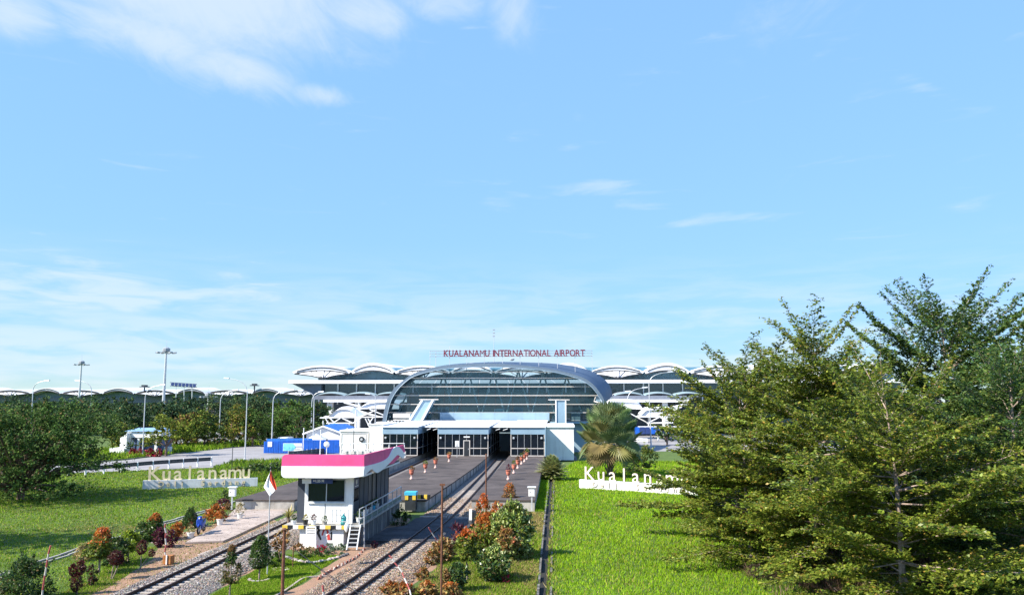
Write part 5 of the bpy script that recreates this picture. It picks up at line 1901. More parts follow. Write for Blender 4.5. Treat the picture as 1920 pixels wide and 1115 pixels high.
for k, (px, py, pal, h, lab) in enumerate([
        (771.5, 898, BROWN, .45, 'nearest terracotta urn on the middle platform'), (797.5, 885.5, G_YEL, .40, 'second nearest urn on the middle platform'),
        (816.5, 877, BROWN, .4, 'third urn along the middle platform'), (842, 865.5, CROTON, .45, 'farthest urn of the middle platform, by the notice'),
        (953, 899, PURPLE, .7, 'nearest urn on the right platform, with purple leaves'), (963.5, 887, G_YEL, .55, 'second nearest urn on the right platform'),
        (971, 878, BROWN, .6, 'third urn in the right platform row'), (978, 870, G_MID, .6, 'fourth urn in the right platform row'),
        (983.5, 865.5, BROWN, .6, 'fifth urn in the right platform row'), (988, 861, G_YEL, .7, 'farthest urn of the right platform row, by the glazing')]):
    urn(lab, px, py, pal, h, 1.12)

M_POT = pm('pot_white', (.72, .70, .66), .7, .12, 6)


def pot(label, p, r, h, pal, ph_, m=None, n=120, leaf=.16, shape='dome', pal_top=None, spiky=.4):
    p = Vector(p)
    root = thing('potted_plant', label, 'potted plant', p, 'potted plants')
    MB().lathe([(r * .7, 0), (r * .95, h * .9), (r * 1.06, h * .92), (r * 1.06, h), (r * .9, h)], tuple(p), 12).build('pot', m or M_POT, root)
    v_, c_ = bush_leaves((p.x, p.y, p.z + h * .95), ph_ * .55, ph_, shape, n, leaf, pal, pal_top, spiky=spiky, ratio=.35, clumpy=.12)
    crown_obj('plant', [(v_, c_)], root)


pot('white pot with a twiggy shrub beside the paving, nearer the track', P(357, 1008, .01), .26, .38, DRYG, .5)
pot('white pot under the orange bush on the paving edge', P(412, 983, .14), .25, .42, ORANGE, .4)
pot('white pot left of the platform wall under the pale bush', P(450, 971, .14), .25, .40, DRYG, .8, n=200)
pot('pinkish pot in front of the green cone bush', P(357, 989, .01), .24, .40, BROWN, .4, m=M_TERRA)
dk = Vector((0, 0, DZ + .002))
for (px, pal, lab, m_, hh) in ((551, G_MID, 'pale planter with trailing leaves at the left deck end', M_WHITE, .25), (573, [((.55, .45, .10), 1), ((.4, .35, .08), 1)], 'dark pot of yellow blossom on the deck edge', M_BLACK, .3),
                              (588, DKRED, 'small glassy vase with dark leaves on the deck', M_WHITE, .3), (609, G_DARK, 'low grey trough of spiky plants under the window', M_CONC, .22)):
    c = Q(px, 975, 52.25)
    pot(lab, (c.x, 52.25, DZ + .002), .19, hh, pal, .36, m=m_, n=80, leaf=.13)
for k in range(6):
    y = 52.9 + k * 1.05
    pot(['white pot nearest the ladder on the deck railing', 'second pot along the deck railing', 'third pot along the deck railing', 'fourth pot along the deck railing', 'fifth pot along the deck railing', 'farthest pot along the deck railing'][k], (-13.02, y, DZ + .36 if k else DZ + .1), .17, .28, [G_DARK, G_MID, DKRED, G_MID, G_DARK, G_MID][k], .42, m=[M_WHITE, M_POT, M_WHITE, M_POT, M_CYAN, M_POT][k], n=70, leaf=.13)
wbp = Q(644, 976, 52.3)
t = thing('water_bottle', 'teal water bottle behind the small deck railing', 'bottle', (wbp.x, 52.3, DZ))
MB().lathe([(.17, 0), (.19, .04), (.19, .42), (.16, .5), (.07, .58), (.06, .68)], (wbp.x, 52.3, DZ + .02), 14).build('bottle', M_TEAL, t, smooth=True)
MB().lathe([(.07, .68), (.07, .74), (.05, .76)], (wbp.x, 52.3, DZ + .021), 10).build('cap', M_WHITE, t)
sk = thing('sack', 'crumpled white sack at the deck corner above the ladder', 'sack', Q(652, 985, 51.7))
sm_ = MB()
c = Q(650, 986, 51.75)
rows = []
for i in range(7):
    t_ = i / 6
    rr = .15 * math.sin(math.pi * (.12 + .8 * t_))
    rows.append([(c.x + rr * (1 + .25 * math.sin(a * 3 + i)) * math.cos(a), 51.72 + rr * .5 * math.sin(a), c.z + .25 - .6 * t_) for a in [2 * math.pi * j / 10 for j in range(11)]])
sm_.grid(rows)
sm_.build('cloth', M_WALL, sk, smooth=True)

#@@PLANTS
# ================================================================== GARDEN PLANTS
def plant(name, label, px, py, w, crowns, cat='shrub', group=None, stems=1, bark=M_BARK, m=None, stem_r=.035, ring=False):
    """px, py foot in the photo; crowns: list of (dx_px, foot_px, w_px, h_px, shape, leaf, n, pal, pal_top, top_from, extra)"""
    b = P(px, py)
    s = b.y / F_PX * 1.01
    root = thing(name, label, cat, b, group)
    parts = []
    first = None
    for (dx_, foot, wp_, hp_, shp, lf, n, pal, ptop, tf, ex) in crowns:
        c0 = (b.x + dx_ * s, b.y + ex.get('dy', 0), foot * s)
        kw = {k: v for k, v in ex.items() if k != 'dy'}
        parts.append(bush_leaves(c0, wp_ / 2 * s, hp_ * s, shp, n, lf, pal, ptop, tf, **kw))
    nm = 'crown' if any(c[1] > 3 for c in crowns) else 'foliage'
    crown_obj(nm, parts, root, m)
    for k in range(stems):
        cr = crowns[k % len(crowns)]
        top = Vector((b.x + cr[0] * s + random.uniform(-.05, .05), b.y, (cr[1] + cr[3] * .5) * s))
        off = Vector((random.uniform(-.06, .06), random.uniform(-.06, .06), 0)) if stems > 1 else Vector((0, 0, 0))
        mid = (b + off).lerp(top, .5) + Vector((random.uniform(-.04, .04), 0, 0))
        MB().tube([b + off - Vector((0, 0, .03)), mid, top], [stem_r, stem_r * .8, stem_r * .4], 6).build('trunk' if stems == 1 else 'stem', bark, root)
    if ring:
        R = ring
        for k in range(14):
            a = 2 * math.pi * k / 14
            c = Vector((b.x + R * math.cos(a), b.y + R * math.sin(a), .05))
            if math.sin(a) > .35 or random.random() < .15:
                continue
            w_ = random.uniform(.06, .12)
            MB().box(c.x - w_, c.x + w_, c.y - .06, c.y + .06, 0, .05 + random.uniform(0, .04)).build('ring_stone', random.choice([M_PAVE, M_CONC]), root, bevel=.02)
    return root


X = {}
# ---- garden right of the curving track
plant('shrub', 'brown conical shrub in front of the right platform wall', 956, 952, 0, [(0, 4, 36, 48, 'cone', .15, 3000, BROWN, ORANGE, .5, {'clumpy': .35})])
plant('shrub', 'orange-topped column shrub beside the thin rusty pole', 906, 990, 0, [(0, 4, 28, 58, 'column', .16, 2200, G_YEL, ORANGE_BR, .25, X)])
plant('shrub', 'small orange ball shrub between the orange column and brown cone', 932, 975, 0, [(0, 8, 22, 26, 'ball', .15, 900, ORANGE, None, .5, X)])
plant('shrub', 'largest pale green variegated bush of the right garden', 963, 1044, 0, [(0, 2, 84, 96, 'dome', .24, 7000, VARIEG, None, .5, {'lump': .25}), (-22, 30, 40, 52, 'ball', .22, 1500, VARIEG, None, .5, {'dy': -.4})], m=M_LEAFG)
plant('shrub', 'green shrub with orange crest left of the variegated bush', 909, 1040, 0, [(0, 8, 46, 64, 'ball', .20, 2800, G_YEL, ORANGE, .55, X), (4, 45, 34, 30, 'dome', .18, 900, ORANGE, None, .5, X)])
plant('shrub', 'purple red cordyline beside the shaded track bed', 857, 1022, 0, [(0, 4, 32, 34, 'ball', .30, 600, PURPLE, None, .5, {'spiky': 1.2, 'ratio': .2})])
plant('garden_tree', 'small standard tree with orange tip on a pale trunk in the right garden', 876, 1088, 0, [(0, 36, 42, 54, 'ball', .19, 2200, G_YEL, ORANGE_BR, .72, X)], 'tree', bark=M_BARKP, stem_r=.05)
plant('shrub', 'dark green round shrub at the middle of the right garden', 925, 1090, 0, [(0, 3, 62, 58, 'ball', .20, 3600, G_MID + G_DARK, VARIEG, .55, {'lump': .22})], m=M_LEAFG)
plant('shrub', 'brownish croton above the dark round shrub', 950, 1052, 0, [(0, 18, 40, 40, 'ball', .20, 1200, CROTON, None, .5, X)])
plant('shrub', 'dark shrub at the bottom beside the rusty cross-bar pole', 858, 1108, 0, [(0, 4, 40, 46, 'ball', .18, 2400, G_DARK, None, .5, X), (-18, 4, 22, 34, 'ball', .18, 700, BROWN, None, .5, X)], m=M_LEAFG)
plant('seedling', 'tiny red sprout right of the dark round shrub', 949, 1094, 0, [(0, 3, 12, 16, 'dome', .18, 60, REDFL, None, .5, {'spiky': 1.0})], 'seedling')
plant('shrub', 'yellow-brown croton clump at the gravel edge', 833, 1052, 0, [(0, 2, 44, 40, 'ball', .22, 1500, CROTON, None, .5, {'lump': .3})])
plant('shrub', 'small dry croton nearer the bent striped rod', 808, 1058, 0, [(0, 1, 30, 28, 'ball', .20, 700, CROTON, None, .5, X)])
plant('shrub', 'low croton tuft on the lawn left of the cross-bar pole', 794, 1086, 0, [(0, 1, 26, 20, 'dome', .20, 500, CROTON, None, .5, X)])
for (px, py, lab) in ((760, 1122, 'brown croton at the bottom edge below the bent rod'), (800, 1118, 'brown croton at the bottom edge left of the cross-bar pole'), (845, 1120, 'reddish croton at the bottom edge right of the cross-bar pole'), (735, 1118, 'dry croton at the bottom edge beside the rails')):
    plant('shrub', lab, px, py, 0, [(0, 1, 40, 26, 'dome', .2, 700, CROTON, ORANGE, .7, {'lump': .3})])
# ---- island between the tracks
plant('garden_tree', 'neat oval green tree in a stone ring on the lawn island', 486, 1086, 0, [(0, 20, 38, 58, 'column', .13, 3600, G_DARK, G_MID, .3, {'clumpy': .5, 'lump': .15})], 'tree', bark=M_BARKP, stem_r=.05, ring=.5)
plant('garden_tree', 'slender two-tiered tree at the bottom left of the lawn island', 430, 1122, 0, [(1, 62, 20, 34, 'column', .13, 1200, G_DARK, BROWN, .5, X), (0, 28, 46, 36, 'ball', .13, 800, [((.16, .13, .04), 2), ((.07, .09, .02), 2)], None, .5, {'lump': .35})], 'tree', bark=M_BARKP, stem_r=.04)
plant('croton_sapling', 'leggy croton sapling behind the thick rusty pole', 530, 1062, 0, [(0, 28, 26, 40, 'ball', .18, 500, CROTON, None, .5, {'lump': .35}), (-14, 30, 18, 30, 'ball', .16, 300, BROWN, None, .5, X), (-16, 4, 34, 22, 'ball', .16, 500, G_MID, None, .5, X)], 'sapling', stems=2, stem_r=.03)
rg = thing('stone_ring', 'empty white oval ring of stones on the island lawn', 'stone ring', P(526, 1067))
c = P(526, 1067)
for k in range(18):
    a = 2 * math.pi * k / 18
    w_ = random.uniform(.05, .10)
    MB().box(c.x + .46 * math.cos(a) - w_, c.x + .46 * math.cos(a) + w_, c.y + .35 * math.sin(a) - .05, c.y + .35 * math.sin(a) + .05, 0, random.uniform(.03, .07)).build('stone', random.choice([M_PAVE, M_WALL]), rg, bevel=.015)
# flower bed round the foot of the house
bed_specs = [(560, 1032, 24, 13, BROWN, 'brown leafy clump at the left end of the flower bed'), (582, 1038, 22, 13, DRYG, 'yellowish clump in the flower bed below the white ladder'), (603, 1034, 26, 12, REDFL, 'red leafed clump in the flower bed below the emblem'), (619, 1031, 20, 12, [((.16, .24, .16), 2), ((.30, .36, .28), 1)], 'grey-green clump right of the red clump in the bed'), (640, 1031, 26, 12, [((.12, .19, .10), 2), ((.30, .34, .25), 1)], 'silvery clump at the right end of the flower bed'),
             (600, 1042, 40, 14, G_DARK, 'low dark edging plants at the front of the flower bed'), (570, 1046, 28, 14, G_MID, 'low green plants at the front left of the flower bed'), (628, 1038, 34, 14, [((.10, .16, .08), 2), ((.32, .36, .27), 1)], 'low silvery plants at the front right of the flower bed')]
for (px, py, w, h, pal, lab) in bed_specs:
    plant('bedding_plant', lab, px, py, 0, [(0, 0, w, h, 'dome', .15, 420, pal, None, .5, {'spiky': .5, 'lump': .3})], 'bedding plant', 'flower bed plants')
bs = thing('bed_edging', 'curved row of pale stones edging the flower bed', 'edging', P(600, 1050))
ed = [P(x, y) for x, y in catmull([(532, 1042), (545, 1048), (562, 1053), (585, 1055), (610, 1052), (632, 1046), (650, 1040)], 5)]
for k, p in enumerate(ed):
    r = random.uniform(.09, .15)
    MB().lathe([(r * .8, 0), (r, r * .5), (r * .75, r * .95), (r * .25, r * 1.15)], (p.x + random.uniform(-.04, .04), p.y, -.01), 7).build('stone', random.choice([M_PAVE, M_CONC, M_CONCD, M_CONC]), bs)
wh = thing('edging_line', 'wavy white kerb line between lawn island and gravel', 'edging', P(560, 1090))
el_ = [P(x, y) for x, y in catmull([(505, 1124), (528, 1112), (545, 1101), (560, 1090), (572, 1084), (590, 1082), (612, 1081)], 5)]
for a, b in zip(el_[:-1], el_[1:]):
    MB().beam(a + Vector((0, 0, .04)), b + Vector((0, 0, .04)), random.uniform(.09, .13), .09).build('kerb_piece', M_PAVE, wh)
rb = thing('brick_border', 'row of tilted red and white bricks along the curving track', 'border', P(660, 1060))
brm = [MB().add([(-.05, -.11, 0), (.05, -.11, 0), (.05, .11, 0), (-.05, .11, 0), (-.03, .02, .22), (.06, .02, .22), (.06, .13, .16), (-.03, .13, .16)], [(0, 1, 5, 4), (1, 2, 6, 5), (2, 3, 7, 6), (3, 0, 4, 7), (4, 5, 6, 7)]).mesh('brick', m) for m in (pm('old_brick', (.30, .12, .085), .95, .3, 8), M_PAVE)]
bl = catmull([(596, 1086), (610, 1076), (622, 1069), (640, 1060), (655, 1052), (668, 1045), (682, 1031)], 5)
for k, (x, y) in enumerate(bl):
    p = P(x, y)
    linked('brick', brm[k % 2], rb, (p.x, p.y, -.06), (random.uniform(-.2, .2), 0, random.uniform(-.7, .7)))
# spiky yellow agave beside the house
def spiky(label, base, n, L, pal, name='agave', el=(20, 75)):
    b = Vector(base)
    root = thing(name, label, 'plant', b)
    vs, cs = [], []
    for k in range(n):
        a = random.uniform(0, 6.28)
        e = R_(random.uniform(*el))
        d = np.array([math.cos(a) * math.cos(e), math.sin(a) * math.cos(e), math.sin(e)])
        l_ = L * random.uniform(.7, 1.1)
        w = .045 * L + .02
        side = np.cross(d, [0, 0, 1.0])
        side /= np.linalg.norm(side)
        p = np.array(b)
        prev = (p - side * w * .5, p + side * w * .5)
        for s_ in range(1, 4):
            t = s_ / 3
            q_ = p + d * l_ * t + np.array([0, 0, -.35 * l_ * t * t * math.cos(e)])
            ww = w * (1 - t ** 2) + .004
            cur = (q_ - side * ww, q_ + side * ww)
            vs += [prev[0], prev[1], cur[1], cur[0]]
            prev = cur
        cs += [pick_cols(pal, 1)[0]] * 3
    crown_obj('leaves', [(np.array(vs), np.array(cs))], root)
    MB().tube([b - Vector((0, 0, .6)), b + Vector((0, 0, .1))], .09, 7).build('stem', M_BARK, root)


c = Q(541, 970, 54)
spiky('yellow striped agave with spread leaves left of the signal house', (c.x, 54, c.z), 34, 1.0, [((.40, .36, .12), 2), ((.17, .20, .06), 1)])

# ---- verge left of the straight track
plant('garden_tree', 'biggest verge tree with an orange top and pale trunk', 185, 1075, 0, [(2, 30, 54, 62, 'cone', .18, 4200, G_YEL, ORANGE_BR, .42, {'clumpy': .55, 'lump': .2})], 'tree', bark=M_BARKP, stem_r=.06)
plant('shrub', 'dark rounded bush right behind the orange topped tree', 216, 1060, 0, [(0, 4, 52, 46, 'dome', .18, 2600, G_DARK, None, .5, X)])
plant('shrub', 'dry yellowish bush left behind the orange topped tree', 156, 1050, 0, [(0, 1, 40, 30, 'dome', .16, 900, DRYG, None, .5, {'lump': .3})])
plant('garden_tree', 'small yellow-green standard tree on the left verge', 240, 1052, 0, [(0, 20, 38, 36, 'dome', .18, 2200, [((.30, .38, .03), 3), ((.16, .24, .02), 2)], None, .5, {'clumpy': .6})], 'tree', bark=M_BARKP, stem_r=.045)
plant('shrub', 'green column shrub with orange tip on the left verge', 290, 1014, 0, [(0, 1, 30, 50, 'column', .17, 2600, G_MID, ORANGE, .68, {'clumpy': .5})])
plant('shrub', 'dark bush left of the orange tipped column', 266, 1014, 0, [(0, 0, 36, 34, 'dome', .16, 1600, G_DARK, None, .5, {'lump': .3})])
plant('topiary', 'dark red ball topiary on three bare stems', 209, 1086, 0, [(6, 26, 26, 26, 'ball', .10, 1300, DKRED, None, .5, {'clumpy': .35, 'lump': .2}), (16, 28, 12, 16, 'ball', .10, 300, DKRED, None, .5, {'clumpy': .35, 'lump': .2})], 'topiary', stems=3, bark=M_BARKP, stem_r=.03)
plant('topiary', 'dark red twin ball topiary on a pale forked stem', 261, 1066, 0, [(3, 26, 20, 26, 'ball', .10, 900, DKRED, None, .5, {'clumpy': .35, 'lump': .2}), (22, 22, 12, 14, 'ball', .10, 320, DKRED, None, .5, {'clumpy': .35, 'lump': .2})], 'topiary', stems=2, bark=M_BARKP, stem_r=.03)
plant('topiary', 'dark red topiary of three balls at the bottom left', 143, 1115, 0, [(-10, 34, 15, 22, 'ball', .10, 600, DKRED, None, .5, {'clumpy': .35, 'lump': .2}), (5, 36, 18, 26, 'ball', .10, 800, DKRED, None, .5, {'clumpy': .35, 'lump': .2}), (-2, 6, 22, 34, 'ball', .10, 900, DKRED, None, .5, {'clumpy': .35, 'lump': .2})], 'topiary', stems=2, stem_r=.03)
plant('shrub', 'ragged dark shrub right of the three ball topiary', 170, 1098, 0, [(0, 2, 24, 36, 'column', .13, 800, DKRED + G_DARK, None, .5, {'lump': .4})])
plant('shrub', 'big dark green bush in the bottom left corner', 44, 1124, 0, [(0, 0, 96, 74, 'dome', .15, 5000, G_DARK, None, .5, {'lump': .3}), (14, 50, 16, 40, 'cone', .14, 260, G_DARK, None, .5, X), (45, 8, 34, 26, 'dome', .14, 500, G_DARK, None, .5, X)])
plant('shrub', 'purple bush left of the striped post', 298, 1025, 0, [(0, 1, 24, 34, 'ball', .17, 1000, PURPLE, None, .5, X)])
plant('shrub', 'purple bush right of the striped post', 320, 1026, 0, [(0, 1, 20, 32, 'ball', .17, 700, PURPLE, None, .5, X)])
plant('shrub', 'orange croton right of the striped post', 331, 1008, 0, [(0, 1, 28, 26, 'ball', .20, 800, ORANGE, None, .5, {'lump': .3})])
plant('shrub', 'dark green cone bush behind the blue scooter', 356, 988, 0, [(0, 0, 34, 42, 'cone', .13, 4200, G_DARK, None, .5, {'clumpy': .2, 'lump': .10})])
plant('shrub', 'broad orange croton on the edge of the paving', 405, 980, 0, [(0, 4, 42, 28, 'dome', .20, 1400, ORANGE, None, .5, {'lump': .3})])
plant('shrub', 'dark purple low bush behind the orange croton', 418, 955, 0, [(0, 0, 32, 20, 'dome', .16, 800, PURPLE, None, .5, X)])
plant('shrub', 'green bush beside the left platform cabinet', 421, 944, 0, [(0, 1, 24, 24, 'dome', .14, 900, G_DARK, None, .5, X)])
plant('shrub', 'brown twiggy bush between the orange croton and the pale pot', 427, 970, 0, [(0, 2, 26, 24, 'ball', .15, 500, BROWN, None, .5, X)])
plant('shrub', 'red leaved shrub below the middle platform end', 790, 950, 0, [(0, 0, 34, 14, 'dome', .2, 500, PURPLE + BROWN, None, .5, X)])
plant('shrub', 'dark shaded hedge plant beside the deck railing wall', 752, 985, 0, [(0, 0, 40, 30, 'dome', .18, 900, G_DARK, None, .5, X)])
plant('shrub', 'small purple plant in the shade right of the ladder', 702, 1026, 0, [(0, 0, 16, 12, 'dome', .16, 160, PURPLE, None, .5, X)])
# red flower bed by the booth
for k, (px, w) in enumerate(((248, 16), (262, 16), (281, 18), (296, 16))):
    plant('flower_bush', ['leftmost red flower bush before the booth', 'red flower bush second from left before the booth', 'red flower bush right of the booth lamp', 'rightmost red flower bush before the booth'][k], px, 856, 0, [(0, 0, w, 16, 'dome', .35, 420, REDFL, None, .5, X)], 'flower bush', 'red flowers by the booth')
# bushes on the mound right of the guardrail and along the lawn
plant('shrub', 'low green thicket on the mound right of the guardrail', 478, 889, 0, [(0, 0, 66, 20, 'dome', .3, 1500, G_DARK + G_MID, None, .5, {'lump': .3}), (36, 0, 40, 22, 'dome', .3, 900, G_DARK, None, .5, X), (-34, 0, 30, 14, 'dome', .3, 500, G_YEL, None, .5, X)])
plant('shrub', 'dark hedge at the foot of the white gable wall', 1060, 858, 0, [(0, 0, 30, 16, 'dome', .25, 700, DKRED + G_DARK, None, .5, X), (-16, 0, 20, 14, 'dome', .25, 400, G_DARK, None, .5, X)])
plant('shrub', 'dark green clump right of the fan palm trunk', 1190, 884, 0, [(0, 0, 50, 32, 'dome', .25, 1800, G_DARK, None, .5, X), (24, 8, 40, 40, 'dome', .3, 1200, G_YEL, None, .5, X)])
plant('shrub', 'small yellow and orange croton below the date palm', 1020, 896, 0, [(0, 0, 22, 14, 'dome', .28, 300, ORANGE + [((.45, .40, .06), 3)], None, .5, X)])

# ================================================================== PALMS
def fan_palm(label, base, H, R, n):
    b = Vector(base)
    root = thing('fan_palm', label, 'palm tree', b)
    MB().tube([b, b + Vector((0, 0, H * .25)), b + Vector((.1, 0, H * .5))], [.38, .30, .26], 10).build('trunk', M_BARK, root)
    # old leaf bases on the trunk
    lb = MB()
    for k in range(30):
        a = k * 2.4
        z = .2 + k * H * .5 / 32
        r0 = .34
        lb.tube([b + Vector((r0 * math.cos(a), r0 * math.sin(a), z)), b + Vector((.8 * math.cos(a), .8 * math.sin(a), z + .7))], [.09, .04], 5)
    lb.build('leaf_bases', M_BARKP, root)
    top = np.array(b) + np.array([.1, 0, H * .5])
    vs, cs = [], []
    pet = MB()
    rs_ = np.random.default_rng(5)
    pal_g = [((.19, .26, .10), 3), ((.27, .33, .16), 2), ((.14, .19, .07), 2), ((.28, .27, .09), 1)]
    pal_d = [((.26, .20, .08), 2), ((.17, .16, .05), 2), ((.30, .24, .11), 1)]
    for k in range(n):
        a = k * 2.399 + random.uniform(-.2, .2)
        u_ = (k + .5) / n
        e = R_(82 - 125 * u_ + random.uniform(-8, 8))
        d = np.array([math.cos(a) * math.cos(e), math.sin(a) * math.cos(e), math.sin(e)])
        pl = R * random.uniform(.42, .60)
        bs_ = top + np.array([0, 0, (1 - u_) * .5])
        hub = bs_ + d * pl + np.array([0, 0, -.12 * pl * math.cos(e)])
        pet.tube([Vector(bs_), Vector((bs_ + hub) / 2 + np.array([0, 0, .1])), Vector(hub)], [.05, .04, .03], 5)
        pd = d
        d = pd * .55 + np.array([0, 0, .70]) if math.degrees(e) > -8 else pd * .6 + np.array([0, 0, -.55])
        d = d + rs_.normal(0, .12, 3)
        d /= np.linalg.norm(d)
        side = np.cross(pd, [0, 0, 1.0])
        side /= max(np.linalg.norm(side), .01)
        nrm = np.cross(side, d)
        # blade face looks outwards and up, folded costapalmate
        fr_ = R * random.uniform(.36, .46)
        m_ = 22
        pal = pal_d if (u_ > .80 and random.random() < .6) else pal_g
        col = pick_cols(pal, 1, .12)[0]
        bend = random.uniform(.02, .14)
        for j in range(m_):
            t0, t1 = -1 + 2 * j / m_, -1 + 2 * (j + 1) / m_
            th0, th1 = t0 * 1.9, t1 * 1.9
            tm = (th0 + th1) / 2

            def pt(th, rr, lift):
                dd = d * math.cos(th) + side * math.sin(th)
                droop = -np.array([0, 0, 1.0]) * bend * (rr ** 2) / fr_ * (.4 + .6 * abs(math.cos(th)))
                return hub + dd * rr + nrm * (lift + .10 * rr * abs(math.sin(th))) + droop
            l1 = fr_ * .62
            l2 = fr_ * random.uniform(.92, 1.08)
            c_ = col * random.uniform(.85, 1.15)
            vs += [hub, pt(th0, l1, 0), pt(tm, l1, .055 * fr_), hub]
            vs += [hub, pt(tm, l1, .055 * fr_), pt(th1, l1, 0), hub]
            vs += [pt(th0 * .98 + tm * .02, l1, 0), pt(tm, l2, .0), pt(tm, l2, 0), pt(tm, l1, .055 * fr_)]
            vs += [pt(tm, l1, .055 * fr_), pt(tm, l2, .0), pt(tm, l2, 0), pt(th1 * .98 + tm * .02, l1, 0)]
            cs += [c_] * 4
    pet.build('leaf_stalks', pm('palm_stalk', (.33, .32, .20), .6, .15), root)
    V_ = np.array(vs).reshape(-1, 4, 3)
    tri = V_[:, [0, 1, 2]].copy()
    # last quad corner repeats; keep as triangles
    q3 = np.stack([V_[:, 0], V_[:, 1], np.where(np.allclose(V_[:, 3], V_[:, 0], atol=1e-9) & False, V_[:, 2], V_[:, 2])], 1)
    tr2 = []
    cc = []
    for i in range(len(V_)):
        p = V_[i]
        if np.linalg.norm(p[3] - p[0]) < 1e-9:
            tr2.append([p[0], p[1], p[2]])
        else:
            tr2.append([p[0], p[1], p[3]])
        cc.append(cs[i])
    me = np_mesh('fronds', np.array(tr2).reshape(-1, 3) - np.array(b), 3, np.array(cc), M_LEAF)
    o = bpy.data.objects.new('fronds', me)
    COL.objects.link(o)
    o.parent = root
    return root


fp = P(1144, 893)
fan_palm('silvery fan palm with a huge round crown behind the white lawn sign', fp, 9.6, 5.0, 78)


def date_palm(label, base, H, R, n, name='date_palm'):
    b = Vector(base)
    root = thing(name, label, 'palm tree', b)
    MB().tube([b, b + Vector((.05, 0, H * .22))], [.26, .22], 9).build('trunk', M_BARK, root)
    vs, cs = [], []
    st = MB()
    pal = [((.23, .27, .08), 3), ((.33, .34, .12), 2), ((.10, .13, .03), 2), ((.32, .25, .10), 1)]
    top = np.array(b) + np.array([.05, 0, H * .22])
    for k in range(n):
        a = k * 2.399
        u_ = (k + .5) / n
        e = R_(88 - 98 * u_)
        pts_ = []
        L = R * random.uniform(.9, 1.15) * (1 - .35 * u_)
        for s_ in range(8):
            t = s_ / 7
            p = top + np.array([math.cos(a) * math.cos(e), math.sin(a) * math.cos(e), math.sin(e)]) * L * t + np.array([0, 0, -1.0]) * L * (.30 if u_ < .7 else .16) * t * t
            pts_.append(p)
        st.tube([Vector(p) for p in pts_], [.03 * (1 - .7 * i / 7) for i in range(8)], 4)
        side = np.array([-math.sin(a), math.cos(a), 0])
        for s_ in range(28):
            t = .12 + .88 * s_ / 28
            f = t * 7
            i = min(6, int(f))
            p = pts_[i] + (pts_[i + 1] - pts_[i]) * (f - i)
            fw = pts_[i + 1] - pts_[i]
            fw /= np.linalg.norm(fw)
            ll_ = L * .24 * math.sin(math.pi * min(1, .15 + t * .9)) + .08
            for sg_ in (-1, 1):
                dd = side * sg_ * .8 + fw * .55 + np.array([0, 0, -.15 + random.uniform(-.15, .15)])
                q_ = p + dd * ll_
                w = fw * .05
                vs += [p - w, p + w, q_]
                cs.append(pick_cols(pal, 1, .15)[0])
    st.build('leaf_stalks', pm('palm_stalk', (.33, .32, .20), .6, .15), root)
    me = np_mesh('fronds', np.array(vs) - np.array(b), 3, np.array(cs), M_LEAF)
    o = bpy.data.objects.new('fronds', me)
    COL.objects.link(o)
    o.parent = root


date_palm('small bushy date palm between the right platform and the lawn', P(1034, 900), 3.6, 3.0, 95)

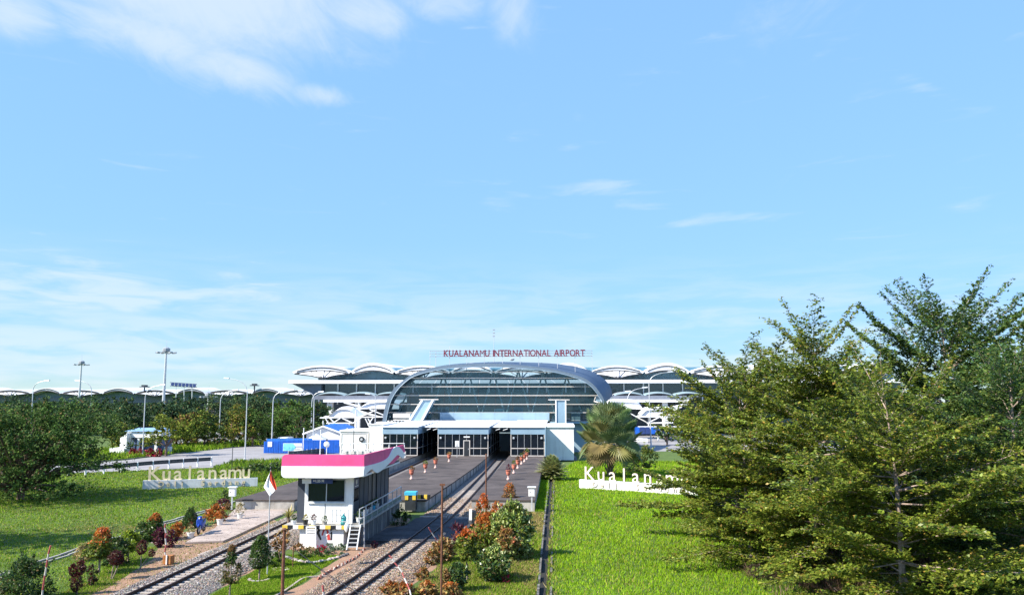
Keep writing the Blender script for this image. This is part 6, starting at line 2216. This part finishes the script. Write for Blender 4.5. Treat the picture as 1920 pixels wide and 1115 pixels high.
# ================================================================== TREES
def mantaly(label, base, H, R, seed, pal, leaf=.15, low=.14, lean=(0, 0), dens=1.0, name='almond_tree', tiers=None, bark=M_BARKP, trunk_r=.16, up=1.0, leafmat_=None, group=None):
    """tiered tree: whorls of almost level branches carrying flat sprays of small leaves"""
    global rng
    rs = np.random.default_rng(seed)
    b = np.array(base, float)
    root = thing(name, label, 'tree', base, group)
    tr = []
    K = 9
    for i in range(K):
        t = i / (K - 1)
        tr.append(Vector((b[0] + lean[0] * t + .12 * math.sin(t * 5 + seed), b[1] + lean[1] * t + .12 * math.cos(t * 4 + seed), b[2] + H * .95 * t)))
    MB().tube(tr, [trunk_r * (1 - .88 * i / (K - 1)) for i in range(K)], 9).build('trunk', bark, root)

    def trunk_at(t):
        f = t * (K - 1)
        i = min(K - 2, int(f))
        return np.array(tr[i].lerp(tr[i + 1], f - i))
    C, A, Nn = [], [], []
    limb = MB()
    tiers = tiers or int(H / .72)
    for ti in range(tiers):
        t = low + (1 - low) * ((ti + rs.random() * .5) / tiers) ** .95
        t = min(t, .955)
        prof = np.interp(t, [0, .12, .25, .42, .6, .78, .9, 1.0], [.55, .82, 1.0, 1.0, .90, .76, .60, .42])
        e0 = R_(np.interp(t, [0, .3, .6, .8, 1.0], [-5, 3, 15, 31, 56]) * up)
        nb = 6 if t < .75 else 5
        a0 = rs.random() * 6.28
        for k in range(nb):
            az = a0 + 2 * math.pi * k / nb + rs.normal(0, .22)
            L = R * prof * np.clip(rs.normal(.95, .22), .40, 1.4) * (1 + .14 * math.sin(2 * az + seed))
            e = e0 + rs.normal(0, .17)
            if rs.random() < .10:
                continue
            hd = np.array([math.cos(az), math.sin(az), 0])
            sd = np.array([-math.sin(az), math.cos(az), 0])
            p0 = trunk_at(t)
            ns = 7
            path = []
            wob = rs.normal(0, .12)
            for s in range(ns + 1):
                u_ = s / ns
                bend = .10 * L * u_ * u_ * (1 if t > .5 else .6) - .05 * L * u_
                path.append(p0 + hd * (L * u_ * math.cos(e)) + sd * (wob * L * u_ * u_) + np.array([0, 0, L * u_ * math.sin(e) + bend]))
            r0 = max(.010, .018 * L / 3)
            limb.tube([Vector(p) for p in path], [r0 * (1 - .8 * s / ns) for s in range(ns + 1)], 4, caps=False)
            path = np.array(path)
            # side sprays
            tilt = rs.normal(0, .16)
            nt = max(4, int(L / .160 * dens))
            for j in range(nt):
                u_ = .16 + .84 * (j + rs.random() * .6) / nt
                f = min(u_, .999) * ns
                i = int(f)
                pp = path[i] + (path[i + 1] - path[i]) * (f - i)
                fw = path[i + 1] - path[i]
                fw = fw / np.linalg.norm(fw)
                sg_ = 1 if j % 2 else -1
                ang = R_(52 + rs.normal(0, 10))
                dd = fw * math.cos(ang) + sd * sg_ * math.sin(ang) + np.array([0, 0, .06 + tilt * sg_ + rs.normal(0, .09)])
                tl = (.30 * L * (1.05 - u_) + .36) * np.clip(rs.normal(1, .2), .5, 1.5)
                tl = min(tl, 1.7) * (1.0 if t < .6 else 1 - .40 * (t - .6) / .4)
                nn = max(3, int(tl / .10))
                v = (np.arange(nn) + rs.random(nn)) / nn
                per = 4 if t < .8 else 3
                cc = pp[None] + dd[None] * (v * tl)[:, None]
                cc = np.repeat(cc, per, 0) + rs.normal(0, .07, (nn * per, 3)) * np.array([1, 1, .6])
                C.append(cc)
                A.append(rs.normal(0, 1, (nn * per, 3)) * np.array([1, 1, .35]) + dd[None] * .5)
                Nn.append(rs.normal(0, .38, (nn * per, 3)) + np.array([0, 0, 1.0]) - hd * .05)
                if tl > .8 and rs.random() < .5:
                    limb.tube([Vector(pp), Vector(pp + dd * tl * .85)], [.010, .004], 3, caps=False)
    limb.build('branches', bark, root)
    C, A, Nn = np.concatenate(C), np.concatenate(A), np.concatenate(Nn)
    n = len(C)
    ln = leaf * (.6 + .8 * rs.random(n))
    rng, keep = rs, rng
    cols = pick_cols(pal, n, .16)
    rng = keep
    print('MANTALY', n)
    # whole sprays differ a little in age and hue
    hue = .82 + .36 * (0.5 + .5 * np.sin(C[:, 0] * 1.1 + C[:, 2] * 2.3 + seed) * np.cos(C[:, 1] * .9 - C[:, 2] * 1.3))
    cols = np.clip(cols * hue[:, None], .004, .9)
    crown_obj('crown', [(leaf_quads(C, A, Nn, ln, ln * .58), cols)], root, leafmat_)
    return root


def gx(px, Y):
    return Q(px, 800, Y).x


mantaly('nearest tiered tree with the pink trunk showing at the bottom', (gx(1684, 33.5), 33.5, -.3), 10.2, 5.7, 11, G_MANT, leaf=.155, low=.20, trunk_r=.17, lean=(-.3, .4))
mantaly('tall yellowish tiered tree left of the pink trunk', (gx(1530, 43), 43.5, -.3), 13.3, 6.3, 23, G_MANT, leaf=.175, low=.10, lean=(.2, 0))
mantaly('leftmost tiered tree reaching over the white lawn sign', (gx(1380, 57), 57, -.2), 11.6, 6.2, 35, G_MANT, leaf=.20, low=.10, lean=(.3, .2))
mantaly('tallest dark tiered tree with feathery tips at the top right', (gx(1778, 48), 48, -.3), 14.9, 7.3, 41, G_MANT_DK, leaf=.185, low=.10, up=1.12)
mantaly('tiered tree with reddish trunk at the right picture edge', (gx(1903, 37), 37, -.3), 11.2, 5.4, 58, G_MANT_DK, leaf=.15, low=.22, trunk_r=.22)
mantaly('shorter tiered tree filling the gap between the yellowish and tallest trees', (gx(1640, 55), 55, -.2), 11.5, 6.0, 63, G_MANT_DK, leaf=.26, low=.08, dens=.6)
mantaly('farther tiered tree behind the right picture edge tree', (gx(1960, 52), 52, -.2), 14.2, 6.8, 77, G_MANT_DK, leaf=.28, low=.08, dens=.45)
mantaly('low tiered sapling at the lawn edge under the yellowish tree', (gx(1400, 47), 47.5, -.2), 8.0, 4.6, 83, G_MANT, leaf=.16, low=.07)
# dry brush and undergrowth under the right trees
def brush(name, label, cx, cy, r, n, h, pal, seed):
    rs = np.random.default_rng(seed)
    a = rs.random(n) * 6.28
    rr = r * np.sqrt(rs.random(n))
    p = np.stack([cx + rr * np.cos(a), cy + rr * np.sin(a), np.zeros(n)], 1)
    d = unit(np.stack([rs.normal(0, .6, n), rs.normal(0, .6, n), np.abs(rs.normal(.7, .4, n))], 1))
    ln = h * (.4 + .9 * rs.random(n))
    s_ = unit(np.cross(d, rs.normal(0, 1, (n, 3)))) * .012
    v = np.stack([p - s_, p + s_, p + d * ln[:, None] + s_ * .3, p + d * ln[:, None] - s_ * .3], 1).reshape(-1, 3)
    c = pick_cols(pal, n)
    root = thing(name, label, 'brush', (cx, cy, 0))
    crown_obj('twigs', [(v, c)], root)
    v_, c_ = bush_leaves((cx, cy, 0), r * .8, h * .8, 'dome', 500, .14, G_DARK, None)
    crown_obj('leaves', [(v_, c_)], root)


DRYB = [((.26, .17, .11), 2), ((.18, .11, .08), 2), ((.34, .25, .16), 1)]
for (px, py, r, h, lab) in ((1560, 1100, 1.7, 1.3, 'tangle of dry brush at the bottom under the yellowish tree'), (1450, 1080, 1.4, 1.0, 'dark brush at the curved lawn edge'), (1630, 1120, 1.6, 1.1, 'dry twigs left of the pink trunk'), (1760, 1090, 1.8, 1.0, 'brush between the pink and the reddish trunks'), (1850, 1100, 1.8, 1.1, 'brush by the reddish trunk'), (1500, 1040, 1.6, 1.1, 'shaded brush behind the dry tangle'), (1690, 1050, 2.0, 1.2, 'shaded brush behind the pink trunk')):
    c = P(px, py)
    brush('dry_brush', lab, c.x, c.y, r, 900, h, DRYB, int(px))
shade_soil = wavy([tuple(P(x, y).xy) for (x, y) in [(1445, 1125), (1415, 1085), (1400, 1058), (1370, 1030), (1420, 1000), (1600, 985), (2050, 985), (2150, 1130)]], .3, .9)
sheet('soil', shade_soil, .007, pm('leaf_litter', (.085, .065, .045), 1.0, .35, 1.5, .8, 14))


def far_tree(label, base, H, R, seed, pal, leaf=.45, n=2600, name='roadside_tree', group=None, trunk=.22, clumps=14, flat=.8, low=.3):
    """broad crown of leafy clumps on limbs"""
    global rng
    rs = np.random.default_rng(seed)
    b = Vector(base)
    root = thing(name, label, 'tree', b, group)
    fork = b + Vector((0, 0, H * low))
    MB().tube([b, fork, b + Vector((rs.normal(0, .2), 0, H * .75))], [trunk, trunk * .8, trunk * .2], 7).build('trunk', M_BARK, root)
    limb = MB()
    parts = []
    keep, rng = rng, rs
    for k in range(clumps):
        a = rs.random() * 6.28
        u_ = rs.random() ** .6
        zz = rs.random()
        rr = R * .72 * u_ * math.sqrt(max(.05, 1 - (zz * .85) ** 2))
        c = Vector((b.x + rr * math.cos(a), b.y + rr * math.sin(a), b.z + H * (low * .9 + (1 - low * .9) * .78 * zz)))
        limb.tube([fork - Vector((0, 0, .2)), fork.lerp(c, .5) + Vector((0, 0, .2)), c], [trunk * .4, trunk * .25, .03], 4, caps=False)
        cr = R * rs.uniform(.34, .52)
        hh = cr * 1.25 * flat
        v_, c_ = bush_leaves((c.x, c.y, c.z - hh * .35), cr, hh, 'dome', n // clumps, leaf, pal, None, lump=.3, ratio=.6)
        parts.append((v_, np.clip(c_ * rs.uniform(.75, 1.25), .004, .9)))
    rng = keep
    limb.build('limbs', M_BARK, root)
    crown_obj('crown', parts, root, M_LEAFM)
    return root


LT = [(38, 936, 10.3, 10.8, 'broad dark tree with a low wide crown on the left lawn', G_DARK + G_MID, 44000), (-95, 922, 10.8, 9.0, 'dark tree half cut by the left picture edge behind the lawn', G_MID + G_YEL, 20000)]
for k, (px, py, H, R, lab, pal, n_) in enumerate(LT):
    c = P(px, py)
    far_tree(lab, (c.x, c.y, 0), H, R, 150 + k, pal, leaf=.24, n=n_, name='spreading_tree', trunk=.38, clumps=90, flat=.40, low=.10)
far_tree('roadside tree just outside the left picture edge', (-41.3, 49.5, 0), 9.6, 6.2, 160, G_DARK, leaf=.34, n=8000, name='spreading_tree', trunk=.3, clumps=36, flat=.5, low=.25)

FT = [  # px of trunk, base distance, top y in photo, crown radius, palette, label
    (205, 205, 741, 8.5, G_FAR, 'dark back tree left of the farther mast lamp'), (150, 215, 744, 9, G_FAR, 'dark back tree behind the far mast'), (235, 190, 746, 7, G_FAR, 'dark back tree above the annexe'),
    (95, 225, 740, 9, G_FAR, 'dark back tree behind the crown of the left lawn tree'), (345, 205, 741, 8.5, G_FAR, 'dark back tree right of the tall mast'), (390, 210, 738, 9, G_FAR, 'dark back tree under the stub mast'),
    (440, 208, 739, 8.5, G_FAR, 'dark back tree under the tall lamp arm'), (490, 205, 741, 8.5, G_FAR, 'dark back tree left of the hoarding lamp'), (545, 200, 746, 8, G_MID, 'dark back tree right of the hoarding lamp'),
    (590, 196, 747, 6.5, G_FAR, 'dark back tree next to the terminal eaves'), (313, 200, 745, 6.5, G_FAR, 'dark back tree behind the tall mast foot'), (270, 232, 756, 8, G_FAR, 'dark low back tree behind the booth lamp'),
    (20, 215, 738, 10, G_FAR, 'dark back tree at the far left'), (-50, 200, 736, 10, G_FAR + G_YEL, 'back tree at the left picture edge'),
]
for k, (px, Y, yt, R, pal, lab) in enumerate(FT):
    Ht = Q(px, yt, Y).z
    far_tree(lab, (gx(px, Y), Y, 0), Ht, R, 200 + k, pal, leaf=.55, n=5600, group='dark trees behind the road', clumps=int(rng.integers(16, 30)), low=.18)
NT = [(314, 136, 768, 5.4, G_YEL, 'yellow-green roadside tree right of the booth'), (352, 160, 774, 5.0, G_YEL + BROWN, 'brownish roadside tree between the booth tree and lamp'), (385, 162, 768, 5.4, G_MID + G_YEL, 'green roadside tree just left of the lamp between yellow trees'),
      (435, 164, 762, 5.8, G_YEL + [((.30, .20, .05), 2)], 'golden roadside tree behind the tall lamp'), (475, 166, 766, 5.6, G_MID, 'green roadside tree right of the golden one'), (532, 172, 762, 5.2, G_MID, 'green roadside tree above the hoarding left end'),
      (565, 172, 756, 5.5, G_MID, 'green roadside tree left of the gabled shed'), (292, 150, 806, 3.6, [((.26, .18, .05), 2), ((.17, .17, .04), 2)], 'low yellow-brown tree beside the booth roof'), (228, 150, 790, 3.0, G_YEL, 'small yellow tree peeping over the annexe')]
for k, (px, Y, yt, R, pal, lab) in enumerate(NT):
    Ht = Q(px, yt, Y).z
    far_tree(lab, (gx(px, Y), Y, 0), Ht, R, 300 + k, pal, leaf=.36, n=5200, group='sunlit trees along the road', clumps=int(rng.integers(10, 20)), low=.22)
far_tree('low green tree beside the right steps', (gx(1250, 175), 175, 0), 4.2, 3.4, 351, G_MID, leaf=.4, n=1200, clumps=8)
# hedge line under the roadside trees
HB = ['hedge bush right of the red flower bushes', 'hedge bush below the brownish roadside tree', 'hedge bush left of the lamp between yellow trees', 'hedge bush just right of the lamp between yellow trees', 'hedge bush behind the tall lamp pole', 'hedge bush halfway between tall lamp and hoarding', 'hedge bush near the left end of the hoarding', 'hedge bush behind the hoarding notice', 'hedge bush behind the hoarding banner', 'hedge bush behind the thin poles of the hoarding']
for k, lab in enumerate(HB):
    px = 325 + k * 28
    plant('hedge_bush', lab, px, 838 - k * .9, 0, [(0, 0, 42, random.uniform(14, 22), 'dome', .4, 900, BROWN + G_FAR + G_FAR + G_FAR, None, .5, {'lump': .3})], 'bush', 'hedge along the far road side')

# ================================================================== GRASS
def inside(poly, x, y):
    px_ = np.array([p[0] for p in poly])
    py_ = np.array([p[1] for p in poly])
    res = np.zeros(len(x), bool)
    j = len(px_) - 1
    for i in range(len(px_)):
        c = ((py_[i] > y) != (py_[j] > y)) & (x < (px_[j] - px_[i]) * (y - py_[i]) / (py_[j] - py_[i] + 1e-12) + px_[i])
        res ^= c
        j = i
    return res


def grass(name, label, poly, n, h, pal, excl=(), w=.028, pw=1.6, patch=None):
    xs = [p[0] for p in poly]
    ys = [p[1] for p in poly]
    y0, y1 = min(ys), max(ys)
    # denser near the viewer
    u_ = rng.random(n * 2)
    y = (y0 ** (1 - pw) + u_ * (y1 ** (1 - pw) - y0 ** (1 - pw))) ** (1 / (1 - pw))
    x = min(xs) + (max(xs) - min(xs)) * rng.random(n * 2)
    k = inside(poly, x, y)
    for e in excl:
        k &= ~inside(e, x, y)
    x, y = x[k], y[k]
    m = len(x)
    clump = .55 + .45 * np.sin(x * 1.7 + np.sin(y * .9) * 2) * np.sin(y * 1.3 + x * .6)
    hh = h * (.45 + .8 * rng.random(m)) * (.7 + .5 * clump) * (1 + (y - 36) * .006)
    a = rng.random(m) * 6.28
    lean = rng.normal(0, .35, (m, 2))
    ww = w * (1 + np.maximum(0, y - 36) / 45)
    p = np.stack([x, y, np.full(m, -.01)], 1)
    sd = np.stack([np.cos(a), np.sin(a), np.zeros(m)], 1) * ww[:, None]
    tip = p + np.stack([lean[:, 0] * hh, lean[:, 1] * hh, hh], 1)
    v = np.stack([p - sd, p + sd, tip], 1).reshape(-1, 3)
    cols = pick_cols(pal, m, .14)
    tone = np.sin(x * .42 + 1.3 * np.sin(y * .21)) * np.sin(y * .33 + .8 * np.sin(x * .5))
    cols *= (1 + .16 * tone)[:, None]
    if patch is not None:
        pc, f = patch
        sel = f(x, y) > rng.random(m)
        cols[sel] = pick_cols(pc, int(sel.sum()), .15)
    me = np_mesh(name, v, 3, np.clip(cols, .004, .9), M_GRASS)
    o = bpy.data.objects.new(name, me)
    COL.objects.link(o)
    return tag(o, label, 'grass', kind='stuff')


GR_BRIGHT = [((.195, .345, .012), 4), ((.250, .395, .018), 3), ((.15, .28, .010), 2), ((.36, .38, .05), .9)]
GR_LEFT = [((.175, .290, .018), 4), ((.23, .335, .026), 3), ((.11, .20, .014), 2), ((.34, .32, .08), .9)]
lawn_r = [(-.36, 32), (14, 32), (12.5, 42), (13, 47), (22, 60), (40, 100), (60, 128), (2.8, 128), (-.2, 110), (-.42, 98)]
grass('lawn_grass', 'bright green lawn right of the drain', lawn_r, 215000, .165, GR_BRIGHT, w=.021, patch=(DRYG + GR_LEFT, lambda x, y: .07 + .30 * np.clip(np.sin(x * .9 + 2 * np.sin(y * .17)) * np.sin(y * .37 + 1.5 * np.sin(x * .4)) - .25, 0, 1) + .5 * np.exp(-((x + .45) / .35) ** 2)))
isl = [(track_l(30) + 2.9, 30), (smooth_r(30) - 2.8, 30), (smooth_r(37) - 3.2, 37.2), (smooth_r(42) - 3.2, 42.5), (-13.2, 49.6), (-17.0, 49.5), (track_l(44) + 3.0, 44)]
grass('lawn_grass', 'short lawn on the island between the tracks', isl, 42000, .10, GR_LEFT, w=.022)
gar_r = [(smooth_r(30) + 3.2, 30), (-1.12, 30), (-1.2, 69), (-6.0, 69), (smooth_r(62) + 2.8, 62), (smooth_r(46) + 2.9, 46), (smooth_r(38) + 3.0, 38)]
grass('lawn_grass', 'patchy grass in the right garden', gar_r, 52000, .15, GR_LEFT, w=.024, patch=(DRYG, lambda x, y: .25 + .35 * (np.sin(x * 1.1 + y * .35) > .3) + .3 * (y > 58)))
strip_r = [(-2.0, 70), (-1.1, 70), (-1.1, 124), (-2.0, 124)]
grass('lawn_grass', 'narrow grass strip between platform and drain', strip_r, 5000, .2, GR_BRIGHT)
lawn_l = [(-32, 30), (-24.0, 30), (-24.2, 42), (-27.2, 50), (-28.2, 60), (-28.2, 75), (-28.4, 104), (-30, 112), (-48, 112), (-62, 106), (-78, 96), (-90, 80), (-52, 40)]
grass('lawn_grass', 'left lawn sloping to the guardrail', lawn_l, 190000, .11, GR_LEFT, w=.024, excl=[road_poly], patch=(DRYG, lambda x, y: .55 * np.exp(-(((x + 31) / 6.0) ** 2 + ((y - 58.5) / 2.2) ** 2)) + .10))
verge_l = [(track_l(30) - 2.8, 30), (-24.2, 30), (-24.4, 42), (-27.2, 50), (-26.0, 52), (-24.2, 47.3), (-22.7, 41)]
grass('lawn_grass', 'mown verge left of the straight track', verge_l, 24000, .10, GR_LEFT, w=.022, patch=(DRYG, lambda x, y: .2 + 0 * x))
far_l = [tuple(p.xy) for p in pts([(90, 872), (250, 860), (330, 850), (495, 833), (495, 826), (100, 850)])]
grass('lawn_grass', 'grass strip beyond the road under the trees', far_l, 9000, .5, GR_LEFT, w=.05)
mound = [tuple(p.xy) for p in pts([(400, 879), (445, 867), (545, 865), (560, 890), (480, 905), (410, 893)])]
grass('lawn_grass', 'rough grass on the mound right of the guardrail', mound, 9000, .45, GR_LEFT + G_MID, w=.04)
dr = [(-.62, 30), (-.40, 30), (-.50, 100), (-.70, 100)]
grass('weeds', 'weeds growing in the drain beside the lawn', dr, 900, .22, GR_LEFT + DRYG, w=.03)
under = [tuple(P(x, y).xy) for (x, y) in [(1450, 1130), (1410, 1070), (1500, 1000), (1900, 990), (2100, 1130)]]
grass('weeds', 'shaded undergrowth below the big trees', under, 9000, .35, G_DARK + G_MID + DRYB, w=.03)

# fallen leaves, grit and little weeds on the bare soil and paving
def litter(name, label, poly, n, z, pal, size):
    xs = [p[0] for p in poly]
    ys = [p[1] for p in poly]
    x = min(xs) + (max(xs) - min(xs)) * rng.random(n)
    y = min(ys) + (max(ys) - min(ys)) * rng.random(n)
    k = inside(poly, x, y)
    c = np.stack([x[k], y[k], np.full(k.sum(), z + .012)], 1)
    m = len(c)
    v = leaf_quads(c, rng.normal(0, 1, (m, 3)) * np.array([1, 1, .25]), rng.normal(0, .3, (m, 3)) + np.array([0, 0, 1.]), size * (.5 + rng.random(m)), size * (.3 + .5 * rng.random(m)))
    o = bpy.data.objects.new(name, np_mesh(name, v, 4, pick_cols(pal, m), M_STONE))
    COL.objects.link(o)
    tag(o, label, 'litter', kind='stuff')


LIT = [((.30, .20, .12), 2), ((.16, .11, .07), 2), ((.45, .38, .30), 1.5), ((.10, .12, .04), 1)]
litter('leaf_litter', 'dead leaves and grit on the red soil left of the track', soil_l, 5000, .006, LIT, .09)
litter('leaf_litter', 'dead leaves and grit on the pale paving', pave_poly, 700, .14, LIT, .08)
litter('leaf_litter', 'dead leaves under the big right trees', shade_soil, 6000, .007, LIT, .12)
grass('weeds', 'scattered weeds on the red soil left of the track', soil_l, 3500, .10, GR_LEFT + DRYG, w=.02)

# expansion joints in the platform surfaces
for root, xa, xb in ((plat_l, -27.4, -22.0), (plat_m, -18.2, -11.2), (plat_r, -7.4, -2.2)):
    for k in range(6):
        y = 74 + k * 8.5
        MB().box(xa, xb, y, y + .05, PH + .001, PH + .005).build('expansion_joint', M_BLACK, root)
